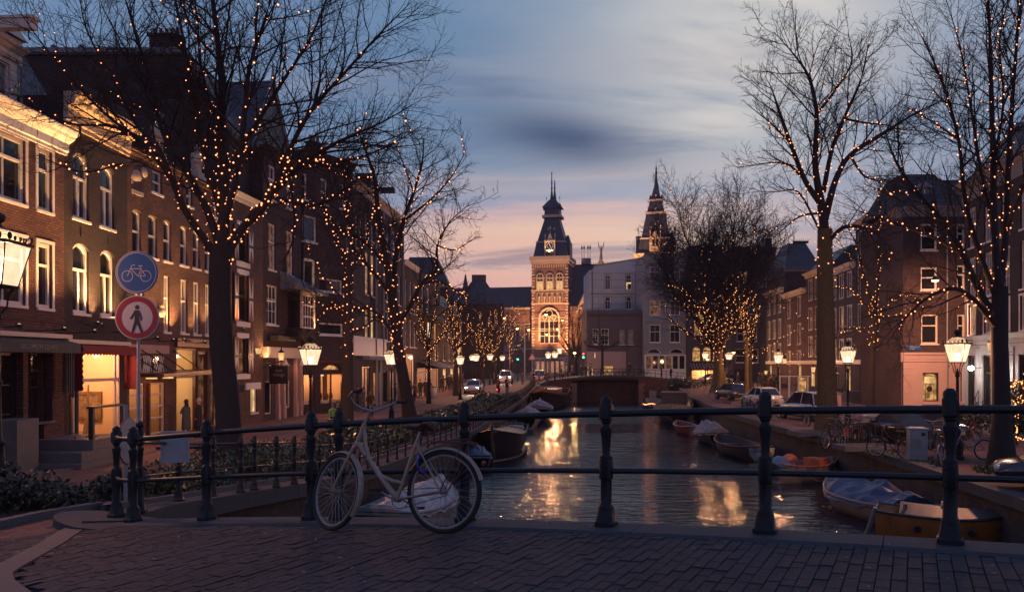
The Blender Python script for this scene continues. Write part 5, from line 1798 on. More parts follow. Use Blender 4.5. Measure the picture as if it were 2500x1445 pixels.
pts = [(28.85, 64.2), (30.2, 72), (31.0, 80), (31.6, 88), (32.5, 98), (33.5, 108)]
specs = [('canal_house', 'tall narrow brown house with a cream cornice next to the corner house', 12.2, 'brick_brown', 3, 'white_paint'),
  ('canal_house', 'dark grey canal house with white framed windows behind the thin tree', 9.0, 'dark_plaster', 3, 'white_paint'),
  ('canal_house', 'red painted canal house with a low cornice behind the big lit trunk', 9.6, 'brick_red', 3, 'cream_paint'),
  ('canal_house', 'small pink house beside the steps with potted plants', 8.2, 'brick_red', 2, 'cream_paint'),
  ('canal_house', 'brown house at the far corner of the parked car street', 9.2, 'brick_brown', 3, 'cream_paint')]
rh = random.Random(4)
for i, (nm, lb, zt, wm, nw, tm) in enumerate(specs):
 h = House(nm, lb, pts[i + 1], pts[i], -3.3, zt, wm, group=GRH, depth=8)
 lit = lambda p_: (lambda k: dict(pane='lit_yellow') if rh.random() < p_ else dict(pane='pane'))
 h.grid(nw, [(zt - 3.0, zt - 0.9, lit(0.0)), (zt - 6.2, zt - 3.9, lit(0.08)), (zt - 9.3, zt - 7.1, lit(0.35))] if zt > 10 else [(zt - 2.9, zt - 0.8, lit(0)), (zt - 6.0, zt - 3.8, lit(0.15)), (max(0.0, zt - 8.8), zt - 6.8, lit(0.3))], ww=1.15, mid=0.55, nx=2, fw=0.12, surround=tm)
 h.grid(2, [(-2.5, -0.2, (lambda k: dict(pane='lit_bright' if (k + i) % 2 == 0 else 'pane')))], ww=1.5, mid=0.7, nx=2, fm='cream_paint', sill='bluestone')
 h.walls()
 h.cornice(zt - 0.55, zt, 0.5, tm)
 h.band(-3.3, -2.55, 0.05, 'bluestone', name='plinth')
 h.band(-0.02, 0.35, 0.10, tm, name='fascia')
 if i in (0, 2):
  roof_slope(h, zt, zt + 2.0, 2.0)
 sf = MB()
 for q in range(5):
  sf.box(1.2 + 0.3 * q, 3.3, -1.5 + 0.001 * q, -0.1, -3.3 + 0.2 * q, -3.1 + 0.2 * q)
 st_ = sf.obj('steps', 'bluestone', h.root)
 b = MB()
 for q in range(5):
  b.tube([(1.3 + 0.45 * q, -1.45, -3.1 + 0.2 * q), (1.3 + 0.45 * q, -1.45, -2.2 + 0.2 * q)], 0.02, 4)
 b.tube([(1.2, -1.45, -2.25), (3.2, -1.45, -1.35)], 0.025, 5)
 b.obj('handrail', 'iron', st_)
 if i == 1:
  wall_lantern(h, 1.0, 0.4, 0.4, 1.2, 90, 'glowing wall lamp on the red painted front behind the thin tree')
 if i == 2:
  wall_lantern(h, 4.0, -0.6, 0.4, 1.2, 60, 'wall lamp lighting the white door frame left of the big trunk')
 if i == 3:
  wall_lantern(h, 3.0, 0.3, 0.6, 1.3, 80, 'wall lantern right of the street lamp by the pink house')
 if i == 4:
  wall_lantern(h, 3.0, -1.2, 0.6, 1.3, 80, 'low doorway lantern near the terrace at the far corner')
h = House('mansard_building', 'distant building with a steep mansard turret and iron cresting', (37.3, 112), (42.3, 112), -3.3, 13.2, 'brick_brown', group='far buildings', depth=8)
h.grid(2, [(8.2, 10.4), (4.6, 6.8)], ww=1.2, mid=0.5)
h.walls()
h.cornice(12.6, 13.2, 0.5, 'grey_plaster')
roof_slope(h, 13.2, 16.8, 2.4, hip=1.3)
h.part('cresting', 'iron', lambda mb: (mb.box(1.9, 4.1, 2.35, 2.4, 16.8, 17.15), [mb.box(1.9 + 0.3 * k, 1.94 + 0.3 * k, 2.35, 2.4, 17.15, 17.4) for k in range(8)], mb.box(2.0, 2.05, 2.4, 2.45, 17.1, 18.4)))

# ================================================================ buildings round the far bridge
GF = 'buildings behind the far bridge'
ZB = -2.76
h = House('white_building', 'pale grey plastered building with a sloping parapet and hooded windows', (14.2, 150.5), (23.6, 150.5), 9.0, 17.2, 'pale_grey_plaster', group=GF, depth=12)
for a, b_, lt in ((1477, 1491, 0), (1528, 1542, 1)):
 h.win(h.u(a), h.u(b_), 13.6, 16.4, nx=2, mid=0.68, arch=0.2, fw=0.12, pane='pane', surround='grey_plaster')
 h.win(h.u(a), h.u(b_), 10.0, 12.3, nx=2, mid=0.68, arch=0.2, fw=0.12, mull=True, surround='grey_plaster')
xl = h.u(1530)
h.walls()
h.part('lit_pane', 'lit_bright', lambda mb: (mb.quad((h.u(1529), 0.10, 14.7), (h.u(1541), 0.10, 14.7), (h.u(1541), 0.10, 14.95), (h.u(1529), 0.10, 14.95)), mb.quad((h.u(1529), 0.10, 13.7), (h.u(1532), 0.10, 13.7), (h.u(1532), 0.10, 14.7), (h.u(1529), 0.10, 14.7))))
h.band(12.75, 12.95, 0.12, 'grey_plaster', name='string_course')
for x in (0.5, 8.4):
 h.part('downpipe', 'lead', lambda mb: mb.tube([(x, -0.12, 17.0), (x, -0.12, 9.2)], 0.09, 6))
for z in (10.9, 12.2, 14.0, 15.4, 16.6):
 h.band(z, z + 0.06, 0.04, 'grey_plaster', name='wall_joint')
h.band(9.4, 9.5, 0.1, 'grey_plaster', name='string_course')
h.part('parapet', 'pale_grey_plaster', lambda mb: mb.prism([(0.6, 17.2), (h.W, 17.2), (h.W, 19.3), (0.9, 17.9)], 0.001, 0.6))
h.part('parapet_cap', 'grey_plaster', lambda mb: mb.prism([(0.85, 17.9), (h.W, 19.3), (h.W, 19.5), (0.85, 18.1)], -0.1, 0.7))
h = House('brown_building', 'brown plastered block with a pale lit ground floor behind the bridge bicycles', (12.75, 140), (22.2, 140), ZB, 9.2, 'brown_plaster', group=GF, depth=10)
h.wins_px([(1447, 1461), (1467, 1486)], 3.3, 6.0, nx=2, ny=3, fw=0.10, mid=0.6)
h.wins_px([(1510, 1527, dict(pane='pane_curtain')), (1531, 1548, dict(pane='pane_curtain'))], 3.3, 6.0, fw=0.12, fm='brown_plaster')
h.wins_px([(1432 + 2, 1437), (1442, 1448)], -2.0, -0.5, pane='lit_bright', sill=None, fw=0.05)
h.wins_px([(1473, 1497)], -2.6, -0.3, pane='lit_yellow', sill=None, nx=2)
h.wins_px([(1451, 1454)], 1.0, 1.9, pane='lit_bright', sill=None, fw=0.02)
h.walls()
h.band(2.9, 3.1, 0.12, 'dark_plaster', name='string_course')
h.band(8.2, 8.5, 0.2, 'dark_plaster', name='string_course')
skin(h, ZB, 2.1, 'pink_plaster', [(round(h.u(1434), 4), round(h.u(1437), 4), -2.0, -0.5), (round(h.u(1442), 4), round(h.u(1448), 4), -2.0, -0.5), (round(h.u(1473), 4), round(h.u(1497), 4), -2.6, -0.3), (round(h.u(1451), 4), round(h.u(1454), 4), 1.0, 1.9)], 0.1, x1=h.u(1528))
h = House('grey_building', 'grey plastered house with a white glazed veranda beside the brown block', (22.3, 138), (29.3, 138), ZB, 18.4, 'grey_plaster', group=GF, depth=10)
for v0, v1, pn in ((14.0, 16.4, 'pane'), (8.2, 10.6, 'lit_yellow'), (3.6, 6.6, 'pane')):
 h.win(0.9, 2.7, v0, v1, mid=0.6, nx=2, fw=0.12, pane=pn if pn == 'pane' else 'lit_dim')
 h.win(4.3, 6.0, v0, v1, mid=0.6, nx=2, fw=0.12)
for k in range(6):
 h.win(0.25 + k * 1.12, 1.25 + k * 1.12, -0.9, 1.4, nx=1, fw=0.08, sill=None, pane='pane' if k % 3 else 'lit_dim')
h.win(0.4, 2.8, 1.7, 2.6, arch=0.7, sill=None)
h.win(4.2, 6.6, 1.7, 2.6, arch=0.7, sill=None)
h.walls()
skin(h, ZB, 1.55, 'white_paint', [(round(0.25 + k * 1.12, 4), round(1.25 + k * 1.12, 4), -0.9, 1.4) for k in range(6)], 0.12)
h.cornice(18.0, 18.6, 0.5, 'grey_plaster')
h.band(7.0, 7.3, 0.15, 'grey_plaster', name='string_course')
h = House('cafe_house', 'dark house with a lit cafe under a striped awning behind the bridge', (29.4, 136), (35.2, 136), ZB, 19.6, 'dark_plaster', group=GF, depth=10)
h.grid(2, [(14.5, 17.0), (10.0, 12.5)], ww=1.5, mid=0.6)
h.grid(2, [(4.8, 8.4, dict(pane='lit_yellow'))], ww=1.7, mid=0.6, nx=2)
for k in range(3):
 h.win(0.5 + 1.75 * k, 1.9 + 1.75 * k, 0.4, 2.9, arch=0.5, pane='lit_yellow', fm='black_wood', sill=None, mid=0.7)
h.room(0.4, 5.2, -2.6, -1.0, 2.5, power=500, wallm='shop_wall', frame='black_wood', lz=-1.2, bars=(2.0, 3.6))
h.walls()
pv = h.part('striped_awning', 'tarp_white', lambda mb: mb.add([(0.1, -0.02, 0.1), (5.4, -0.02, 0.1), (5.4, -1.6, -0.8), (0.1, -1.6, -0.8)], [(0, 3, 2, 1), (0, 1, 2, 3)]))
h.part('awning_stripes', 'coat_black', lambda mb: [mb.add([(0.3 + 0.5 * k, -0.03, 0.11), (0.55 + 0.5 * k, -0.03, 0.11), (0.55 + 0.5 * k, -1.62, -0.79), (0.3 + 0.5 * k, -1.62, -0.79)], [(0, 3, 2, 1)]) for k in range(10)], parent=pv)
h = House('tall_house', 'wide dark house with one brightly lit upper window behind the bare tree', (35.3, 132), (42.5, 132), ZB, 18.6, 'dark_plaster', group=GF, depth=10)
h.win(1.0, 2.6, 12.4, 15.0, pane='lit_bright', nx=2, ny=2, fw=0.1)
h.win(4.4, 5.8, 12.4, 14.8, mid=0.5)
h.grid(3, [(3.6, 6.2), (8.0, 10.6)], ww=1.2, mid=0.5)
h.grid(3, [(0.2, 2.4)], ww=1.6, mid=0.5)
h.walls()
h.cornice(18.2, 18.8, 0.5, 'dark_plaster')
chimney(h, 6.0, 1, 18.6, 20.2, 'brick_dark', 0.9, 0.7, 2)
h = House('tall_house', 'dark house with white sash windows above the parked black car', (38.2, 118), (46.0, 118), ZB, 11.0, 'brick_dark', group=GF, depth=8)
h.walls()

# ================================================================ the museum
MY = 250.0
mu = thing('museum', 'large brick museum with two steep slate towers and a clock lit from below', 'museum', (11.5 - 11.5 * math.cos(R(13)), MY + 11.5 * math.sin(R(13)), 0), R(-13))
TX0, TX1 = 5.9, 17.2

def mpart(name, m, fn, smooth=False, parent=None):
 mb = MB()
 fn(mb)
 return mb.obj(name, m, parent or mu, smooth)

def arch_ring(mb, cx, cz, r0, r1, y0, y1, a0=0, a1=180, n=14):
 pr = []
 for k in range(n + 1):
  a = R(a0 + (a1 - a0) * k / n)
  pr.append((math.cos(a), math.sin(a)))
 rings = []
 for c, s_ in pr:
  rings.append([(cx + r0 * c, y0, cz + r0 * s_), (cx + r1 * c, y0, cz + r1 * s_), (cx + r1 * c, y1, cz + r1 * s_), (cx + r0 * c, y1, cz + r0 * s_)])
 mb.loft(rings)

mpart('tower_body', 'brick_museum', lambda mb: mb.box(TX0, TX1, 0, 11.3, ZB, 31.6))
mpart('tower_body', 'brick_museum', lambda mb: mb.box(37.6, 48.9, 0, 11.3, ZB, 31.6))
for x0 in (TX0, 37.6):
 x1 = x0 + 11.3
 mpart('cornice', 'sandstone', lambda mb: (mb.box(x0 - 0.6, x1 + 0.6, -0.6, 11.9, 31.6, 32.8), mb.box(x0 - 0.3, x1 + 0.3, -0.3, 11.6, 30.5, 31.6)))
 mpart('frieze', 'sandstone', lambda mb: [mb.box(x0 + 0.3 + k * 0.72, x0 + 0.7 + k * 0.72, -0.22, -0.004, 29.4, 30.4) for k in range(15)])
 for z_ in (22.2, 18.2, 26.2, 14.0, 10.0, 4.5):
  mpart('stone_band', 'sandstone', lambda mb: mb.box(x0 - 0.15, x1 + 0.15, -0.15, 11.4, z_, z_ + (0.45 if z_ in (22.2, 18.2) else 0.2)))
 mpart('corner_stones', 'sandstone', lambda mb: [mb.box(a, a + (0.9 if k % 2 else 0.55), -0.08, 0.0 - 0.003, z_, z_ + 0.5) for k, z_ in enumerate([ZB + 0.9 * q for q in range(36)]) for a in (x0 + 0.02, x1 - (0.92 if k % 2 else 0.57))])
for k in range(3):
 cx_ = TX0 + 2.6 + k * 3.05
 w = mpart('window', 'sandstone', lambda mb: (arch_ring(mb, cx_, 26.6, 0.85, 1.15, -0.2, 0.05), mb.box(cx_ - 1.15, cx_ - 0.85, -0.2, 0.05, 22.7, 26.6), mb.box(cx_ + 0.85, cx_ + 1.15, -0.2, 0.05, 22.7, 26.6), mb.box(cx_ - 0.06, cx_ + 0.06, -0.12, 0.0, 22.7, 27.4), mb.box(cx_ - 0.85, cx_ + 0.85, -0.12, 0.0, 25.9, 26.05), mb.box(cx_ - 0.85, cx_ + 0.85, -0.12, 0.0, 24.6, 24.7)))
 mpart('pane', 'lit_bright', lambda mb: mb.quad((cx_ - 0.85, -0.03, 22.7), (cx_ + 0.85, -0.03, 22.7), (cx_ + 0.85, -0.03, 25.2), (cx_ - 0.85, -0.03, 25.2)), parent=w)
 mpart('dark_pane', 'pane', lambda mb: mb.poly([(cx_ - 0.85, -0.03, 25.2), (cx_ + 0.85, -0.03, 25.2), (cx_ + 0.85, -0.03, 26.6), (cx_ + 0.5, -0.03, 27.3), (cx_ - 0.5, -0.03, 27.3), (cx_ - 0.85, -0.03, 26.6)]), parent=w)
for k in range(5):
 x = TX0 + 1.75 + k * 1.62
 n_ = mpart('niche', 'sandstone', lambda mb: (mb.box(x - 0.12, x, -0.2, -0.004, 18.7, 21.9), mb.box(x + 1.2, x + 1.32, -0.2, -0.004, 18.7, 21.9), arch_ring(mb, x + 0.6, 21.2, 0.5, 0.66, -0.2, -0.004)))
 mpart('figure', 'statue_stone', lambda mb: mb.lathe([(0.3, 0), (0.26, 1.2), (0.34, 1.8), (0.12, 2.1), (0.18, 2.4), (0.02, 2.6)], 8, (x + 0.6, -0.2, 18.7)), parent=n_)
gx, gz = TX0 + 5.5, 13.9
w = mpart('great_window', 'sandstone', lambda mb: (arch_ring(mb, gx, gz, 2.75, 3.3, -0.35, 0.0, n=20), mb.box(gx - 3.3, gx - 2.75, -0.35, 0, 7, gz), mb.box(gx + 2.75, gx + 3.3, -0.35, 0, 7, gz), mb.box(gx - 0.18, gx + 0.18, -0.3, 0, 6.2, gz + 0.6),
            arch_ring(mb, gx, gz + 1.5, 0.85, 1.1, -0.3, 0, 0, 360, 20), arch_ring(mb, gx - 1.4, gz + 0.2, 0.5, 0.7, -0.3, 0, 0, 360, 14), arch_ring(mb, gx + 1.4, gz + 0.2, 0.5, 0.7, -0.3, 0, 0, 360, 14),
            arch_ring(mb, gx - 1.4, gz - 0.3, 1.2, 1.4, -0.3, 0), arch_ring(mb, gx + 1.4, gz - 0.3, 1.2, 1.4, -0.3, 0),
            [arch_ring(mb, gx + q, gz - 0.9, 0.5, 0.62, -0.28, 0) for q in (-2.05, -0.75, 0.75, 2.05)], [mb.box(gx - 2.75, gx + 2.75, -0.25, 0, zz, zz + 0.16) for zz in (gz - 1.0, 10.6, 8.4, 6.2)],
            [mb.box(gx + q - 0.06, gx + q + 0.06, -0.25, 0, 6.2, gz - 0.9) for q in (-1.4, 1.4)]))
mpart('pane', 'pane', lambda mb: mb.poly([(gx - 2.75, -0.02, 6.2), (gx + 2.75, -0.02, 6.2)] + [(gx + 2.75 * math.cos(R(a)), -0.02, gz + 2.75 * math.sin(R(a))) for a in range(0, 181, 15)]), parent=w)

def tower_roof(x0, kind):
 cx_ = x0 + 5.65
 cyy = 5.65
 mb = MB()
 if kind == 'clock':
  segs = [(32.8, 37.4, 5.25, 4.4), (37.4, 45.3, 4.25, 2.15)]
  bands = [(37.2, 37.6, 4.6), (45.2, 46.0, 2.95)]
 else:
  segs = [(32.8, 37.4, 5.2, 4.4), (37.4, 45.0, 4.2, 2.8), (45.6, 49.0, 2.6, 1.75), (49.5, 53.0, 1.6, 0.75)]
  bands = [(37.2, 37.6, 4.6), (44.9, 45.6, 3.05), (49.0, 49.5, 2.0)]
 for z0, z1, a, b_ in segs:
  mb.frus(cx_, cyy, z0, z1, a, b_)
 if kind == 'clock':
  mb.frus(cx_, cyy, 46.0, 48.5, 2.35, 2.2)
  mb.frus(cx_, cyy, 48.4, 51.0, 3.0, 1.0)
  for sx_, sy_ in ((0, -1), (-1, 0), (1, 0)):
   mb.frus(cx_ + sx_ * 2.1, cyy + sy_ * 2.1, 48.0, 49.9, 1.0, 0.15)
   mb.lathe([(0.06, 49.8), (0.05, 51.4), (0.16, 51.6), (0.02, 52.2)], 6, (cx_ + sx_ * 2.1, cyy + sy_ * 2.1, 0))
  for dx, zt in ((-0.42, 60.6), (0.5, 58.0)):
   mb.lathe([(0.62, 50.6), (0.38, 52.6), (0.2, 54.2), (0.3, 54.5), (0.16, 55.6), (0.24, 55.9), (0.10, zt - 1.6), (0.24, zt - 1.3), (0.03, zt - 0.8), (0.02, zt)], 8, (cx_ + dx, cyy, 0))
 else:
  mb.lathe([(0.75, 53.0), (0.42, 55.4), (0.26, 57.4), (0.36, 57.7), (0.2, 58.6), (0.28, 59.0), (0.06, 60.0), (0.02, 62.4)], 8, (cx_, cyy, 0))
  for sx_ in (-1, 1):
   mb.frus(cx_ + sx_ * 1.7, cyy, 49.6, 51.2, 0.5, 0.1)
   mb.lathe([(0.06, 37.6), (0.05, 40.4), (0.2, 40.7), (0.02, 41.6)], 6, (cx_ + sx_ * 5.4, cyy, 0))
 o = mb.obj('tower_roof', 'slate', mu)
 for z0, z1, a in bands:
  mpart('gilded_band', 'sandstone', lambda mb: mb.frus(cx_, cyy, z0, z1, a, a), parent=o)
 mpart('dormer_light', 'sandstone', lambda mb: [mb.box(cx_ + q - 0.24, cx_ + q + 0.24, cyy - e, cyy - e + 0.8, z_, z_ + 0.6) for q, z_, e in (((-0.9, 41.2, 3.5), (1.0, 41.2, 3.5)) if kind == 'clock' else ((-1.4, 40.4, 3.9), (1.4, 40.4, 3.9), (0, 46.3, 2.6), (0, 50.4, 1.6)))], parent=o)
 zc = 32.8
 d = mpart('clock_dormer' if kind == 'clock' else 'balcony_dormer', 'sandstone', lambda mb: (mb.box(cx_ - 1.65, cx_ - 1.3, -0.1, 2.0, zc, 37.4), mb.box(cx_ + 1.3, cx_ + 1.65, -0.1, 2.0, zc, 37.4), mb.box(cx_ - 1.3, cx_ + 1.3, -0.1, 2, 34.4, 34.8), mb.box(cx_ - 1.75, cx_ + 1.75, -0.15, 2.2, 37.3, 37.7), mb.box(cx_ - 1.3, cx_ + 1.3, 0.3, 2.0, 34.8, 37.3),
   mb.prism([(cx_ - 1.0, 37.7), (cx_ + 1.0, 37.7), (cx_, 39.9)], 0, 1.2), mb.lathe([(0.1, 39.6), (0.07, 41.2), (0.24, 41.5), (0.05, 42.2)], 6, (cx_, 0.5, 0)), mb.lathe([(0.16, 37.6), (0.12, 38.8), (0.24, 39.1), (0.03, 40.0)], 6, (cx_ - 1.5, 0.3, 0)), mb.lathe([(0.16, 37.6), (0.12, 38.8), (0.24, 39.1), (0.03, 40.0)], 6, (cx_ + 1.5, 0.3, 0))), parent=mu)
 cz = 36.05
 if kind == 'clock':
  mpart('clock_face', 'sign_black', lambda mb: mb.add([(cx_ + 1.2 * math.cos(2 * PI * k / 24), 0.2, cz + 1.2 * math.sin(2 * PI * k / 24)) for k in range(24)] + [(cx_ + 1.2 * math.cos(2 * PI * k / 24), 0.3, cz + 1.2 * math.sin(2 * PI * k / 24)) for k in range(24)], [tuple(range(24))] + [(k, k + 24, (k + 1) % 24 + 24, (k + 1) % 24) for k in range(24)]), parent=d)
  mpart('clock_marks', 'lit_white', lambda mb: [mb.add([(cx_ + r_ * math.cos(a) + w_ * math.sin(a), 0.17, cz + r_ * math.sin(a) - w_ * math.cos(a)) for r_, w_ in ((0.82, .07), (1.08, .09), (1.08, -.09), (0.82, -.07))], [(0, 1, 2, 3)]) for a in [2 * PI * k / 12 for k in range(12)]], parent=d)
  mpart('clock_hands', 'lit_white', lambda mb: [mb.add([(cx_ + r_ * math.sin(a) + w_ * math.cos(a), 0.14, cz + r_ * math.cos(a) - w_ * math.sin(a)) for r_, w_ in ((0.0, .08), (L_, .05), (L_, -.05), (0.0, -.08))], [(0, 1, 2, 3)]) for a, L_ in ((R(-24), 1.0), (R(155), 0.7))], parent=d)
  mpart('dark_opening', 'sign_black', lambda mb: mb.quad((cx_ - 1.2, 0.4, zc), (cx_ + 1.2, 0.4, zc), (cx_ + 1.2, 0.4, 34.4), (cx_ - 1.2, 0.4, 34.4)), parent=d)
 else:
  mpart('balcony_rail', 'sandstone', lambda mb: [(mb.tube([(cx_ - 1.4 + 0.4 * k, -0.15, 33), (cx_ - 0.8 + 0.4 * k, -0.15, 34.4)], 0.07, 4), mb.tube([(cx_ - 0.8 + 0.4 * k, -0.18, 33), (cx_ - 1.4 + 0.4 * k, -0.18, 34.4)], 0.07, 4)) for k in range(6)], parent=d)
  mpart('dark_opening', 'sign_black', lambda mb: [mb.quad((cx_ + q, 0.25, 35.0), (cx_ + q + 0.7, 0.25, 35.0), (cx_ + q + 0.7, 0.25, 36.9), (cx_ + q, 0.25, 36.9)) for q in (-0.85, 0.15)], parent=d)
 mpart('side_dormer', 'slate', lambda mb: (mb.box(x0 + 11.3 - 1.9, x0 + 11.3 - 0.1, 3.8, 7.2, 32.8, 37.6), mb.frus(x0 + 10.3, 5.5, 37.6, 39.8, 0.9, 0.3, 1.7, 0.3)) + ((mb.box(x0 - 0.3, x0 + 1.2, 3.8, 7.2, 32.8, 38.6),) if kind != 'clock' else ()), parent=o)
 mpart('side_dormer_front', 'sandstone', lambda mb: mb.box(x0 + 11.3 - 0.1, x0 + 11.3 + 0.2, 3.9, 7.1, 32.8, 37.4), parent=o)

tower_roof(TX0, 'clock')
tower_roof(37.6, 'balcony')
mpart('nave_wall', 'brick_museum', lambda mb: mb.box(17.22, 37.58, 2.5, 20, ZB, 17.6))
mpart('nave_roof', 'slate', lambda mb: mb.add([(17.22, 2.5, 17.6), (37.58, 2.5, 17.6), (37.58, 11, 31.4), (17.22, 11, 31.4), (17.22, 20, 17.6), (37.58, 20, 17.6)], [(0, 1, 2, 3), (3, 2, 5, 4), (0, 3, 4), (1, 5, 2)]))
mpart('ridge_cresting', 'iron', lambda mb: [mb.box(17.4 + 0.55 * k, 17.52 + 0.55 * k, 10.9, 11.0, 31.4, 32.1) for k in range(37)])
mpart('ridge_turret', 'lead', lambda mb: (mb.box(19.8, 22.6, 10, 12, 31.4, 33.2), [mb.lathe([(0.08, 33.2), (0.06, 36), (0.3, 36.2), (0.28, 36.6), (0.03, 37.4)], 6, (x, 10.5, 0)) for x in (19.9, 20.6, 21.8, 22.5)]))
mpart('gable', 'brick_museum', lambda mb: mb.prism([(19.6, 13), (27.0, 13), (34.4, 13), (34.4, 16), (27.0, 31.0), (19.6, 16)], 1.2, 2.4))
mpart('gable_coping', 'sandstone', lambda mb: (mb.tube([(19.4, 1.2, 15.5), (26.9, 1.2, 31.2)], 0.45, 4), mb.tube([(34.6, 1.2, 15.5), (27.1, 1.2, 31.2)], 0.45, 4), [mb.box(20.5 + 0.9 * k, 21.4 + 0.9 * k, 0.9, 1.19, 16.5 + 1.9 * k, 17.3 + 1.9 * k) for k in range(6)], mb.prism([(25.9, 29.5), (28.1, 29.5), (27.0, 32.2)], 0.7, 1.19)))
fg = mpart('winged_figure', 'statue_stone', lambda mb: (mb.lathe([(0.5, 31.6), (0.35, 33.5), (0.42, 34.6), (0.15, 35.0), (0.2, 35.5), (0.02, 35.8)], 8, (27, 1.6, 0)), mb.tube([(26.9, 1.6, 34.3), (26.3, 1.6, 35.6), (26.1, 1.6, 37.0)], [.2, .2, .04], 6), mb.tube([(27.1, 1.6, 34.3), (27.7, 1.6, 35.6), (27.9, 1.6, 37.0)], [.2, .2, .04], 6)))
mpart('wing_wall', 'brick_museum', lambda mb: mb.box(-60, TX0 - 0.02, 3, 16, ZB, 17.4))
mpart('wing_roof', 'slate', lambda mb: mb.add([(-60, 3, 17.4), (5.88, 3, 17.4), (5.88, 8, 24.4), (-58, 8, 24.4), (-60, 16, 17.4), (5.88, 16, 17.4)], [(0, 1, 2, 3), (3, 2, 5, 4), (0, 3, 4)]))
mpart('wing_band', 'sandstone', lambda mb: (mb.box(-60, 5.87, 2.8, 3.0 - 0.003, 12.2, 12.5), mb.box(-60, 5.87, 2.7, 2.997, 17.0, 17.5), mb.box(-60, 5.87, 2.8, 2.997, 4.5, 4.8)))
for k in range(22):
 x = -58 + k * 2.9
 wd = mpart('window', 'sandstone', lambda mb: (mb.box(x, x + 0.2, 2.8, 2.997, 7, 11.5), mb.box(x + 1.5, x + 1.7, 2.8, 2.997, 7, 11.5), mb.box(x + 0.2, x + 1.5, 2.8, 2.997, 11.3, 11.5)))
 mpart('pane', 'pane', lambda mb: mb.quad((x + 0.2, 2.9, 7), (x + 1.5, 2.9, 7), (x + 1.5, 2.9, 11.3), (x + 0.2, 2.9, 11.3)), parent=wd)
mpart('arcade', 'sandstone', lambda mb: [(arch_ring(mb, TX0 - 5.5 - 6 * k, 3.2, 2.2, 2.6, 2.6, 2.997)) for k in range(3)] + [mb.box(TX0 + 0.6, TX1 - 0.6, -0.3, -0.004, 1.4, 1.9)] + [mb.box(TX0 + 1.0 + 1.5 * k, TX0 + 1.4 + 1.5 * k, -0.3, -0.004, ZB, 1.4) for k in range(7)])
mpart('entrance_light', 'lit_pink', lambda mb: [mb.quad((TX0 + 1.5 + 1.5 * k, -0.02, ZB), (TX0 + 2.4 + 1.5 * k, -0.02, ZB), (TX0 + 2.4 + 1.5 * k, -0.02, 0.8), (TX0 + 1.5 + 1.5 * k, -0.02, 0.8)) for k in range(6)])
bn = thing('museum_banner', 'wide faded pink exhibition banner hanging on the museum wing', 'banner', (-4.0, MY - 1, 0))
b = MB()
b.box(-1.6, 3.6, 2.2, 2.3, 1.2, 5.4)
b.obj('cloth', 'banner_pink', bn)
b = MB()
b.box(-1.0, 3.0, 2.1, 2.19, 3.0, 3.7)
b.obj('print', 'red_paint', bn)
for x, pw in ((7.5, 62000), (15.5, 62000)):
 sp_ = thing('ground_floodlight', 'ground floodlight at the foot of the clock tower ' + ('near its outer corner' if x < 10 else 'near the bare tree'), 'floodlight', (x, MY - 9, ZB), 0)
 b = MB()
 b.box(-0.4, 0.4, -0.3, 0.3, 0, 0.5)
 b.obj('housing', 'iron', sp_)
 spot((0, 0.2, 0.6), (0 if x < 10 else 1, 9, 22), pw, (1, 0.47, 0.2), 70, 0.3, sp_)
o_ = thing('ground_floodlight', 'floodlight on a tall mast washing the second tower', 'floodlight', (36, MY - 24, 14), 0)
b = MB()
b.lathe([(0.2, ZB - 14), (0.12, 0)], 8)
b.obj('mast', 'iron', o_)
b = MB()
b.box(-0.4, 0.4, -0.3, 0.3, 0, 0.5)
b.obj('housing', 'iron', o_)
spot((0, 0.2, 0.8), (6, 18, 26), 90000, (1, 0.5, 0.22), 60, 0.3, o_)
o_ = thing('ground_floodlight', 'floodlight on the tower cornice glowing on the clock dormer', 'floodlight', (11.5, MY - 0.3, 32.8), 0)
b = MB()
b.box(-0.4, 0.4, -0.2, 0.2, 0, 0.25)
b.obj('housing', 'iron', o_)
spot((0, -0.1, 0.5), (0, 1.2, 8), 5000, (1, 0.55, 0.28), 90, 0.3, o_)
# ================================================================ street lamps
LAMPS = {}

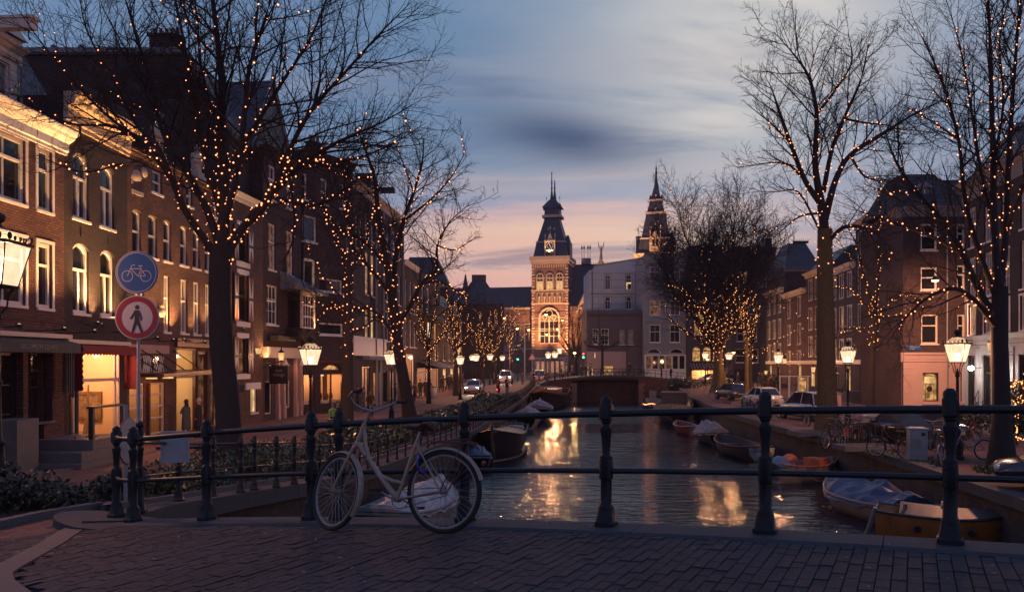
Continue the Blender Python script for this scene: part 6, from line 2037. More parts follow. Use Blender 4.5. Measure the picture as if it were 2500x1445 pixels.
def build_lamp(name, label, loc, rz=0, group='crown street lamps', power=600, H=4.3):
 t = thing(name, label, 'street lamp', loc, rz, group)
 g0 = H - 1.05          # bottom of the glass
 mb = MB()
 mb.lathe([(0.22, 0), (0.22, 0.10), (0.17, 0.14), (0.15, 0.5), (0.17, 0.56), (0.12, 0.62), (0.10, 0.9), (0.12, 0.96), (0.07, 1.02), (0.058, 1.8), (0.08, 1.84), (0.055, 1.9), (0.045, g0 - 0.5), (0.075, g0 - 0.47), (0.075, g0 - 0.42), (0.05, g0 - 0.38), (0.02, g0 - 0.2)], 12)
 mb.obj('pole', 'iron', t, True)
 mb = MB()
 for k in range(4):
  a = PI / 4 + k * PI / 2
  c, s_ = math.cos(a), math.sin(a)
  mb.tube([(0.04 * c, 0.04 * s_, g0 - 0.42), (0.13 * c, 0.13 * s_, g0 - 0.3), (0.15 * c, 0.15 * s_, g0 - 0.15), (0.22 * c, 0.22 * s_, g0 - 0.01)], 0.014, 5)
 mb.frus(0, 0, g0 - 0.02, g0 + 0.015, 0.20, 0.215)
 mb.obj('bracket', 'iron', t)
 gb, gt, hh = 0.195, 0.32, 0.60
 gl_ = MB()
 gl_.add([(-gb, -gb, g0), (gb, -gb, g0), (gb, gb, g0), (-gb, gb, g0), (-gt, -gt, g0 + hh), (gt, -gt, g0 + hh), (gt, gt, g0 + hh), (-gt, gt, g0 + hh)], [(0, 1, 5, 4), (1, 2, 6, 5), (2, 3, 7, 6), (3, 0, 4, 7)])
 gl_.obj('lantern_glass', 'lamp_glass', t)
 fr = MB()
 for sx_, sy_ in ((-1, -1), (1, -1), (1, 1), (-1, 1)):
  fr.tube([(sx_ * gb, sy_ * gb, g0), (sx_ * gt, sy_ * gt, g0 + hh)], 0.013, 4)
 z = g0 + hh
 for a in (0, 1):
  fr.box(-gt - 0.03, gt + 0.03, (-gt - 0.03) if a == 0 else gt, (-gt) if a == 0 else gt + 0.03, z, z + 0.05)
  fr.box((-gt - 0.03) if a == 0 else gt, (-gt) if a == 0 else gt + 0.03, -gt, gt, z + 0.001, z + 0.049)
 for side in range(4):       # the little crown of leaves round the roof
  for k in range(5):
   q = -gt + gt * 2 * (k + 0.5) / 5
   p = [(q, -gt - 0.03), (gt + 0.03, q), (q, gt + 0.03), (-gt - 0.03, q)][side]
   big = 0.10 if k in (0, 4) else 0.065
   fr.sphere((p[0], p[1], z + 0.05 + big * 0.55), big * 0.45, 6, 4, (0.8, 0.8, 1.3))
 fr.obj('frame', 'iron', t)
 rf = MB()
 rf.loft([[(r_ * math.cos(PI / 4 + k * PI / 2) * 1.2, r_ * math.sin(PI / 4 + k * PI / 2) * 1.2, z + zz) for k in range(4)] for r_, zz in ((gt, 0.03), (gt * 0.72, 0.16), (gt * 0.42, 0.24))], caps=False)
 rf.obj('lantern_roof', 'lamp_glass_roof', t)
 cr = MB()
 cr.lathe([(0.15, z + 0.22), (0.16, z + 0.25), (0.07, z + 0.29), (0.06, z + 0.33), (0.12, z + 0.37), (0.13, z + 0.43), (0.08, z + 0.47), (0.03, z + 0.5)], 10)
 cr.obj('crown', 'iron', t, True)
 mn = MB()
 mn.lathe([(0.03, g0 + 0.06), (0.075, g0 + 0.1), (0.085, g0 + 0.26), (0.05, g0 + 0.3)], 8)
 mn.obj('mantle', 'mantle', t, True)
 plight((0, 0, g0 + 0.33), power, WARM, 0.17, parent=t)
 return t

def put_lamp(proto, loc, label, power=None, rz=None, scale=None):
 c = copy_tree(proto, loc=loc, rz=rz if rz is not None else random.uniform(0, 1.5), label=label, scale=scale)
 if power is not None:
  for ch in c.children:
   if ch.type == 'LIGHT':
    ch.data = ch.data.copy()
    ch.data.energy = power
 return c

LP = 850
L0 = build_lamp('street_lamp', 'crown lamp nearest the bridge, cut by the picture edge beside the sign pole shrubs', (-7.55, 12.0, gl(-7.5, 12)), 0.0, power=480)
for x, y, lab, pw in ((-7.8, 31.7, 'large crown lamp in front of the wine red shop windows, before the slim tree', LP), (-7.1, 48.3, 'crown lamp just in front of the leaning tree', LP),
     (-4.8, 76, 'crown lamp beside the far end of the hedge', LP), (-4.1, 93, 'crown lamp behind the car with its headlights on', LP), (-2.9, 108, 'crown lamp next to the glaring headlights', LP),
     (-1.5, 128, 'higher standing crown lamp above the glaring headlights', LP), (-5.9, 120, 'small distant crown lamp among the lit tree stems', 200)):
 put_lamp(L0, (x, y, gl(x, y)), lab, pw)
for x, y, lab in ((14.9, 27.4, 'largest crown lamp on the parked car side, in front of the pink corner house'), (17.1, 41.7, 'crown lamp between the big lit trunk and the thin dark tree'), (20.0, 61.5, 'crown lamp beside the terrace and the potted plants'),
    (24.6, 85, 'crown lamp behind the white round backed car'), (24.9, 94, 'crown lamp between the yellow lit tree trunks'), (23.6, 100, 'crown lamp at the corner of the far bridge by the huge tree')):
 put_lamp(L0, (x, y, gr(y)), lab, LP)
put_lamp(L0, (4.6, 104, -2.55), 'crown lamp standing to the left in the close pair on the far bridge', LP)
put_lamp(L0, (5.3, 101.3, -2.5), 'nearer crown lamp of the close pair on the far bridge', LP)

# ================================================================ trees
def tubes(polys, k=3):
 """many tapering twigs at once: polys = [(points (n,3), radii (n,))] -> verts, faces"""
 P = np.concatenate([p for p, r in polys])
 Rr = np.concatenate([r for p, r in polys])
 ids = np.concatenate([np.full(len(p), i) for i, (p, r) in enumerate(polys)])
 n = len(P)
 T = np.zeros_like(P)
 same = ids[1:] == ids[:-1]
 d = P[1:] - P[:-1]
 T[:-1][same] += d[same]
 T[1:][same] += d[same]
 T /= np.maximum(np.linalg.norm(T, axis=1, keepdims=True), 1e-9)
 ref = np.where(np.abs(T[:, 2:3]) < 0.95, np.array([[0.0, 0, 1]]), np.array([[1.0, 0, 0]]))
 A = np.cross(T, ref)
 A /= np.maximum(np.linalg.norm(A, axis=1, keepdims=True), 1e-9)
 Bv = np.cross(T, A)
 th = 2 * np.pi * np.arange(k) / k
 V = P[:, None, :] + Rr[:, None, None] * (A[:, None, :] * np.cos(th)[None, :, None] + Bv[:, None, :] * np.sin(th)[None, :, None])
 V = V.reshape(-1, 3)
 i = np.nonzero(same)[0]
 j = np.arange(k)
 a = i[:, None] * k + j[None, :]
 b = i[:, None] * k + (j[None, :] + 1) % k
 F = np.stack([a, b, b + k, a + k], axis=-1).reshape(-1, 4)
 return V, F

def np_mesh(name, groups, mats):
 vs, fs, o = [], [], 0
 for polys, k in groups:
  if not polys:
   continue
  V, F = tubes(polys, k)
  vs.append(V)
  fs.append(F + o)
  o += len(V)
 V = np.concatenate(vs)
 F = np.concatenate(fs)
 me = bpy.data.meshes.new(name)
 me.vertices.add(len(V))
 me.vertices.foreach_set('co', V.astype(np.float32).ravel())
 me.loops.add(len(F) * 4)
 me.loops.foreach_set('vertex_index', F.astype(np.int32).ravel())
 me.polygons.add(len(F))
 me.polygons.foreach_set('loop_start', np.arange(0, len(F) * 4, 4, dtype=np.int32))
 me.polygons.foreach_set('use_smooth', np.ones(len(F), dtype=bool))
 me.update(calc_edges=True)
 me.materials.append(MATS[mats])
 return me

def grow_branch(rg, p, d, L, r0, r1, n, wig, up, droop=0.0):
 pts = [p.copy()]
 d = d / np.linalg.norm(d)
 st = L / (n - 1)
 for i in range(n - 1):
  d = d + rg.normal(0, wig, 3)
  d[2] += up * (1 - droop * i / n)
  d /= np.linalg.norm(d)
  pts.append(pts[-1] + d * st)
 return np.array(pts), np.linspace(r0, r1, n)

def spawn(rg, parents, per_m, lr, rr, n, wig, up, t0=0.25, minang=28, maxang=60, lmax=None, lmin=0.2, rmin=0.004):
 out = []
 for P, Rd in parents:
  seg = np.linalg.norm(P[1:] - P[:-1], axis=1)
  L = seg.sum()
  cum = np.concatenate([[0], np.cumsum(seg)])
  cnt = max(1, int(L * per_m + rg.random()))
  for c in range(cnt):
   t = t0 + (1 - t0) * (c + rg.random()) / cnt
   s = t * L
   i = min(np.searchsorted(cum, s) - 1, len(seg) - 1)
   i = max(i, 0)
   f = (s - cum[i]) / max(seg[i], 1e-6)
   p = P[i] + (P[i + 1] - P[i]) * f
   r = Rd[i] + (Rd[i + 1] - Rd[i]) * f
   tg = (P[i + 1] - P[i]) / max(seg[i], 1e-6)
   ax = np.cross(tg, rg.normal(0, 1, 3))
   ax /= max(np.linalg.norm(ax), 1e-6)
   ang = math.radians(rg.uniform(minang, maxang))
   d = tg * math.cos(ang) + ax * math.sin(ang)
   ll = L * lr * rg.uniform(0.6, 1.25) * (1.15 - 0.55 * t)
   if lmax:
    ll = min(ll, lmax * rg.uniform(0.7, 1.1))
   ll = max(ll, lmin)
   rs = max(min(r * rr, 0.004 + ll * 0.011), rmin)
   out.append(grow_branch(rg, p, d, ll, rs, max(rs * 0.35, rmin * 0.7), n, wig, up))
 return out

def smooth_poly(pts, rs, n=4):
 """Catmull-Rom through hand placed limb points"""
 P = [np.array(p, float) for p in pts]
 P = [2 * P[0] - P[1]] + P + [2 * P[-1] - P[-2]]
 out, ro = [], []
 for i in range(1, len(P) - 2):
  for k in range(n):
   t = k / n
   a, b, c, d = P[i - 1], P[i], P[i + 1], P[i + 2]
   out.append(0.5 * ((2 * b) + (c - a) * t + (2 * a - 5 * b + 4 * c - d) * t * t + (-a + 3 * b - 3 * c + d) * t ** 3))
   ro.append(rs[i - 1] + (rs[i] - rs[i - 1]) * t)
 out.append(P[-2])
 ro.append(rs[-1])
 return np.array(out), np.array(ro)

BULB_V = np.array([(1, 0, 0), (-1, 0, 0), (0, 1, 0), (0, -1, 0), (0, 0, 1), (0, 0, -1)], float)
BULB_F = np.array([(0, 2, 4), (2, 1, 4), (1, 3, 4), (3, 0, 4), (2, 0, 5), (1, 2, 5), (3, 1, 5), (0, 3, 5)])

def bulbs(points, rad, rg, mats, name='fairy_lights', label='', parent_group='strings of fairy lights', wires=None):
 P = np.array(points)
 s = rad * rg.uniform(0.3, 1.45, len(P))
 V = (P[:, None, :] + BULB_V[None] * s[:, None, None]).reshape(-1, 3)
 F = (BULB_F[None] + 6 * np.arange(len(P))[:, None, None]).reshape(-1, 3)
 me = bpy.data.meshes.new('bulbs')
 me.vertices.add(len(V))
 me.vertices.foreach_set('co', V.astype(np.float32).ravel())
 me.loops.add(len(F) * 3)
 me.loops.foreach_set('vertex_index', F.astype(np.int32).ravel())
 me.polygons.add(len(F))
 me.polygons.foreach_set('loop_start', np.arange(0, len(F) * 3, 3, dtype=np.int32))
 me.update(calc_edges=True)
 me.materials.append(MATS[mats])
 t = thing(name, label, 'string lights', tuple(P.mean(axis=0)), 0, parent_group)
 o = link('bulb', me, t, tuple(-P.mean(axis=0)))
 o['kind'] = 'stuff'
 if wires:
  w = np_mesh('wire', [(wires, 3)], 'iron')
  link('wire', w, t, tuple(-P.mean(axis=0)))
 return t

def along(rg, polys, step, jit=0.6, t0=0.0, t1=1.0, dense=1.0):
 """bulb positions wound round the branches, and the wire that joins them"""
 pts, wires = [], []
 for P, Rd in polys:
  seg = np.linalg.norm(P[1:] - P[:-1], axis=1)
  cum = np.concatenate([[0], np.cumsum(seg)])
  L = cum[-1]
  s = L * t0 + rg.random() * step
  ph = rg.random() * 6.28
  w = []
  while s < L * t1:
   i = max(0, min(np.searchsorted(cum, s) - 1, len(seg) - 1))
   f = (s - cum[i]) / max(seg[i], 1e-6)
   p = P[i] + (P[i + 1] - P[i]) * f
   r = Rd[i] + (Rd[i + 1] - Rd[i]) * f
   tg = (P[i + 1] - P[i]) / max(seg[i], 1e-6)
   a = np.cross(tg, [0.3, 1, 0.1])
   a /= max(np.linalg.norm(a), 1e-6)
   b = np.cross(tg, a)
   rr_ = r * 1.1 + 0.035
   q = p + (a * math.cos(ph) + b * math.sin(ph)) * rr_
   pts.append(q)
   w.append(q)
   ph += rg.uniform(0.9, 1.8)
   s += step * rg.uniform(0.6, 1.4)
  if len(w) > 2:
   wires.append((np.array(w), np.full(len(w), 0.006)))
 return pts, wires

TREES = []

def tree(label, trunk, limbs, seed, y0, lights=None, light_label='', bulb_r=0.03, levels=(3.2, 5.0, 6.0), lens=(0.42, 0.42, 0.45), group='bare trees along the canal', bark='bark', up=0.05, tw=0.005, extra=None, lmax=(2.4, 1.2, 0.6), step=0.25, lt1=0.8, root=True, wig=0.14, bmat='bulb_glow'):
 """trunk and limbs: [(x, y, z), ...] with radii; finer branches grow from them"""
 rg = np.random.default_rng(seed)
 bx, by, bz = trunk[0][0]
 t = thing('tree', label, 'tree', (bx, by, bz), 0, group)
 off = np.array((bx, by, bz))
 tr = [smooth_poly([p for p, r in trunk], [r for p, r in trunk])]
 flare = tr[0][1]
 if root:
  n_ = min(4, len(flare))
  for i in range(n_):
   flare[i] *= 1 + 0.45 * (1 - i / n_) ** 2
 L0_ = [smooth_poly([p for p, r in lb], [r * 0.82 for p, r in lb]) for lb in limbs]
 levels = [q * 1.25 for q in levels]
 L1 = spawn(rg, L0_, levels[0], lens[0], 0.55, 6, wig, up, t0=0.22, lmax=lmax[0], rmin=tw * 1.6)
 L2 = spawn(rg, L1 + [(P[len(P) // 2:], r_[len(r_) // 2:]) for P, r_ in L0_], levels[1], lens[1], 0.6, 5, wig * 1.1, up, t0=0.15, lmax=lmax[1], rmin=tw * 1.2)
 L3 = spawn(rg, L2, levels[2], lens[2], 0.6, 4, wig * 1.3, up, t0=0.12, lmax=lmax[2], rmin=tw)
 S = lambda lst: [(P - off, r_) for P, r_ in lst]
 link('trunk', np_mesh('trunk', [(S(tr), 12)], bark), t)
 cr = link('crown', np_mesh('crown', [(S(L0_), 8), (S(L1), 4), (S(L2), 3), (S(L3), 3)], 'bark'), t)
 if lights:
  lp, wr = [], []
  for sel, st, a, b_ in lights:
   pol = {'trunk': tr, 'limb': L0_, 'sub': L1}[sel] if isinstance(sel, str) else sel
   if sel == 'sub':
    pol = [q for q in L1 if rg.random() < 0.13]
   p_, w_ = along(rg, pol, st, t0=a, t1=b_)
   lp += p_
   wr += w_
  bulbs(lp, bulb_r, rg, bmat, 'fairy_lights', light_label, wires=wr)
 return t

def pl(s, *pts):
 """limb points given by where they show, at scale s pixels per metre, each with its own depth offset and radius"""
 out = []
 for px, py, dy, r in pts:
  y = FL / s + dy
  q = W_(px, py, FL / y)
  out.append((q, r))
 return out

def W_(px, py, s):
 return ((px - CX) / s, FL / s, (HY - py) / s)

s = 104
T1 = pl(s, (560, 1172, 0, .30), (556, 1000, 0, .285), (541, 850, 0, .27), (536, 700, 0, .25), (540, 600, 0, .24))
limbs = [pl(s, (540, 610, 0, .20), (548, 520, .1, .17), (545, 420, .2, .15), (540, 300, .3, .13), (542, 200, .3, .11), (530, 90, .3, .08), (515, -40, .2, .06), (500, -200, .2, .03)),
  pl(s, (545, 640, 0, .15), (590, 560, .3, .12), (660, 480, .7, .095), (740, 400, 1.0, .075), (830, 345, 1.3, .05), (930, 300, 1.6, .028), (1010, 255, 1.8, .01)),
  pl(s, (590, 560, .3, .09), (650, 500, .1, .08), (700, 380, 0, .07), (760, 270, -.2, .055), (840, 180, -.4, .04), (930, 80, -.6, .025), (1000, 10, -.7, .01)),
  pl(s, (542, 560, 0, .10), (575, 440, -.3, .09), (595, 300, -.5, .075), (610, 160, -.7, .06), (650, 40, -.8, .04), (680, -90, -.9, .02)),
  pl(s, (545, 440, .1, .08), (610, 330, .6, .065), (690, 200, 1.0, .05), (760, 90, 1.4, .035), (820, -60, 1.7, .015)),
  pl(s, (538, 640, 0, .13), (500, 585, -.2, .11), (455, 520, -.5, .095), (420, 440, -.8, .08), (385, 360, -1.0, .065), (330, 300, -1.1, .05), (280, 200, -1.2, .035), (210, 70, -1.4, .02), (190, -60, -1.5, .01)),
  pl(s, (536, 600, 0, .12), (500, 500, .3, .10), (450, 410, .6, .085), (400, 330, .9, .07), (370, 220, 1.1, .055), (340, 110, 1.4, .04), (300, -20, 1.7, .02)),
  pl(s, (420, 440, -.8, .06), (350, 350, -1.3, .05), (270, 290, -1.7, .04), (180, 200, -2.1, .028), (90, 90, -2.4, .015), (30, 0, -2.6, .008)),
  pl(s, (538, 520, .1, .09), (500, 380, -.2, .075), (470, 240, -.4, .06), (450, 110, -.5, .045), (420, -40, -.6, .025)),
  pl(s, (545, 400, .2, .07), (520, 280, .8, .055), (490, 160, 1.3, .04), (480, 30, 1.7, .025), (450, -100, 2, .01)),
  pl(s, (385, 360, -1.0, .05), (280, 310, -.6, .04), (160, 300, -.3, .03), (60, 240, 0, .018), (-30, 215, .3, .008)),
  pl(s, (740, 400, 1.0, .05), (860, 390, .6, .035), (960, 350, .2, .02), (1040, 300, 0, .008)),
  pl(s, (660, 480, .7, .06), (780, 500, 1.5, .045), (870, 440, 2.2, .03), (960, 420, 3, .012)),
  pl(s, (300, 400, -1.2, .03), (200, 420, -1.4, .02), (90, 380, -1.6, .01)),
  pl(s, (700, 380, 0, .05), (720, 560, .4, .03), (690, 640, .8, .015))]
tree('huge bare elm with thick spreading limbs wound with fairy lights, nearest the bridge', T1, limbs, 3, FL / s, [('limb', 0.19, 0.0, 0.78), ('limb', 0.13, 0.0, 0.33), ('sub', 0.3, 0.0, 0.6)], 'warm fairy lights wound round the limbs of the huge elm by the bridge', 0.019, levels=(2.9, 4.2, 4.4), lmax=(2.6, 1.1, 0.5), tw=0.0035, up=0.04)
s = 50.6
T3 = pl(s, (1006, 1055, 0, .33), (990, 950, 0, .28), (972, 850, 0, .26), (966, 790, 0, .25), (958, 730, 0, .24))
limbs = [pl(s, (958, 740, 0, .22), (945, 650, -.3, .19), (925, 540, -.5, .16), (915, 440, -.7, .12), (890, 360, -.8, .06), (870, 310, -.9, .02)),
  pl(s, (960, 750, 0, .18), (965, 640, .3, .16), (985, 540, .6, .13), (1010, 470, .9, .10), (1030, 400, 1.1, .06), (1035, 340, 1.2, .02)),
  pl(s, (966, 800, 0, .17), (1005, 740, -.4, .13), (1030, 690, -.8, .11), (1065, 660, -1.1, .09), (1068, 600, -1.3, .07), (1100, 540, -1.5, .04), (1145, 500, -1.7, .015)),
  pl(s, (1030, 690, -.8, .08), (1080, 690, -.5, .06), (1130, 720, -.2, .03), (1170, 740, 0, .012)),
  pl(s, (975, 850, 0, .14), (950, 800, -.5, .11), (905, 755, -1.0, .09), (850, 755, -1.4, .07), (790, 745, -1.8, .03), (740, 700, -2.0, .01)),
  pl(s, (945, 650, -.3, .13), (890, 590, .5, .10), (830, 560, 1.0, .06), (780, 500, 1.4, .03), (740, 460, 1.7, .01)),
  pl(s, (985, 540, .6, .09), (1060, 480, 0, .06), (1110, 420, -.4, .035), (1140, 360, -.8, .01)),
  pl(s, (955, 720, 0, .14), (900, 650, -.6, .11), (860, 600, -1.1, .07), (845, 480, -1.3, .04), (835, 390, -1.5, .015)),
  pl(s, (1010, 470, .9, .06), (985, 400, 1.5, .04), (960, 340, 2.0, .015)), pl(s, (1068, 600, -1.3, .05), (1110, 610, -2, .035), (1160, 580, -2.6, .012))]
tree('leaning elm with fairy lights round its trunk beside the second crown lamp', T3, limbs, 8, FL / s, [('limb', 0.16, 0, 0.8), ('trunk', 0.07, 0.55, 1.0), ('sub', 0.3, 0, 0.6)], 'fairy lights thick round the trunk of the leaning elm', 0.029, tw=0.007, levels=(2.2, 3.4, 4.0), lmax=(2.6, 1.2, 0.6))
s = 54
T2 = pl(s, (845, 1066, 0, .29), (848, 950, 0, .26), (848, 830, 0, .22), (850, 720, 0, .17), (852, 640, 0, .13))
limbs = [pl(s, (852, 650, 0, .11), (856, 560, 0, .08), (850, 480, .2, .05), (848, 390, .3, .015)),
  pl(s, (850, 740, 0, .07), (800, 690, -.3, .05), (760, 620, -.5, .03), (735, 560, -.7, .01)),
  pl(s, (850, 760, 0, .07), (815, 740, .4, .05), (790, 760, .7, .03), (770, 800, 1, .01)),
  pl(s, (852, 660, 0, .07), (890, 600, .3, .05), (905, 530, .5, .03), (930, 470, .8, .01)),
  pl(s, (852, 640, 0, .06), (815, 580, -.4, .045), (790, 500, -.7, .03), (795, 440, -1, .01)),
  pl(s, (850, 820, 0, .08), (900, 790, .4, .05), (930, 760, .8, .02)),
  pl(s, (850, 700, 0, .06), (830, 600, .8, .04), (800, 540, 1.2, .01))]
tree('slim upright tree with a string of lights down its trunk behind the first crown lamp', T2, limbs, 12, FL / s, [('limb', 0.2, 0, 0.85), ('trunk', 0.10, 0.45, 1.0)], 'bright fairy lights down the slim upright tree', 0.028, tw=0.006, levels=(2.4, 3.4, 4), lmax=(1.8, 0.9, 0.5))
s = 53
T4 = pl(s, (2022, 1065, 0, .50), (2018, 950, 0, .43), (2016, 800, 0, .40), (2014, 650, 0, .35), (2014, 560, 0, .33))
limbs = [pl(s, (2014, 565, 0, .28), (2005, 500, 0, .25), (1990, 400, -.2, .17), (1994, 280, -.4, .12), (1975, 190, -.6, .08), (1935, 130, -.8, .04), (1890, 80, -1, .015)),
  pl(s, (2005, 500, 0, .18), (1965, 440, -.5, .14), (1930, 350, -1, .11), (1905, 280, -1.4, .08), (1885, 220, -1.7, .03), (1870, 190, -1.9, .01)),
  pl(s, (2012, 540, 0, .22), (2040, 440, .5, .17), (2075, 380, .9, .14), (2150, 330, 1.4, .11), (2230, 280, 1.9, .06), (2290, 250, 2.3, .02)),
  pl(s, (2010, 470, 0, .15), (2030, 370, -.3, .12), (2060, 290, -.6, .09), (2100, 200, -.9, .06), (2120, 110, -1.2, .02)),
  pl(s, (1994, 280, -.4, .08), (2040, 220, .4, .06), (2080, 150, 1.0, .04), (2070, 80, 1.4, .015)),
  pl(s, (2060, 290, -.6, .07), (2110, 300, -1.3, .055), (2180, 310, -1.8, .03), (2200, 340, -2, .01)),
  pl(s, (2014, 600, 0, .14), (2060, 555, -.6, .11), (2120, 560, -1.0, .09), (2160, 590, -1.2, .05), (2190, 640, -1.5, .02)),
  pl(s, (1965, 440, -.5, .09), (1920, 400, .2, .05), (1860, 400, .8, .03), (1800, 410, 1.2, .01)),
  pl(s, (2000, 560, 0, .07), (1950, 470, .6, .05), (1900, 468, 1.0, .03), (1840, 468, 1.4, .01)),
  pl(s, (1930, 350, -1, .06), (1880, 300, -1.6, .04), (1830, 260, -2, .015)),
  pl(s, (2075, 380, .9, .08), (2110, 430, 1.6, .06), (2160, 450, 2.0, .03), (2200, 500, 2.2, .01)),
  pl(s, (2004, 520, 0, .08), (1950, 530, -.8, .05), (1890, 580, -1.6, .02)),
  pl(s, (1975, 190, -.6, .04), (1990, 130, -.4, .025), (2010, 80, -.2, .01))]
tree('tallest elm with an orange lit trunk standing behind the silver car', T4, limbs, 21, FL / s, [('limb', 0.17, 0, 0.62), ('trunk', 0.09, 0.75, 1.0), ('sub', 0.35, 0, 0.35)], 'fairy lights climbing the limbs of the tallest elm behind the silver car', 0.026, tw=0.0065, levels=(2.3, 3.4, 3.8), bark='bark_lit', lmax=(3.0, 1.4, 0.65))
s = 76.6
T5 = pl(s, (2446, 1137, 0, .33), (2445, 1000, 0, .27), (2440, 850, 0, .255), (2440, 790, 0, .25), (2442, 700, 0, .23))
limbs = [pl(s, (2440, 720, 0, .17), (2428, 560, 0, .13), (2425, 400, .2, .11), (2420, 220, .3, .09), (2415, 60, .4, .05), (2400, -80, .5, .02)),
  pl(s, (2442, 700, 0, .15), (2456, 560, .3, .12), (2462, 400, .5, .10), (2475, 200, .7, .07), (2490, 20, .9, .04), (2510, -120, 1, .02)),
  pl(s, (2436, 800, 0, .14), (2385, 740, -.5, .11), (2330, 705, -1.0, .09), (2260, 730, -1.4, .05), (2200, 790, -1.6, .02), (2165, 840, -1.8, .01)),
  pl(s, (2436, 780, 0, .16), (2395, 720, .3, .14), (2350, 620, .7, .12), (2300, 540, 1.0, .10), (2240, 470, 1.3, .07), (2190, 400, 1.5, .05), (2160, 320, 1.7, .02)),
  pl(s, (2350, 620, .7, .08), (2280, 580, .2, .06), (2200, 550, -.3, .04), (2110, 520, -.8, .02), (2070, 500, -1, .008)),
  pl(s, (2430, 720, 0, .12), (2385, 600, -.5, .10), (2355, 480, -.9, .08), (2340, 340, -1.3, .06), (2300, 200, -1.6, .04), (2250, 90, -1.9, .015)),
  pl(s, (2428, 560, 0, .08), (2395, 420, .7, .065), (2370, 260, 1.2, .045), (2345, 120, 1.6, .03), (2310, 0, 1.9, .01)),
  pl(s, (2456, 560, .3, .08), (2490, 480, -.4, .06), (2530, 360, -1, .04), (2560, 240, -1.4, .015)),
  pl(s, (2340, 340, -1.3, .045), (2280, 300, -2, .03), (2210, 260, -2.6, .012)),
  pl(s, (2240, 470, 1.3, .04), (2170, 470, .8, .025), (2110, 450, .4, .01)),
  pl(s, (2425, 400, .2, .06), (2450, 250, -.6, .045), (2440, 100, -1.1, .03), (2470, -30, -1.5, .01))]
tree('dark elm with many upright lit limbs at the edge of the picture beside the bicycles', T5, limbs, 34, FL / s, [('limb', 0.17, 0, 0.9), ('sub', 0.4, 0, 0.4)], 'large fairy lights on the upright limbs of the elm beside the bicycles', 0.022, tw=0.0045, levels=(2.3, 3.3, 3.8), lmax=(2.4, 1.1, 0.5))
s = 45
T6 = pl(s, (2122, 1030, 0, .24), (2127, 950, 0, .20), (2130, 860, 0, .17), (2138, 800, 0, .15), (2135, 740, 0, .12))
limbs = [pl(s, (2135, 750, 0, .10), (2110, 680, 0, .08), (2092, 600, 0, .05), (2060, 540, 0, .02)),
  pl(s, (2138, 760, 0, .09), (2146, 660, .2, .06), (2148, 560, .3, .04), (2145, 440, .4, .01)),
  pl(s, (2132, 770, 0, .08), (2090, 720, -.5, .05), (2050, 700, -1, .03), (1990, 720, -1.4, .01)),
  pl(s, (2132, 820, 0, .07), (2080, 800, .5, .05), (2030, 830, .8, .02), (1980, 850, 1, .01)),
  pl(s, (2138, 780, 0, .06), (2170, 740, .5, .04), (2220, 720, .9, .02), (2260, 760, 1.2, .01)),
  pl(s, (2100, 640, 0, .05), (2070, 620, .6, .03), (2030, 560, 1, .01))]
tree('thin dark tree between the second and third crown lamps with drooping light strings', T6, limbs, 55, FL / s, [('limb', 0.17, 0, 0.95), ('trunk', 0.10, 0.6, 1.0)], 'gold fairy lights drooping from the thin dark tree', 0.028, tw=0.008, levels=(2.2, 3.0, 3.2), lmax=(1.8, 0.9, 0.5), bmat='bulb_glow_gold')

def auto_tree(label, x, y, z0, ztop, spread, r, seed, nlimb=8, fork=0.3, lights=None, ll='', br=0.05, tw=0.012, bark='bark', dens=1.0, lean=0.0, up=0.06, group='bare trees along the canal', bmat='bulb_glow_gold', stems=1):
 rg = np.random.default_rng(seed)
 H = ztop - z0
 f = z0 + H * fork
 tk = [((x, y, z0), r), ((x + lean * 0.3, y, z0 + (f - z0) * 0.5), r * 0.85), ((x + lean * 0.6, y, f), r * 0.75), ((x + lean * 0.8, y, f + H * 0.08), r * 0.6)]
 lb = []
 for k in range(nlimb):
  a = 2 * PI * k / nlimb + rg.uniform(-.3, .3)
  sp = spread * rg.uniform(0.35, 1.0) * (0.35 if k == 0 else 1)
  zt = z0 + H * rg.uniform(0.78, 1.0) * (1 - 0.25 * (sp / spread) ** 2)
  b0 = np.array((x + lean * 0.6, y, f + H * 0.06 * rg.uniform(-0.6, 1)))
  e = np.array((x + lean + sp * math.cos(a), y + sp * math.sin(a) * 0.9, zt))
  pts = []
  for q in (0, 0.25, 0.5, 0.75, 1.0):
   p = b0 + (e - b0) * q
   hor_ = math.sin(q * PI / 2)
   p[0] = b0[0] + (e[0] - b0[0]) * hor_ + rg.normal(0, 0.02 * H * (q > 0))
   p[1] = b0[1] + (e[1] - b0[1]) * hor_
   pts.append((tuple(p), r * 0.5 * (1 - q) + 0.015))
  lb.append(pts)
 return tree(label, tk, lb, seed, y, lights, ll, br, levels=(1.1 * dens, 1.7 * dens, 2.0 * dens), lens=(0.42, 0.45, 0.5), tw=tw, bark=bark, up=up, lmax=(spread * 0.7, spread * 0.4, spread * 0.22), group=group, bmat=bmat, wig=0.16)

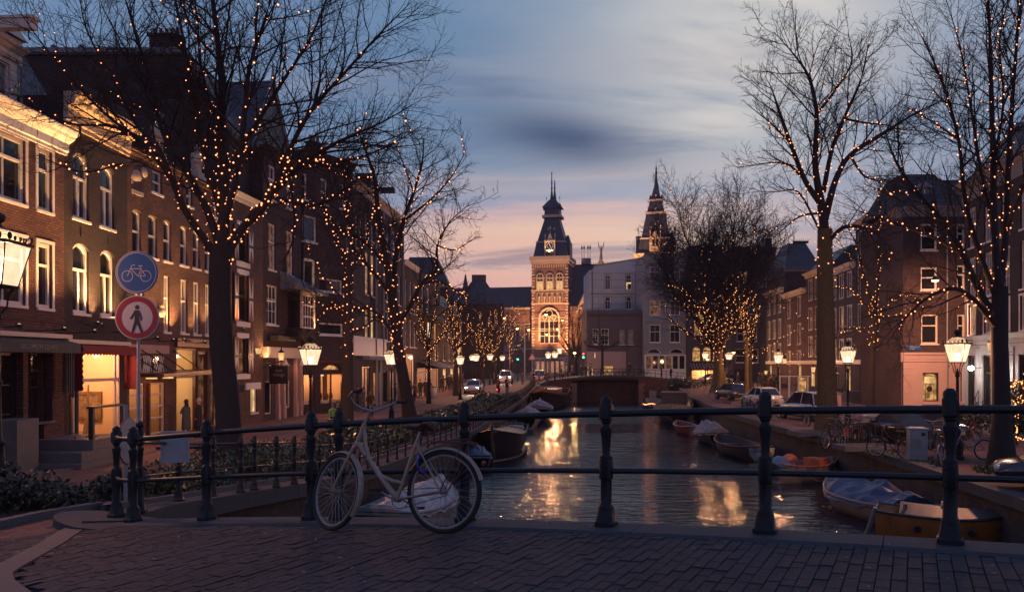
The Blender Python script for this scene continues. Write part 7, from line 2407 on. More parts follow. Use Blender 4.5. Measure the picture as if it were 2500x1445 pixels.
auto_tree('enormous bare tree with a dense round crown behind the far end of the quay', 21.5, 86, gr(86), 18.8, 7.4, 0.55, 61, 15, 0.22, [('trunk', 0.09, 0.45, 1), ('limb', 0.16, 0, 0.5), ('sub', 0.35, 0, 0.5)], 'dense fairy lights in the heart of the enormous round crowned tree', 0.036, 0.013, 'bark_lit', 1.25, 0.3)
auto_tree('low wide tree with lit boughs reaching over the far bridge', 22.8, 88, gr(88), 9.0, 6.5, 0.42, 64, 8, 0.34, [('limb', 0.22, 0, 1.0), ('sub', 0.4, 0, 0.5)], 'fairy lights along the low boughs reaching over the far bridge', 0.034, 0.012, 'bark_lit', 0.8, -1.0)
auto_tree('slender tree with a yellow lit trunk beside the round backed white car', 18.6, 65, gr(65), 8.5, 2.0, 0.20, 66, 6, 0.45, [('trunk', 0.1, 0.6, 1), ('limb', 0.15, 0, 0.9)], 'golden fairy lights on the slender tree beside the white car', 0.028, 0.010, 'bark_lit', 0.9)
auto_tree('slender tree behind the white car nearest the row of bicycles', 21.5, 74, gr(74), 7.0, 2.2, 0.24, 67, 6, 0.45, [('trunk', 0.12, 0.6, 1), ('limb', 0.17, 0, 0.9)], 'golden fairy lights on the slender tree behind the white car', 0.03, 0.010, 'bark_lit', 0.9)
auto_tree('bare young tree standing before the clock tower', 11.8, 152, -2.76, 11.0, 4.3, 0.42, 71, 9, 0.28, None, tw=0.022, dens=0.85, group='trees behind the far bridge')
auto_tree('small dark tree in front of the brown block by the far bridge', 13.9, 126, -2.76, 6.4, 3.4, 0.25, 73, 8, 0.55, None, tw=0.02, dens=0.9, group='trees behind the far bridge')
for i, (x, y, zt, sp, r_, lab) in enumerate(((-5.6, 82, 8.8, 2.6, .26, 'lit tree with a reddish trunk beside the headlight car'), (-6.9, 68, 8.0, 2.2, .16, 'thin straight lit tree at the end of the hedge'), (-3.6, 100, 8.4, 3.0, .24, 'lit forked tree behind the second far lamp'),
           (-2.4, 114, 9.0, 3.4, .26, 'lit forked tree above the glaring headlights'), (-0.2, 128, 10.5, 3.6, .26, 'farthest lit tree leaning towards the clock tower'), (-9.5, 118, 12.0, 4.0, .3, 'taller dark tree behind the lit ones before the mansard roof'))):
 auto_tree(lab, x, y, gl(x, y), zt, sp, r_, 80 + i, 7, 0.36, [('trunk', 0.14, 0.5, 1), ('limb', 0.22, 0, 0.95), ('sub', 0.35, 0, 0.7)] if i < 5 else None, 'thick gold fairy lights on the ' + lab, 0.026 + 0.012 * (y - 68) / 60, 0.014, dens=0.75 if y > 90 else 0.9, group='lit trees at the end of the shopping street')

def swag(a, b, sag, n, label, r_=0.035, seed=1):
 rg = np.random.default_rng(seed)
 a, b = np.array(a, float), np.array(b, float)
 pts = []
 for k in range(n):
  t = k / (n - 1)
  p = a + (b - a) * t
  p[2] -= sag * 4 * t * (1 - t)
  pts.append(p + rg.normal(0, 0.03, 3))
 bulbs(pts, r_, rg, 'bulb_glow_gold', 'light_string', label, 'light strings hung between the trees', wires=[(np.array(pts), np.full(n, 0.006))])

def at(px, py, y):
 return W_(px, py, FL / y)

swag(at(1885, 735, 62), at(2125, 800, 44.5), 0.5, 26, 'upper light string hung from the thin dark tree across the big trunk', 0.024, 2)
swag(at(1860, 850, 64), at(2130, 822, 44.5), 0.7, 26, 'lower light string hung from the thin dark tree across the big trunk', 0.024, 3)
swag(at(2135, 760, 44.5), at(2230, 745, 30), 0.3, 14, 'light string hung before the corner house windows', 0.02, 4)
swag(at(1840, 880, 70), at(1960, 800, 58), -0.3, 16, 'light string rising from the slender yellow lit trunk', 0.028, 5)
# ================================================================ shrubs and hedge
def leaf_cloud(rg, boxes, n, size, name, m='leaf'):
 """boxes: [(cx, cy, cz, rx, ry, rz)] ellipsoids filled with small leaves"""
 w = np.array([b[3] * b[4] * b[5] for b in boxes]) ** 0.7
 pick = rg.choice(len(boxes), n, p=w / w.sum())
 Bx = np.array(boxes)[pick]
 d = rg.normal(0, 1, (n, 3))
 d /= np.linalg.norm(d, axis=1, keepdims=True)
 rad = rg.uniform(0.55, 1.08, (n, 1)) ** 0.6
 c = Bx[:, :3] + d * rad * Bx[:, 3:]
 nrm = d + rg.normal(0, 0.7, (n, 3))
 nrm /= np.linalg.norm(nrm, axis=1, keepdims=True)
 a = np.cross(nrm, rg.normal(0, 1, (n, 3)))
 a /= np.linalg.norm(a, axis=1, keepdims=True)
 b = np.cross(nrm, a)
 s = size * rg.uniform(0.6, 1.3, (n, 1))
 V = np.stack([c - a * s, c - b * s * 0.45, c + a * s, c + b * s * 0.45], axis=1).reshape(-1, 3)
 F = np.arange(4 * n).reshape(-1, 4)
 me = bpy.data.meshes.new(name)
 me.from_pydata(V.tolist(), [], F.tolist())
 me.materials.append(MATS[m])
 return me

def shrub(label, x, y, w, d, h_, n, size, seed, m='leaf', group='evergreen shrubs of the hedge', z=None, name='shrub'):
 rg = np.random.default_rng(seed)
 z = gl(x, y) if z is None else z
 t = thing(name, label, 'shrub', (x, y, z), 0, group)
 bx = []
 for k in range(7):
  hh = h_ * rg.uniform(0.55, 1.0)
  bx.append((rg.uniform(-w, w) * 0.42, rg.uniform(-d, d) * 0.42, hh * 0.55, w * rg.uniform(0.22, 0.36), d * rg.uniform(0.2, 0.34), hh * 0.45))
 link('foliage', leaf_cloud(rg, bx, n, size, 'foliage', m), t)
 polys = []
 for k in range(14):
  b = bx[k % 7]
  e = np.array(b[:3]) + rg.normal(0, 0.3, 3) * np.array(b[3:])
  s0 = np.array((b[0] * 0.5, b[1] * 0.5, 0.0))
  mid = (s0 + e) / 2 + rg.normal(0, 0.04, 3)
  polys.append((np.array([s0, mid, e]), np.array([0.014, 0.01, 0.005])))
 link('stems', np_mesh('stems', [(polys, 4)], 'bark'), t)
 return t

near = [(-7.0, 10.7, 1.6, 0.9, 0.62), (-6.55, 11.6, 0.9, 0.8, 0.42), (-6.25, 12.9, 0.8, 1.0, 0.62), (-7.6, 13.2, 0.9, 1.0, 0.42), (-8.0, 11.8, 1.5, 1.3, 0.75), (-6.3, 14.9, 1.1, 1.4, 0.55), (-6.6, 17.0, 1.4, 1.7, 0.75)]
labs = ['dark shrub at the picture edge round the foot of the nearest lamp', 'low dark shrub behind the kerb in front of the shop steps', 'shrub just behind the two signs and the end posts of the railing', 'sprawling shrub between the stone steps and the sign pole', 'leafy dark bush left of the stone steps beside the lamp', 'small leafy shrub behind the second fence post', 'dense shrub at the foot of the huge elm, bridge side']
for i, (a, lb) in enumerate(zip(near, labs)):
 shrub(lb, a[0], a[1], a[2], a[3], a[4], 1500, 0.045, 300 + i, 'leaf_dark' if i < 5 else 'leaf')
hy = [18.6, 21.2, 23.8, 26.4, 29.2, 32.4, 36, 40, 44.5, 49.5, 55, 61, 67.5, 74]
hl = ['first', 'second', 'third', 'fourth', 'fifth', 'sixth', 'seventh', 'eighth', 'ninth', 'tenth', 'eleventh', 'twelfth', 'thirteenth', 'last']
for i, y in enumerate(hy):
 xo = np.interp(y, [p[1] for p in KO], [p[0] for p in KO])
 xi = np.interp(y, [p[1] for p in KI], [p[0] for p in KI])
 xi = max(xi, xo - 2.4)
 dy = (hy[i + 1] - y if i + 1 < len(hy) else 5) * 1.35
 shrub(f'{hl[i]} stretch of glossy evergreen hedge along the quay fence, counted from the huge elm', (xo + xi) / 2 + 0.1, y, (xo - xi) * 1.25, dy, 1.0 if y < 34 else 0.75, 2600 if y < 45 else 1500, 0.05 if y < 30 else 0.07 + 0.001 * y, 340 + i)
rg0 = np.random.default_rng(5)
gm_ = leaf_cloud(rg0, [(-7.6, y, gl(-7.6, y) + 0.08, 1.6, 1.6, 0.10) for y in (10.8, 12.5, 15, 18)], 1500, 0.04, 'ground_cover', 'leaf_dark')
tag(link('ground_cover', gm_), kind='stuff')
gy = leaf_cloud(rg0, [(15.3, 24.2, gr(24) + 0.05, 1.6, 1.2, 0.14), (13.9, 33.5, gr(33) + 0.03, .6, 2.5, 0.06), (13.5, 28.5, gr(28) + .02, 0.8, 3.0, 0.04)], 2600, 0.07, 'grass', 'grass')
tag(link('grass', gy), kind='stuff')
shrub('dark bush behind the parked bicycles below the white front', 20.8, 38, 2.2, 2.0, 1.6, 1500, 0.09, 401, 'leaf', 'shrubs on the parked car side', gr(38))
shrub('round bush beside the white front just right of the lamp pole', 22.0, 36.2, 1.6, 1.6, 1.5, 1200, 0.09, 402, 'leaf_dark', 'shrubs on the parked car side', gr(36))
shrub('bushy plants on the quay corner right of the far bridge', 19.3, 94, 3.4, 3.0, 1.6, 1600, 0.13, 403, 'leaf', 'shrubs on the parked car side', -3.0)
shrub('dark conical bush on the planted raft below the far bridge', 16.3, 88, 1.5, 1.5, 2.2, 900, 0.12, 404, 'leaf_dark', 'shrubs on the parked car side', -4.6)
shrub('potted fern by the doorway of the small pink house', 29.0, 92, 2.2, 1.4, 2.0, 800, 0.13, 405, 'leaf', 'shrubs on the parked car side', gr(92))
shrub('trailing plants on the planter above the stone pillars', -13.2, 50.6, 0.9, 1.6, 0.9, 800, 0.08, 406, 'leaf_dark', 'plants on the houses', 1.45)
bsh = thing('lit_bush', 'small clipped bush wrapped in gold lights at the edge of the picture', 'shrub', (19.9, 32.3, gr(32)))
rgq = np.random.default_rng(9)
link('foliage', leaf_cloud(rgq, [(0, 0, 2.1, .5, .5, .45)], 500, 0.07, 'foliage', 'leaf_dark'), bsh)
b = MB()
b.lathe([(0.05, 0), (0.035, 1.8)], 8)
b.obj('stem', 'bark', bsh)
bp_ = [np.array((19.9, 32.3, gr(32) + 2.1)) + v / np.linalg.norm(v) * 0.5 * rgq.uniform(0.7, 1.05) for v in rgq.normal(0, 1, (110, 3))] + [np.array((19.9 + rgq.normal(0, .04), 32.3 + rgq.normal(0, .04), gr(32) + 0.2 + 1.5 * q / 24)) for q in range(24)] + [np.array((19.9 + 0.05 * q, 32.3, gr(32) + 0.25 + 0.05 * math.sin(q))) for q in range(16)]
bulbs(bp_, 0.03, rgq, 'bulb_glow_gold', 'fairy_lights', 'gold lights wrapped round the small clipped bush')

# ================================================================ people
def person(label, loc, rz, pose='stand', h=1.75, coat='coat_black', legs='trousers', hair='hair_brown', coat_len=0.0, group='people in the street', bag=None, hood=False, cat='person', skirt=False):
 t = thing('person', label, cat, loc, rz, group)
 k = h / 1.75
 V, E, Rr = [], [], []

 def chain(pts, start=None):
  prev = start
  for (x, y, z, r) in pts:
   V.append((x * k, y * k, z * k))
   Rr.append(r * k)
   if prev is not None:
    E.append((prev, len(V) - 1))
   prev = len(V) - 1
  return prev
 sit = pose in ('bike', 'sit')
 stepf = {'walk': 0.20, 'stand': 0.03, 'bike': 0, 'sit': 0, 'lean': 0.05}[pose]
 pz = 0.93
 chain([(0, 0, pz, 0.125)])
 lean_ = 0.12 if pose == 'bike' else 0.0
 n1 = chain([(lean_ * 0.3, 0, 1.12, 0.12), (lean_ * 0.7, 0, 1.32, 0.14), (lean_, 0, 1.44, 0.10)], 0)
 nk = chain([(lean_ + 0.01, 0, 1.52, 0.052), (lean_ + 0.02, 0, 1.60, 0.08), (lean_ + 0.02, 0, 1.69, 0.088), (lean_ + 0.01, 0, 1.745, 0.05)], n1)
 for s_ in (-1, 1):
  if sit:
   kn = 0.42 if s_ > 0 else 0.36
   chain([(0.05, s_ * 0.09, pz - 0.02, 0.095), (kn, s_ * 0.10, pz - 0.18 * (1 if s_ > 0 else 2.0), 0.075), (kn - 0.12, s_ * 0.10, 0.38 - 0.1 * (s_ < 0), 0.05), (kn - 0.10, s_ * 0.10, 0.28 - 0.1 * (s_ < 0), 0.045), (kn + 0.08, s_ * 0.10, 0.26 - 0.1 * (s_ < 0), 0.035)], 0)
  else:
   f = stepf * s_
   chain([(0.0, s_ * 0.085, pz - 0.06, 0.10), (f * 0.6 + 0.02, s_ * 0.09, 0.50, 0.065), (f, s_ * 0.09, 0.12, 0.042), (f, s_ * 0.09, 0.06, 0.045), (f + 0.15, s_ * 0.10, 0.04, 0.032)], 0)
  if pose == 'bike':
   chain([(lean_, s_ * 0.17, 1.40, 0.062), (lean_ + 0.16, s_ * 0.22, 1.20, 0.048), (lean_ + 0.40, s_ * 0.22, 1.12, 0.036), (lean_ + 0.47, s_ * 0.22, 1.12, 0.034)], n1)
  elif pose == 'lean':
   chain([(0, s_ * 0.17, 1.40, 0.062), (0.10, s_ * 0.21, 1.18, 0.046), (0.25, s_ * 0.10, 1.15, 0.034), (0.30, s_ * 0.06, 1.17, 0.032)], n1)
  else:
   f = -stepf * s_ * 0.9
   chain([(0, s_ * 0.175, 1.40, 0.062), (f * 0.4, s_ * 0.23, 1.14, 0.048), (f + 0.06, s_ * 0.23, 0.90, 0.035), (f + 0.08, s_ * 0.23, 0.82, 0.032)], n1)
 me = bpy.data.meshes.new('body')
 me.from_pydata(V, E, [])
 o = bpy.data.objects.new('body', me)
 COL.objects.link(o)
 md = o.modifiers.new('skin', 'SKIN')
 for i, r_ in enumerate(Rr):
  me.skin_vertices[0].data[i].radius = (r_, r_)
 me.skin_vertices[0].data[0].use_root = True
 md.use_smooth_shade = True
 sb = o.modifiers.new('sub', 'SUBSURF')
 sb.levels = 1
 sb.render_levels = 1
 dg = bpy.context.evaluated_depsgraph_get()
 m2 = bpy.data.meshes.new_from_object(o.evaluated_get(dg))
 bpy.data.objects.remove(o)
 m2.materials.clear()
 for q in (coat, legs, 'skin', 'hair_black'):
  m2.materials.append(MATS[q])
 for p in m2.polygons:
  c = p.center / k
  hand = (not sit and c.z < 0.90 and abs(c.y) > 0.17) or (pose == 'bike' and c.x > 0.5 and c.z > 1.0) or (pose == 'lean' and c.x > 0.24)
  if c.z > 1.50 or hand:
   p.material_index = 2
  elif (c.z < 0.90 if not sit else (c.z < 0.98)) and abs(c.y) < 0.19:
   p.material_index = 1
  else:
   p.material_index = 0
  if (c.z < 0.09 and not sit):
   p.material_index = 3
 b_ = link('body', m2, t)
 hx, hz = (lean_ + 0.02) * k, 1.66 * k
 mb = MB()
 mb.sphere((hx - 0.02 * k, 0, hz + 0.03 * k), 0.108 * k, 12, 8, (1.0, 0.92, 1.08))
 if hood:
  mb.sphere((hx - 0.05 * k, 0, hz - 0.12 * k), 0.10 * k, 10, 6)
 ho = mb.obj('hair' if not hood else 'hood', hair, t, True)
 mb = MB()
 fx_ = hx + 0.086 * k
 mb.sphere((fx_ + 0.004 * k, 0, hz - 0.02 * k), 0.045 * k, 8, 6, (0.6, 1.2, 1.6))
 mb.lathe([(0.014 * k, -0.03 * k), (0.010 * k, 0.01 * k), (0.004 * k, 0.03 * k)], 6, (fx_ + 0.032 * k, 0, hz - 0.01 * k))
 mb.sphere((hx, 0.092 * k, hz - 0.02 * k), 0.02 * k, 6, 4)
 mb.sphere((hx, -0.092 * k, hz - 0.02 * k), 0.02 * k, 6, 4)
 mb.obj('face', 'skin', t, True)
 mb = MB()
 for s_ in (-1, 1):
  mb.sphere((fx_ + 0.026 * k, s_ * 0.03 * k, hz + 0.012 * k), 0.008 * k, 6, 4)
 mb.box(fx_ + 0.022 * k, fx_ + 0.031 * k, -0.018 * k, 0.018 * k, hz - 0.062 * k, hz - 0.056 * k)
 mb.obj('eyes_and_mouth', 'hair_black', t)
 if coat_len:
  zb = (0.95 - coat_len) * k
  rings = []
  for zz, a, c_ in ((1.46, .10, .13), (1.40, .13, .20), (1.25, .15, .21), (1.05, .145, .18), (0.9, .16, .20), (0.95 - coat_len, .17, .22)):
   rings.append([((a * math.cos(2 * PI * q / 14) + lean_ * max(0, (zz - 0.9)) * 1.6) * k, c_ * math.sin(2 * PI * q / 14) * k, zz * k) for q in range(14)])
  m_ = MB()
  m_.loft(rings[::-1])
  m_.obj('long_coat', coat, t, True)
 if bag:
  m_ = MB()
  m_.box(-0.14 * k, 0.12 * k, 0.26 * k, 0.34 * k, 0.55 * k, 0.85 * k)
  m_.tube([(-0.08 * k, 0.3 * k, 0.85 * k), (-0.02 * k, 0.22 * k, 1.3 * k), (0.06 * k, 0.3 * k, 0.85 * k)], 0.01, 4)
  m_.obj('bag', bag, t)
 return t

def on_street(px, py):
 """ground point of the left street seen at this spot"""
 k = (px - CX) / FL
 y = 40.0
 for _ in range(40):
  z = gl(k * y, y)
  y = 0.5 * y + 0.5 * (-z * FL / (py - HY))
 return (k * y, y, z)

def on_quay(px, py):
 k = (px - CX) / FL
 y = 40.0
 for _ in range(40):
  z = gr(y)
  y = 0.5 * y + 0.5 * (-z * FL / (py - HY))
 return (k * y, y, z)

# ================================================================ bicycles
def wheel(parent, r, m_tyre, m_rim, spokes, name='wheel', detail=1, fat=0.021):
 """upright in the x-z plane about its own origin"""
 n = 40 if detail > 1 else 18
 mb = MB()
 mb.tube([(r * math.cos(2 * PI * k / n), 0, r * math.sin(2 * PI * k / n)) for k in range(n)], fat, 8 if detail > 1 else 5, closed=True)
 w = mb.obj(name, m_tyre, parent, True)
 mb = MB()
 rr_ = r - fat * 1.15
 mb.tube([(rr_ * math.cos(2 * PI * k / n), 0, rr_ * math.sin(2 * PI * k / n)) for k in range(n)], fat * 0.62, 6 if detail > 1 else 4, closed=True)
 mb.obj('rim', m_rim, w, True)
 mb = MB()
 for k in range(spokes):
  a = 2 * PI * k / spokes
  da = (0.35 if k % 2 else -0.35)
  y = 0.03 if (k // 2) % 2 else -0.03
  mb.tube([(0.022 * math.cos(a + da * 3), y, 0.022 * math.sin(a + da * 3)), (rr_ * math.cos(a), 0, rr_ * math.sin(a))], 0.0018 if detail > 1 else 0.004, 3)
 mb.obj('spokes', 'bike_silver', w)
 mb = MB()
 mb.tube([(0, -0.055, 0), (0, -0.03, 0), (0, 0.03, 0), (0, 0.055, 0)], [0.012, 0.024, 0.024, 0.012], 8)
 mb.obj('hub', m_rim, w)
 return w

def hero_bike():
 t = thing('bicycle', 'cream step-through city bicycle with brown saddle leaning against the bridge railing', 'bicycle')
 r = 0.335
 f = bpy.data.objects.new('frame_group', None)
 M_ = 'bike_cream'
 rw = wheel(t, r, 'rubber', 'whitewall', 36, 'rear_wheel', 2, 0.022)
 rw.location = (0, 0, r + 0.02)
 H = Vector((0, 0, r + 0.02))
 BB = Vector((0.46, 0, 0.29))
 ST = Vector((0.265, 0, 0.80))
 HB, HT = Vector((0.895, 0, 0.775)), Vector((0.815, 0, 0.965))
 FHub = Vector((1.115, 0, r + 0.02))
 mb = MB()
 mb.tube([HB + (HT - HB) * -0.05, HT], 0.021, 12)
 mb.tube([HB + (HT - HB) * 0.12, Vector((0.68, 0, 0.54)), BB], 0.0235, 12)
 mb.tube([HT - (HT - HB) * 0.1, Vector((0.80, 0, 0.78)), Vector((0.75, 0, 0.62)), Vector((0.64, 0, 0.50)), Vector((0.50, 0, 0.445)), Vector((0.405, 0, 0.43))], 0.0165, 12)
 mb.tube([BB, ST], 0.0165, 12)
 for s_ in (-1, 1):
  mb.tube([BB + Vector((-0.02, s_ * 0.02, 0)), H + Vector((0.03, s_ * 0.062, 0)), H + Vector((0, s_ * 0.062, 0))], 0.010, 8)
  mb.tube([ST + Vector((0, s_ * 0.015, -0.03)), H + Vector((0.01, s_ * 0.062, 0.02))], 0.008, 8)
 mb.tube([BB + Vector((0, -0.04, 0)), BB + Vector((0, 0.04, 0))], 0.028, 12)
 fr = mb.obj('frame', M_, t, True)
 text('Batavus', 0.062, 'sign_black', fr, (0.745, 0.0245, 0.60), (R(90), R(-127 + 180), R(180)), 'frame_lettering', 0.0008)
 mb = MB()
 mb.tube([ST, ST + Vector((-0.035, 0, 0.10))], 0.013, 8)
 mb.obj('seat_post', 'bike_silver', t, True)
 c = ST + Vector((-0.04, 0, 0.125))
 mb = MB()
 rings = []
 for x, w, z, d in ((-0.135, .05, 0.0, .05), (-0.12, .095, .012, .055), (-0.06, .105, .010, .06), (0.0, .065, -.002, .05), (0.07, .035, 0.0, .035), (0.125, .025, .004, .03), (0.145, .010, 0.0, .02)):
  rings.append([(c.x + x, c.y + w * math.cos(a), c.z + z + (0.022 * math.sin(a) if math.sin(a) > 0 else d * math.sin(a))) for a in [2 * PI * k / 14 for k in range(14)]])
 mb.loft(rings)
 sd_ = mb.obj('saddle', 'leather', t, True)
 mb = MB()
 for s_ in (-1, 1):
  mb.tube([(c.x - 0.09 + 0.018 * math.cos(a), c.y + s_ * 0.06 + 0.018 * math.sin(a), c.z - 0.10 + 0.0045 * a) for a in [0.6 * q for q in range(27)]], 0.0035, 4)
 mb.obj('saddle_springs', 'rust', sd_)
 ax = (HT - HB).normalized()
 sg = bpy.data.objects.new('fork', None)
 R_ = Matrix.Rotation(R(-20), 4, ax)
 base_ = HB.copy()
 sg2 = Matrix.Translation(base_) @ R_ @ Matrix.Translation(-base_)
 mb = MB()
 for s_ in (-1, 1):
  mb.tube([HB + Vector((0.0, s_ * 0.03, -0.02)), HB + Vector((0.04, s_ * 0.048, -0.12)), Vector((1.03, s_ * 0.052, 0.50)), Vector((1.08, s_ * 0.052, 0.41)), FHub + Vector((0, s_ * 0.052, 0))], [.014, .013, .011, .009, .009], 8)
  mb.tube([FHub + Vector((0, s_ * 0.06, 0)), FHub + Vector((-0.30, s_ * 0.035, 0.10))], 0.003, 4)
 mb.tube([HB + Vector((0, -0.035, -0.015)), HB + Vector((0, 0.035, -0.015))], 0.018, 8)
 mb.tube([HT, HT + ax * 0.13], 0.0125, 10)
 fork = mb.obj('fork', M_, t, True)
 fork.matrix_local = sg2
 top = HT + ax * 0.13
 mb = MB()
 for s_ in (-1, 1):
  mb.tube([top, top + Vector((0.05, s_ * 0.06, 0.01)), top + Vector((0.06, s_ * 0.14, 0.045)), top + Vector((0.02, s_ * 0.22, 0.09)), top + Vector((-0.06, s_ * 0.24, 0.12)), top + Vector((-0.13, s_ * 0.245, 0.12))], 0.0115, 10)
 mb.tube([top + Vector((-0.02, 0, 0)), top + Vector((0.06, 0, 0.0))], 0.014, 8)
 hb = mb.obj('handlebar', 'bike_silver', fork, True)
 for s_ in (-1, 1):
  mb = MB()
  mb.tube([top + Vector((-0.07, s_ * 0.24, 0.12)), top + Vector((-0.19, s_ * 0.247, 0.115))], 0.017, 8)
  mb.obj('grip', 'rubber', fork, True)
 mb = MB()
 n = 22
 rr_ = r + 0.038
 for w_, r0 in ((0.030, 0.0),):
  rings = []
  for k in range(n + 1):
   a = R(118 + (-30 - 118) * k / n) if False else R(-38 + (126 + 38) * k / n)
   a2 = PI - a
   cx_, cz_ = FHub.x + rr_ * math.cos(a2), FHub.z + rr_ * math.sin(a2)
   nx_, nz_ = math.cos(a2), math.sin(a2)
   rings.append([(cx_ - nx_ * 0.014, -0.031, cz_ - nz_ * 0.014), (cx_, -0.018, cz_), (cx_ + nx_ * 0.005, 0, cz_ + nz_ * 0.005), (cx_, 0.018, cz_), (cx_ - nx_ * 0.014, 0.031, cz_ - nz_ * 0.014), (cx_ - nx_ * 0.003, 0.016, cz_ - nz_ * 0.003), (cx_ + nx_ * 0.002, 0, cz_ + nz_ * 0.002), (cx_ - nx_ * 0.003, -0.016, cz_ - nz_ * 0.003)])
  mb.loft(rings)
 mb.obj('front_mudguard', M_, fork, True)
 fw = wheel(fork, r, 'rubber', 'whitewall', 36, 'front_wheel', 2, 0.022)
 fw.location = FHub
 mb = MB()
 rings = []
 for k in range(n + 1):
  a = R(30 + 135 * k / n)
  cx_, cz_ = H.x + rr_ * math.cos(a), H.z + rr_ * math.sin(a)
  nx_, nz_ = math.cos(a), math.sin(a)
  rings.append([(cx_ - nx_ * 0.014, -0.031, cz_ - nz_ * 0.014), (cx_, -0.018, cz_), (cx_ + nx_ * 0.005, 0, cz_ + nz_ * 0.005), (cx_, 0.018, cz_), (cx_ - nx_ * 0.014, 0.031, cz_ - nz_ * 0.014), (cx_ - nx_ * 0.003, 0.016, cz_ - nz_ * 0.003), (cx_ + nx_ * 0.002, 0, cz_ + nz_ * 0.002), (cx_ - nx_ * 0.003, -0.016, cz_ - nz_ * 0.003)])
 mb.loft(rings)
 mb.obj('rear_mudguard', M_, t, True)
 mb = MB()
 zt = H.z + rr_ + 0.055
 for s_ in (-1, 1):
  mb.tube([(0.19, s_ * 0.035, zt - 0.035), (0.12, s_ * 0.055, zt), (-0.26, s_ * 0.06, zt - 0.02), (-0.33, s_ * 0.055, zt - 0.05), (-0.345, s_ * 0.02, zt - 0.09)], 0.006, 6)
  mb.tube([(-0.22, s_ * 0.06, zt - 0.015), (-0.12, s_ * 0.066, 0.6), (0.0, s_ * 0.066, H.z)], 0.005, 6)
 for x in (0.1, -0.02, -0.14, -0.25):
  mb.tube([(x, -0.058, zt - 0.01), (x, 0.058, zt - 0.01)], 0.004, 5)
 mb.tube([(0.08, 0, zt + 0.004), (-0.24, 0.03, zt + 0.012), (-0.28, 0, zt + 0.012), (-0.24, -0.03, zt + 0.012), (0.08, 0, zt + 0.004)], 0.004, 5)
 mb.obj('carrier', 'rust', t, True)
 mb = MB()
 mb.tube([(0.205 + 0.05 * math.cos(a) * 0.5, 0.05 * math.cos(a), 0.60 + 0.085 * math.sin(a)) for a in [2 * PI * q / 16 for q in range(16)]], 0.014, 6, closed=True)
 mb.obj('ring_lock', 'blue_lock', t, True)
 mb = MB()
 mb.tube([BB + Vector((0, -0.07, 0)), BB + Vector((0, 0.07, 0))], 0.012, 8)
 for s_, a in ((1, 0.5), (-1, 0.5 + PI)):
  e = BB + Vector((0.165 * math.cos(a), s_ * 0.07, 0.165 * math.sin(a)))
  mb.tube([BB + Vector((0, s_ * 0.07, 0)), e], 0.008, 6)
 cr = mb.obj('cranks', 'bike_silver', t, True)
 mb = MB()
 for s_, a in ((1, 0.5), (-1, 0.5 + PI)):
  e = BB + Vector((0.165 * math.cos(a), s_ * 0.07, 0.165 * math.sin(a)))
  mb.box(e.x - 0.035, e.x + 0.035, min(e.y, e.y + s_ * 0.09), max(e.y, e.y + s_ * 0.09), e.z - 0.012, e.z + 0.012)
 mb.obj('pedal', 'rubber', cr)
 mb = MB()
 nn = 24
 mb.tube([(BB.x + 0.085 * math.cos(2 * PI * k / nn), -0.045, BB.z + 0.085 * math.sin(2 * PI * k / nn)) for k in range(nn)], 0.004, 5, closed=True)
 mb.tube([(BB.x, -0.045, BB.z + 0.085), (0.0, -0.045, H.z + 0.032)], 0.004, 4)
 mb.tube([(BB.x, -0.045, BB.z - 0.085), (0.0, -0.045, H.z - 0.032)], 0.004, 4)
 mb.obj('chain', 'rust', t)
 mb = MB()
 mb.tube([(-0.36, 0, 0.60), (-0.385, 0, 0.58)], [0.02, 0.025], 8)
 mb.obj('rear_reflector', 'red_paint', t)
 return t

hb_ = hero_bike()
fdir = Vector((-0.898, 0.44, 0))
p0 = Vector((-0.60, 7.17, 0))
u_, v_ = uv_of(p0.x, p0.y)
p0.z = deck_z(u_) + 0.004
hb_.location = p0
fw_ = p0 + fdir * 1.12
slope = math.atan2(deck_z(uv_of(fw_.x, fw_.y)[0]) - deck_z(u_), 1.12)
hb_.rotation_mode = 'XYZ'
Mx = Matrix.Rotation(math.atan2(fdir.y, fdir.x), 4, 'Z') @ Matrix.Rotation(-slope, 4, 'Y') @ Matrix.Rotation(R(7.5), 4, 'X')
hb_.rotation_euler = Mx.to_euler()
hb_.scale = (1.07, 1.03, 1.03)

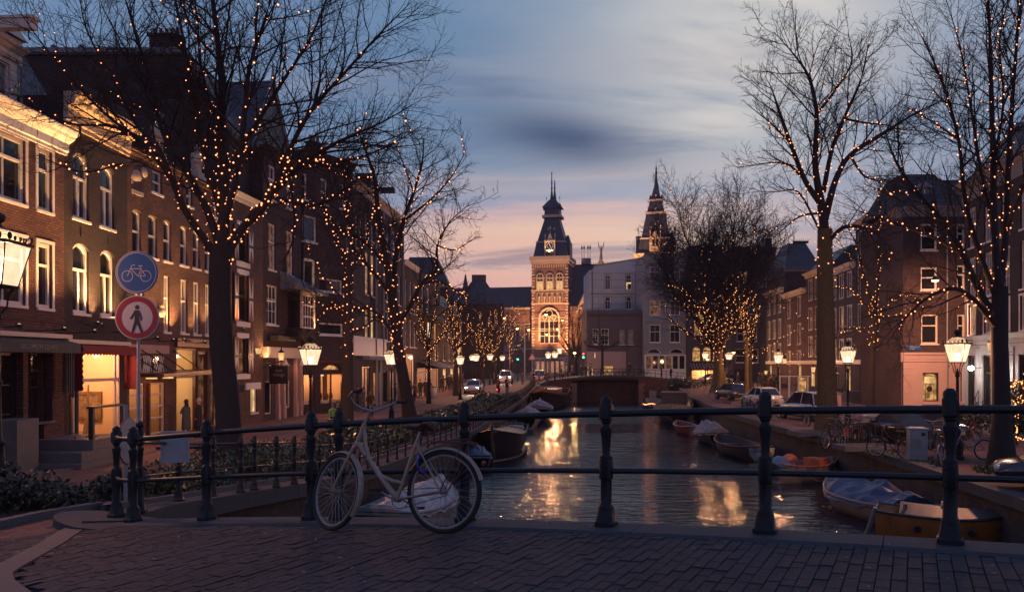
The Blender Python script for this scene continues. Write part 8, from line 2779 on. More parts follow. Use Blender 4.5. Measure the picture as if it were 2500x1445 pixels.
def make_bike(label, colour='bike_black', basket=False, group='bicycles parked along the quay', detail=0):
 t = thing('bicycle', label, 'bicycle', group=group)
 r = 0.33
 for x, nm in ((0, 'rear_wheel'), (1.08, 'front_wheel')):
  w = wheel(t, r, 'rubber', 'bike_silver', 14, nm, 1, 0.022)
  w.location = (x, 0, r + 0.02)
 mb = MB()
 H, BB, ST, HB, HT = Vector((0, 0, .35)), Vector((.45, 0, .29)), Vector((.27, 0, .80)), Vector((.88, 0, .75)), Vector((.81, 0, .95))
 mb.tube([HB, BB], 0.018, 6)
 mb.tube([HT, Vector((0.6, 0, 0.7)), Vector((0.34, 0, 0.6))], 0.014, 6)
 mb.tube([BB, ST], 0.015, 6)
 mb.tube([HB + (HT - HB) * -0.1, HT], 0.018, 6)
 for s_ in (-1, 1):
  mb.tube([BB, H + Vector((0, s_ * .05, 0))], 0.009, 5)
  mb.tube([ST, H + Vector((0, s_ * .05, 0))], 0.008, 5)
  mb.tube([HB, HB + Vector((.05, s_ * .04, -.1)), Vector((1.08, s_ * .05, .35))], 0.010, 5)
 mb.obj('frame', colour, t, True)
 mb = MB()
 for s_ in (-1, 1):
  mb.tube([HT, HT + Vector((-0.03, 0, .12)), HT + Vector((.02, s_ * .15, .16)), HT + Vector((-.06, s_ * .26, .18)), HT + Vector((-.18, s_ * .27, .17))], 0.012, 6)
 mb.obj('handlebar', 'bike_silver', t, True)
 mb = MB()
 mb.loft([[(0.24 + x, w * math.cos(a), 0.93 + .03 * math.sin(a)) for a in [2 * PI * k / 8 for k in range(8)]] for x, w in ((-.13, .06), (-.08, .10), (0, .07), (.13, .02))])
 mb.tube([(0.27, 0, .8), (.25, 0, .92)], 0.013, 6)
 mb.obj('saddle', 'leather', t, True)
 mb = MB()
 for cx_, a0, a1 in ((0, 20, 165), (1.08, 60, 190)):
  rings = []
  for k in range(11):
   a = R(a0 + (a1 - a0) * k / 10)
   rings.append([(cx_ + (r + q) * math.cos(a), y, .35 + (r + q) * math.sin(a)) for q, y in ((.03, -.025), (.045, 0), (.03, .025), (.036, 0))])
  mb.loft(rings)
 mb.obj('mudguard', colour, t, True)
 mb = MB()
 for s_ in (-1, 1):
  mb.tube([(0.15, s_ * .05, .74), (-.33, s_ * .06, .72)], 0.007, 4)
  mb.tube([(-.2, s_ * .06, .72), (0, s_ * .06, .35)], 0.006, 4)
 for x in (.1, -.1, -.3):
  mb.tube([(x, -.06, .73), (x, .06, .73)], 0.005, 4)
 mb.obj('carrier', 'rust', t)
 if basket:
  mb = MB()
  mb.loft([[(1.0 + a * c_, b2 * s2, z) for c_, s2 in ((-1, -1), (1, -1), (1, 1), (-1, 1))] for a, b2, z in ((.13, .16, .85), (.17, .21, 1.08))], caps=False)
  mb.box(.87, 1.13, -.16, .16, .84, .86)
  mb.obj('basket', 'wicker', t)
 return t

b1 = make_bike('dark bicycle lying nearest the fence of parked ones beside the black car', 'bike_black')
b2 = make_bike('red framed bicycle in the rack between the silver and black cars', 'bike_red')
b3 = make_bike('silver bicycle in the rack beside the grey utility box', 'bike_silver')
P = on_quay
b1.location, b1.rotation_euler = P(2015, 1096), (0, 0, R(40))
b2.location, b2.rotation_euler = P(2060, 1090), (R(5), 0, R(62))
b3.location, b3.rotation_euler = P(2300, 1140), (R(-6), 0, R(50))
more = [(b2, 2078, 1084, 66, 'second red bicycle of the rack beside the cargo bicycle'), (b2, 2096, 1080, 70, 'third red bicycle of the rack, against the dark cargo box'), (b1, 2040, 1062, 20, 'black bicycle standing behind the red ones of the rack'),
  (b1, 2215, 1122, 128, 'black bicycle with its wheel poking out before the utility box'), (b3, 2330, 1136, 60, 'silver bicycle right of the utility box, behind the railing post'), (b1, 2290, 1105, 75, 'black bicycle crowded behind the utility box'),
  (b3, 2400, 1122, 185, 'pale bicycle standing broadside in front of the thick dark tree'), (b1, 2370, 1092, 170, 'black bicycle half hidden behind the pale broadside one'), (b2, 2345, 1080, 30, 'red bicycle behind the black car trunk'),
  (b1, 1975, 1040, 80, 'black bicycle behind the silver car near the round tree bed'), (b1, 1905, 1020, 160, 'dark bicycle chained near the round backed white car'), (b3, 1915, 1012, 30, 'silver bicycle behind the dark one by the white car'),
  (b1, 1850, 1010, 110, 'bicycle standing broadside before the white car bumper'), (b1, 1812, 1000, 70, 'first bicycle of the clump beside the dark hatchback'), (b3, 1822, 1003, 80, 'second bicycle of the clump beside the dark hatchback'), (b1, 1835, 1004, 95, 'third bicycle of the clump beside the dark hatchback'),
  (b1, 1750, 962, 100, 'bicycle at the quay edge left of the dark hatchback'), (b1, 1722, 948, 10, 'bicycle leaning at the corner of the far bridge'), (b3, 1738, 950, 30, 'pale bicycle at the corner of the far bridge')]
for src, px, py, ang, lab in more:
 copy_tree(src, loc=P(px, py), rz=R(ang), label=lab)
c = copy_tree(b1, loc=(-14.1, 27.7, -3.36), rz=R(250), label='black bicycle leaning behind the stone steps before the yellow gallery')
for i in range(9):
 x = 10.2 + i * 0.75
 copy_tree(b1 if i % 3 else b3, loc=(x, 101.9, -1.62), rz=R(8 + 11 * (i % 3)), label=f'{["first", "second", "third", "fourth", "fifth", "sixth", "seventh", "eighth", "ninth"][i]} bicycle from the left leaning on the far bridge railing', group='bicycles on the far bridge')

person('woman in a quilted green grey coat looking into the red framed shop window', (-14.2, 35.7, -3.28), R(150), 'lean', 1.70, 'coat_green', 'trousers', 'hair_black', 0.5, hood=True)
person('white haired person in a long black coat beside the quilted coat woman', (-13.85, 36.2, -3.28), R(180), 'stand', 1.74, 'coat_black', 'trousers', 'hair_white', 0.45)
fb = copy_tree(b1, loc=on_street(812, 1098), rz=R(-70), label='bicycle ridden by the mother with the child in front')
bx, by, bz = on_street(812, 1098)
person('mother in a dark jacket riding behind the child in lime green', (bx + 0.12, by + 0.25, bz + 0.16), R(-70), 'bike', 1.70, 'coat_black', 'trousers', 'hair_brown')
person('small child in a lime green jacket sitting at the handlebar of the mother', (bx + 0.10, by - 0.42, bz + 0.72), R(-75), 'sit', 1.05, 'jacket_lime', 'trousers', 'hair_brown', cat='child')
bk2 = MB()
bk2.loft([[(a * c_, b2_ * s2, z) for c_, s2 in ((-1, -1), (1, -1), (1, 1), (-1, 1))] for a, b2_, z in ((.2, .15, .0), (.26, .2, .25))], caps=True)
tag(bk2.obj('basket', 'wicker', None, loc=(bx + 0.32, by - 0.95, bz + 1.0)), 'wicker basket at the handlebar in front of the lime green child', 'basket')
fb2 = copy_tree(b1, loc=on_street(902, 1032), rz=R(-80), label='bicycle ridden by the cyclist in the brown jacket')
bx, by, bz = on_street(902, 1032)
person('cyclist in a brown jacket riding towards the bridge past the slim tree', (bx, by + 0.3, bz + 0.05), R(-80), 'bike', 1.78, 'coat_brown', 'trousers', 'hair_brown')
person('person in a dark jacket talking at the corner of the white shop front', on_street(872, 1005), R(-20), 'lean', 1.75, 'coat_black', 'trousers', 'hair_brown')
person('companion in dark blue facing the talker at the white shop front', on_street(888, 1008), R(200), 'stand', 1.72, 'coat_grey', 'trousers', 'hair_brown')
person('taller of the couple in long dark coats walking before the lit stall', on_street(1039, 970), R(-95), 'walk', 1.80, 'coat_black', 'trousers', 'hair_brown', 0.42)
person('shorter one of the couple in long dark coats before the lit stall', on_street(1026, 970), R(-85), 'walk', 1.74, 'coat_black', 'trousers', 'hair_brown', 0.38)
person('hooded walker just right of the leaning elm', on_street(1012, 981), R(-100), 'walk', 1.66, 'coat_brown', 'trousers', 'hair_black')
person('person in a dark jacket pausing left of the leaning elm', on_street(965, 985), R(20), 'stand', 1.65, 'coat_grey', 'trousers', 'hair_brown')
person('passer-by with a brown coat near the round lamp strings', on_street(1083, 955), R(-120), 'walk', 1.72, 'coat_brown', 'trousers', 'hair_brown')
person('passer-by in dark clothes under the striped stall awning', on_street(1092, 953), R(-60), 'walk', 1.76, 'coat_black', 'trousers', 'hair_brown')
person('passer-by in grey before the thin straight lit tree', on_street(1103, 952), R(-90), 'stand', 1.70, 'coat_grey', 'trousers', 'hair_black')
person('last passer-by of the stall crowd beside the far lamp', on_street(1112, 950), R(90), 'walk', 1.74, 'coat_black', 'trousers', 'hair_brown')
q1 = on_street(1215, 965)
copy_tree(b1, loc=q1, rz=R(80), label='bicycle ridden away along the fence with a red tail light')
person('cyclist riding away along the fence with a red tail light', (q1[0], q1[1] - 0.1, q1[2] + 0.05), R(82), 'bike', 1.78, 'coat_brown', 'trousers', 'hair_brown')
tl = MB()
tl.sphere((0, 0, 0), 0.045, 8, 6)
tag(tl.obj('tail_light', 'tail_glow', None, loc=(q1[0] - 0.05, q1[1] - 0.45, q1[2] + 0.6)), 'red tail light glowing behind the cyclist at the fence', 'bicycle light')
q1 = on_street(1237, 962)
copy_tree(b3, loc=q1, rz=R(82), label='bicycle of the second rider near the hedge end')
person('second rider in grey beside the one with the red tail light', (q1[0], q1[1] - 0.1, q1[2] + 0.05), R(82), 'bike', 1.76, 'coat_grey', 'trousers', 'hair_black')
hd = person('man in a dark sweater seen from behind near the largest crown lamp', P(2320, 1100), R(80), 'stand', 1.80, 'coat_grey', 'trousers', 'hair_black', group='people on the parked car side')
for i, (px, py, co) in enumerate(((1880, 958, 'coat_brown'), (1802, 945, 'coat_black'), (1835, 946, 'coat_brown'), (1855, 945, 'coat_black'))):
 person(['walker in a long coat left of the terrace posts', 'walker in front of the black off-road car', 'walker with a pale bag between the yellow lit trunks', 'walker beside the slender tree behind the white car'][i], P(px, py), R(90 + 20 * i), 'walk', 1.78, co, 'trousers', 'hair_brown', 0.3 * (i % 2), group='people on the parked car side')
fbp = [(6.2, 'coat_black', 'dark walker at the left end of the far bridge'), (6.9, 'coat_grey', 'grey walker second on the far bridge from the left'), (7.6, 'coat_brown', 'walker in brown third on the far bridge from the left'), (8.7, 'coat_black', 'dark walker in the middle of the group by the orange lamp'), (9.3, 'coat_black', 'last dark walker of the group on the far bridge before the bicycles'), (9.9, 'coat_grey', 'walker in grey close to the first bridge bicycle')]
for x, co, lb in fbp:
 person(lb, (x, 102.8 + (x % 0.7), -2.05 + 0.07 * (x - 6)), R(random.uniform(0, 360)), 'walk', 1.78, co, 'trousers', 'hair_black', group='people on the far bridge')
person('lone dark figure standing on the far bridge before the pale wall', (14.8, 103.2, -1.56), R(-90), 'stand', 1.8, 'coat_black', 'trousers', 'hair_black', 0.3, group='people on the far bridge')
person('person on the far bridge railing before the white veranda, first of two', (18.6, 101.9, -1.9), R(160), 'lean', 1.76, 'coat_brown', 'trousers', 'hair_brown', group='people on the far bridge')
person('person with a bicycle on the far bridge before the striped awning', (19.8, 102.0, -2.1), R(200), 'stand', 1.74, 'coat_black', 'trousers', 'hair_black', group='people on the far bridge')

crowd = [o for o in bpy.data.objects if o.name.startswith('person') and o.parent is None and o.get('group') in ('people in the street', 'people on the far bridge') and 'rid' not in o['label'] and 'lime' not in o['label'] and 'cyclist' not in o['label']]
rc_ = random.Random(8)
for i, (px, py, lb) in enumerate(((1002, 976, 'dark walker passing left of the hooded one by the leaning elm'), (1050, 967, 'dark figure behind the long coated couple'), (1076, 958, 'stooping shopper at the left end of the stall'), (1099, 950, 'tall shopper at the middle of the stall'),
        (1121, 947, 'shopper past the far lamp foot'), (1129, 944, 'last shopper in the row of lit stalls'), (1206, 940, 'pedestrian left of the glaring headlights'), (1252, 938, 'pedestrian just right of the glaring headlights'),
        (1276, 922, 'walker near the tall pale mast'), (1296, 921, 'left one of the pair before the warning sign'), (1304, 922, 'right one of the pair before the warning sign'), (1318, 920, 'walker before the leaving red lit car'),
        (1330, 919, 'walker beside the red tail lights'), (1345, 918, 'walker under the crown lamp pair'), (1378, 917, 'walker below the glowing box sign'), (1387, 917, 'second walker below the glowing box sign'), (1398, 916, 'walker next to the low orange globe lamp'))):
 x, y, z = on_street(px, py) if px < 1270 else (at(px, 900, 110)[0], 110 + (i % 3), -2.76)
 copy_tree(rc_.choice(crowd), loc=(x, y, z), rz=R(rc_.uniform(0, 360)), label=lb, group='people in the street')

# ================================================================ cars
def car(label, paint, loc, rz, kind='sedan', lights=None, group='cars parked on the quay'):
 t = thing('car', label, 'car', loc, rz, group)
 P_ = {'sedan': dict(L=4.5, W=0.88, belt=0.88, roof=1.40, hood=0.78, wx=(0.85, 3.55), cab=(0.55, 3.3), top=(1.35, 2.75), tail=0.85),
  'mpv': dict(L=4.2, W=0.87, belt=0.95, roof=1.62, hood=0.88, wx=(0.75, 3.35), cab=(0.12, 3.3), top=(0.55, 2.5), tail=0.95),
  'hatch': dict(L=3.8, W=0.83, belt=0.90, roof=1.45, hood=0.82, wx=(0.65, 3.05), cab=(0.15, 2.95), top=(0.6, 2.2), tail=0.9),
  'beetle': dict(L=4.0, W=0.85, belt=0.92, roof=1.48, hood=0.80, wx=(0.75, 3.2), cab=(0.5, 2.9), top=(1.05, 2.2), tail=0.85),
  'suv': dict(L=4.6, W=0.95, belt=1.10, roof=1.85, hood=1.10, wx=(0.8, 3.6), cab=(0.1, 3.3), top=(0.25, 2.9), tail=1.1)}[kind]
 L, Wd, belt, roof, hood = P_['L'], P_['W'], P_['belt'], P_['roof'], P_['hood']
 c0, c1 = P_['cab']
 mb = MB()
 st = [(0.0, 0.45, P_['tail'] - 0.18, 0.80), (0.08, 0.30, P_['tail'] - 0.03, 0.92), (0.45, 0.22, belt, 1.0), (1.2, 0.20, belt + 0.01, 1.0), (2.2, 0.20, belt, 1.0), (c1, 0.20, belt - 0.03, 0.99), (c1 + (L - c1) * 0.5, 0.22, hood, 0.96), (L - 0.15, 0.28, hood - 0.10, 0.90), (L, 0.40, hood - 0.22, 0.78)]
 rings = []
 for x, zb, zt, w in st:
  w *= Wd
  rings.append([(x, -w * 0.82, zb), (x, -w * 0.97, zb + 0.10), (x, -w, zb + (zt - zb) * 0.5), (x, -w * 0.97, zt - 0.10), (x, -w * 0.86, zt - 0.01), (x, 0, zt + 0.025), (x, w * 0.86, zt - 0.01), (x, w * 0.97, zt - 0.10), (x, w, zb + (zt - zb) * 0.5), (x, w * 0.97, zb + 0.10), (x, w * 0.82, zb)])
 mb.loft(rings)
 body = mb.obj('body', paint, t, True)
 t0_, t1_ = P_['top']
 mb = MB()
 wb, wt = Wd * 0.87, Wd * 0.68
 prof = [(c0, belt - 0.03), (t0_, roof - 0.06), ((t0_ + t1_) / 2, roof - 0.03), (t1_, roof - 0.07), (c1, belt - 0.05)]
 rings = []
 for x, z in prof:
  f = (z - belt) / (roof - belt)
  f = max(0, f)
  w = wb + (wt - wb) * f
  rings.append([(x, -wb, belt - 0.06), (x, -w, z), (x, w, z), (x, wb, belt - 0.06)])
 mb.loft(rings)
 mb.obj('windows', 'car_glass', t)
 mb = MB()
 rings = []
 for x, z, w in ((t0_ - 0.06, roof - 0.075, wt * 0.98), (t0_ + 0.12, roof - 0.02, wt * 1.02), ((t0_ + t1_) / 2, roof + 0.01, wt * 1.02), (t1_ - 0.1, roof - 0.035, wt * 1.02), (t1_ + 0.05, roof - 0.09, wt * 0.98)):
  rings.append([(x, -w, z - 0.03), (x, -w * 0.8, z + 0.008), (x, w * 0.8, z + 0.008), (x, w, z - 0.03)])
 mb.loft(rings)
 mb.obj('roof', paint, t, True)
 mb = MB()
 for s_ in (-1, 1):
  for xa, xb in ((c0, t0_), (c1, t1_)):
   mb.tube([(xa, s_ * wb, belt - 0.03), (xb, s_ * wt, roof - 0.055)], 0.035, 5)
  xm = (t0_ + t1_) / 2 + 0.05
  mb.tube([(xm, s_ * (wb + 0.005), belt - 0.03), (xm, s_ * (wt + 0.01), roof - 0.04)], 0.03, 5)
 mb.obj('pillars', paint, t)
 for x in P_['wx']:
  for s_ in (-1, 1):
   mb = MB()
   mb.tube([(0, -0.1, 0), (0, -0.095, 0), (0, 0.095, 0), (0, 0.1, 0)], [0.27, 0.31, 0.31, 0.27], 20)
   w = mb.obj('wheel', 'rubber', t, True)
   w.location = (x, s_ * (Wd - 0.07), 0.31)
   mb = MB()
   mb.tube([(0, s_ * 0.085, 0), (0, s_ * 0.106, 0)], [0.20, 0.19], 16)
   for k in range(5):
    a = 2 * PI * k / 5
    mb.tube([(0.03 * math.cos(a), s_ * 0.112, 0.03 * math.sin(a)), (0.185 * math.cos(a), s_ * 0.108, 0.185 * math.sin(a))], 0.022, 4)
   mb.obj('rim', 'steel', w)
   mb = MB()
   arc = [(x + 0.37 * math.cos(R(a)), 0, 0.31 + 0.37 * math.sin(R(a))) for a in range(0, 181, 15)]
   mb.loft([[(p[0], s_ * (Wd - 0.12), p[2]), (p[0], s_ * (Wd + 0.006), p[2]), (x + (p[0] - x) * 0.86, s_ * (Wd + 0.004), 0.31 + (p[2] - 0.31) * 0.86), (x + (p[0] - x) * 0.86, s_ * (Wd - 0.12), 0.31 + (p[2] - 0.31) * 0.86)] for p in arc])
   mb.obj('wheel_arch', 'rubber', body)
 for s_ in (-1, 1):
  mb = MB()
  mb.sphere((L - 0.13, s_ * Wd * 0.66, hood - 0.22), 0.13, 8, 6, (0.7, 1.1, 0.7))
  mb.obj('headlight', 'headlight_glow' if lights == 'front' else 'sign_white', t, True)
  mb = MB()
  mb.box(0.02, 0.14, s_ * Wd * 0.72 - 0.12, s_ * Wd * 0.72 + 0.12, P_['tail'] - 0.28, P_['tail'] - 0.08)
  mb.obj('tail_light', 'tail_glow' if lights == 'rear' else 'red_paint', t)
  mb = MB()
  mb.sphere((c1 - 0.35, s_ * (Wd + 0.10), belt + 0.05), 0.10, 8, 6, (0.5, 1, 0.8))
  mb.obj('mirror', paint, t, True)
 mb = MB()
 mb.box(-0.025, 0.015, -0.26, 0.26, 0.52, 0.63)
 mb.obj('number_plate', 'gold_letter', t)
 if lights == 'front':
  spot((L + 0.2, 0, hood - 0.2), (L + 8, 0, -0.6), 400, (1, 0.85, 0.65), 80, 0.15, t)
 return t

def car_at(label, paint, px, py, ang, kind, lights=None, place=P, **kw):
 x, y, z = place(px, py)
 d = R(ang)
 off = 2.1
 return car(label, paint, (x - off * math.cos(d), y - off * math.sin(d), z), d, kind, lights, **kw)

car_at('glossy black saloon parked nose away beside the row of bicycles', 'car_black', 2222, 1084, 118, 'sedan')
car_at('silver people carrier half hidden behind the tallest elm', 'car_silver', 1972, 1024, 100, 'mpv')
car_at('round backed white car parked behind the row of bicycles', 'car_white', 1858, 993, 100, 'beetle')
car_at('dark hatchback with a glinting pale roof farther along the quay', 'car_blue', 1782, 975, 102, 'hatch')
car_at('black car cut off by the picture edge beside the grass', 'car_black', 2700, 1205, 152, 'sedan')
car_at('tall black off-road car under the dark arch beyond the yellow lit trunks', 'car_black', 1800, 931, 190, 'suv')
car('small car driving towards the bridge with its headlights on', 'car_white', (-3.8, 88.5, gl(-3.8, 86)), R(-96), 'hatch', 'front', 'cars driving in the street')
car('car with glaring headlights approaching at the far end of the street', 'car_white', (-0.8, 116, gl(-1, 116)), R(-92), 'suv', 'front', 'cars driving in the street')
car('car with red tail lights leaving beyond the far bridge', 'car_silver', (4.0, 118, -2.76), R(92), 'suv', 'rear', 'cars driving in the street')
car('pale car parked beyond the right end of the far bridge', 'car_silver', (25.0, 108, -2.65), R(20), 'sedan')

# ================================================================ boats
def boat(label, loc, rz, L, B, Hh, hull='hull_white', inside='deck_wood', cover=None, ridge=0.5, cabin=None, rail_m=None, kind='open', blunt=0.75, group='boats moored along the quays', cov_range=(0.0, 1.0), extra=None, sheer=0.25):
 """x = forward from the stern, waterline at z = 0"""
 t = thing('boat', label, 'boat', loc, rz, group)
 n = 12
 secs = []
 for i in range(n + 1):
  f = i / n
  w = B / 2 * (blunt + (1 - blunt) * math.sin(min(1, f / 0.45) * PI / 2)) * (1 - max(0, (f - 0.55) / 0.45) ** 2.2)
  w = max(w, 0.015)
  zt = Hh * (1 + sheer * (2 * f - 0.9) ** 2) + (0.22 * Hh * max(0, f - 0.6))
  x = L * f + 0.25 * max(0, f - 0.8) * L * 0.5
  secs.append((x, w, zt, f))
 mb = MB()
 rings = []
 for x, w, zt, f in secs:
  k1, k2 = x - 0.10 * L * f ** 4, x - 0.16 * L * f ** 4
  rings.append([(x, -w, zt), (k1, -w * 0.93, zt * 0.45), (k2, -w * 0.62, -0.06), (k2, 0, -0.22), (k2, w * 0.62, -0.06), (k1, w * 0.93, zt * 0.45), (x, w, zt), (x, w - 0.035 if w > 0.05 else w * 0.5, zt), (k1, w * 0.84, zt * 0.45), (k2, w * 0.5, 0.06), (k2, 0, 0.04), (k2, -w * 0.5, 0.06), (k1, -w * 0.84, zt * 0.45), (x, -(w - 0.035) if w > 0.05 else -w * 0.5, zt)])
 mb.loft(rings)
 mb.obj('hull', hull, t, True)
 mb = MB()
 for s_ in (-1, 1):
  mb.tube([(x, s_ * w, zt + 0.01) for x, w, zt, f in secs], 0.035, 6)
 mb.tube([(0, -secs[0][1], secs[0][2] + 0.01), (0, secs[0][1], secs[0][2] + 0.01)], 0.035, 6)
 mb.obj('gunwale', rail_m or hull, t, True)
 if kind == 'open':
  for f in (0.2, 0.5, 0.75):
   s0 = secs[int(f * n)]
   mb = MB()
   mb.box(s0[0] - 0.12, s0[0] + 0.12, -s0[1] * 0.88, s0[1] * 0.88, s0[2] * 0.62, s0[2] * 0.62 + 0.04)
   mb.obj('bench', inside, t)
 if cover:
  rg = np.random.default_rng(int(abs(loc[0] * 100 + loc[1] * 7)) + 1)
  a, b = cov_range
  rings = []
  m_ = 14
  for i in range(m_ + 1):
   f = a + (b - a) * i / m_
   j = min(f * n, n - 1e-6)
   q = int(j)
   w = secs[q][1] + (secs[q + 1][1] - secs[q][1]) * (j - q)
   zt = secs[q][2] + (secs[q + 1][2] - secs[q][2]) * (j - q)
   x = secs[q][0] + (secs[q + 1][0] - secs[q][0]) * (j - q)
   hr = ridge * math.sin(PI * min(1, max(0, 0.08 + 0.84 * (i / m_)))) ** 0.6
   ring = []
   for k in range(11):
    g = -1 + 2 * k / 10
    fold = rg.normal(0, 0.035) + 0.05 * math.sin(i * 1.9 + 1.3 * g)
    z = zt + hr * (0.8 + 0.2 * math.cos(i * 1.35)) * (1 - abs(g)) ** 1.05 + fold * (1 if abs(g) < 1 else 0.4)
    if abs(g) == 1:
     z = zt - 0.12 + rg.normal(0, 0.03)
    ring.append((x + rg.normal(0, 0.015), g * (w + 0.05), z))
   rings.append(ring)
  mb = MB()
  mb.loft(rings, caps=False, closed=False)
  mb.poly(rings[0])
  mb.poly(rings[-1][::-1])
  mb.obj('tarpaulin', cover, t)
 if extra:
  extra(t, secs)
 mb = MB()
 e = secs[-1]
 mb.tube([(e[0] - 0.3, 0, e[2] + 0.03), (e[0] + 0.2, 0.2, e[2] - 0.1), (e[0] + 0.7, 0.7, e[2] + 0.25)], 0.012, 5)
 mb.obj('mooring_rope', 'rope', t)
 return t

def wl(px, py):
 s_ = (py - HY) / 4.8
 return ((px - CX) / s_, FL / s_, WATER)

def wood_cabin(t, secs):
 m = len(secs)
 mb = MB()
 rings = [[(x, -w * 1.0, zt + 0.02), (x, -w * 1.0, zt + 0.05), (x, 0, zt + 0.28 - 0.12 * f), (x, w * 1.0, zt + 0.05), (x, w * 1.0, zt + 0.02)] for x, w, zt, f in secs[2:]]
 mb.loft(rings)
 d = mb.obj('deck_roof', 'deck_wood', t)
 for x in (1.0, 2.2):
  j = min(range(m), key=lambda q: abs(secs[q][0] - x))
  for s_ in (-1, 1):
   mb = MB()
   w = secs[j][1]
   mb.tube([(x, s_ * (w * 0.97 - 0.03), 0.56), (x, s_ * (w * 0.97 + 0.035), 0.56)], 0.085, 14)
   mb.obj('porthole', 'sign_black', t)
 mb = MB()
 mb.tube([(1.6, 0.1, secs[5][2] + 0.2), (1.6, 0.1, secs[5][2] + 0.33)], [0.10, 0.07], 10)
 mb.tube([(0.7, -0.4, secs[2][2]), (0.7, -0.4, secs[2][2] + 0.25)], 0.05, 8)
 mb.tube([(secs[-2][0] - .1, 0, secs[-2][2] + 0.1), (secs[-2][0] + .15, .0, secs[-2][2] + 0.35), (secs[-1][0] + .1, 0, secs[-1][2] + 0.1)], 0.012, 5)
 mb.obj('deck_fittings', 'steel', t)
 mb = MB()
 mb.tube([(0.0, -secs[0][1], secs[0][2] + 0.1), (-0.22, -secs[0][1] * 0.7, 0.3), (-0.3, 0, 0.15), (-0.22, secs[0][1] * 0.7, 0.3), (0, secs[0][1], secs[0][2] + .1)], 0.055, 8)
 mb.obj('rubbing_fender', 'tarp_grey', t, True)

boat('varnished wooden cabin boat with two round portholes nearest the bridge', (9.9, 22.2, WATER), R(-28), 3.4, 1.6, 0.85, 'varnished_wood', rail_m='black_wood', extra=wood_cabin, kind='deck', blunt=0.85, sheer=0.1)
boat('small grey dinghy under a light blue tarpaulin behind the wooden cabin boat', (10.9, 23.9, WATER), R(25), 1.9, 1.0, 0.40, 'tarp_grey', cover='tarp_blue', ridge=0.35, kind='cov')
boat('white motor boat under a large slate blue tarpaulin against the quay', (11.75, 23.9, WATER), R(99), 4.7, 1.9, 0.55, 'hull_white', cover='tarp_navy', ridge=0.75, kind='cov', blunt=0.85)

def engine(t, secs):
 mb = MB()
 mb.sphere((0.9, 0.1, 0.82), 0.30, 12, 8, (1.3, 0.8, 1.0))
 mb.obj('engine_cover', 'hull_orange', t, True)
 mb = MB()
 mb.box(1.9, 2.5, -0.45, 0.45, 0.5, 0.9)
 mb.obj('seat_box', 'hull_orange', t)
 mb = MB()
 rings = []
 for i in range(7):
  rings.append([(-0.1 + 0.13 * i, g * 0.68, 0.7 + 0.45 * (1 - abs(g)) * math.sin(PI * (i + .6) / 7.4)) for g in (-1, -.6, -.2, .2, .6, 1)])
 mb.loft(rings, caps=False, closed=False)
 mb.obj('tarpaulin', 'tarp_blue', t, True)

boat('orange rimmed open motor boat with a blue tarpaulin over its stern', (10.6, 33.2, WATER), R(22), 3.3, 1.6, 0.66, 'hull_white', rail_m='hull_orange', extra=engine)
boat('dark open sloop with benches moored behind the orange rimmed boat', (12.2, 40.0, WATER), R(95), 6.2, 1.9, 0.62, 'hull_dark', rail_m='deck_wood')
boat('dark sloop under a pale grey pyramid tarpaulin', (12.3, 48.3, WATER), R(92), 4.2, 1.8, 0.6, 'hull_dark', cover='tarp_grey', ridge=0.8, kind='cov')
boat('small red boat in front of the white bowed barge', (12.2, 54.5, WATER), R(95), 4.0, 1.5, 0.55, 'hull_red', rail_m='tarp_white')

def barge(t, secs):
 mb = MB()
 mb.box(1.2, 6.0, -1.1, 1.1, 1.1, 2.2)
 c_ = mb.obj('cabin', 'deck_wood', t)
 mb = MB()
 mb.box(1.1, 6.1, -1.2, 1.2, 2.2, 2.26)
 mb.obj('cabin_roof', 'dark_red_wood', c_)
 for x in (1.6, 2.8, 4.0, 5.2):
  for s_ in (-1, 1):
   mb = MB()
   mb.box(x, x + 0.7, s_ * 1.1, s_ * 1.112, 1.45, 2.0)
   mb.obj('pane', 'pane', c_)
 mb = MB()
 mb.quad((1.188, -0.9, 1.35), (1.188, 0.9, 1.35), (1.188, 0.9, 2.05), (1.188, -0.9, 2.05))
 mb.obj('pane', 'pane_curtain', c_)
 mb = MB()
 for s_ in (-1, 1):
  mb.loft([[(x, s_ * (w + 0.012), zt * 0.72), (x, s_ * (w + 0.03), zt * 0.99), (x, s_ * w * 0.98, zt * 0.99), (x, s_ * w * 0.95, zt * 0.72)] for x, w, zt, f in secs])
 mb.obj('white_strake', 'hull_white', t)

boat('long barge with a brown deck cabin and white strake on the parked car side', (15.6, 78.0, WATER), R(-103), 13, 3.3, 1.15, 'hull_dark', rail_m='hull_white', extra=barge, kind='deck')
boat('little boat outlined with a rope of lights beyond the white bowed barge', (14.0, 84, WATER), R(80), 4.5, 1.5, 0.5, 'hull_dark')
rgl = np.random.default_rng(4)
bulbs([np.array((14.0 + 0.78 * math.cos(a) + 0.3, 84.2 + 2.0 * math.sin(a) * 0.2, WATER + 0.68 + 0.05 * math.sin(3 * a))) for a in np.linspace(PI, 2 * PI, 40)], 0.045, rgl, 'bulb_glow', 'light_rope', 'rope of small lights round the little boat by the barge')
raft = thing('planted_raft', 'low floating garden raft with boards at the right foot of the far bridge', 'raft', (16.2, 90, WATER))
b = MB()
b.box(-1.6, 1.9, -3, 4, -0.1, 0.3)
b.obj('platform', 'deck_wood', raft)
b = MB()
for k in range(6):
 b.box(-1.6 + 0.12 * k, -1.5 + 0.12 * k, -3.04, -3.005, 0.3, 2.0 - 0.1 * (k % 2))
b.box(-1.7, -0.4, -3.0, -1.0, 0.3, 1.1)
b.obj('shed', 'grey_plaster', raft)
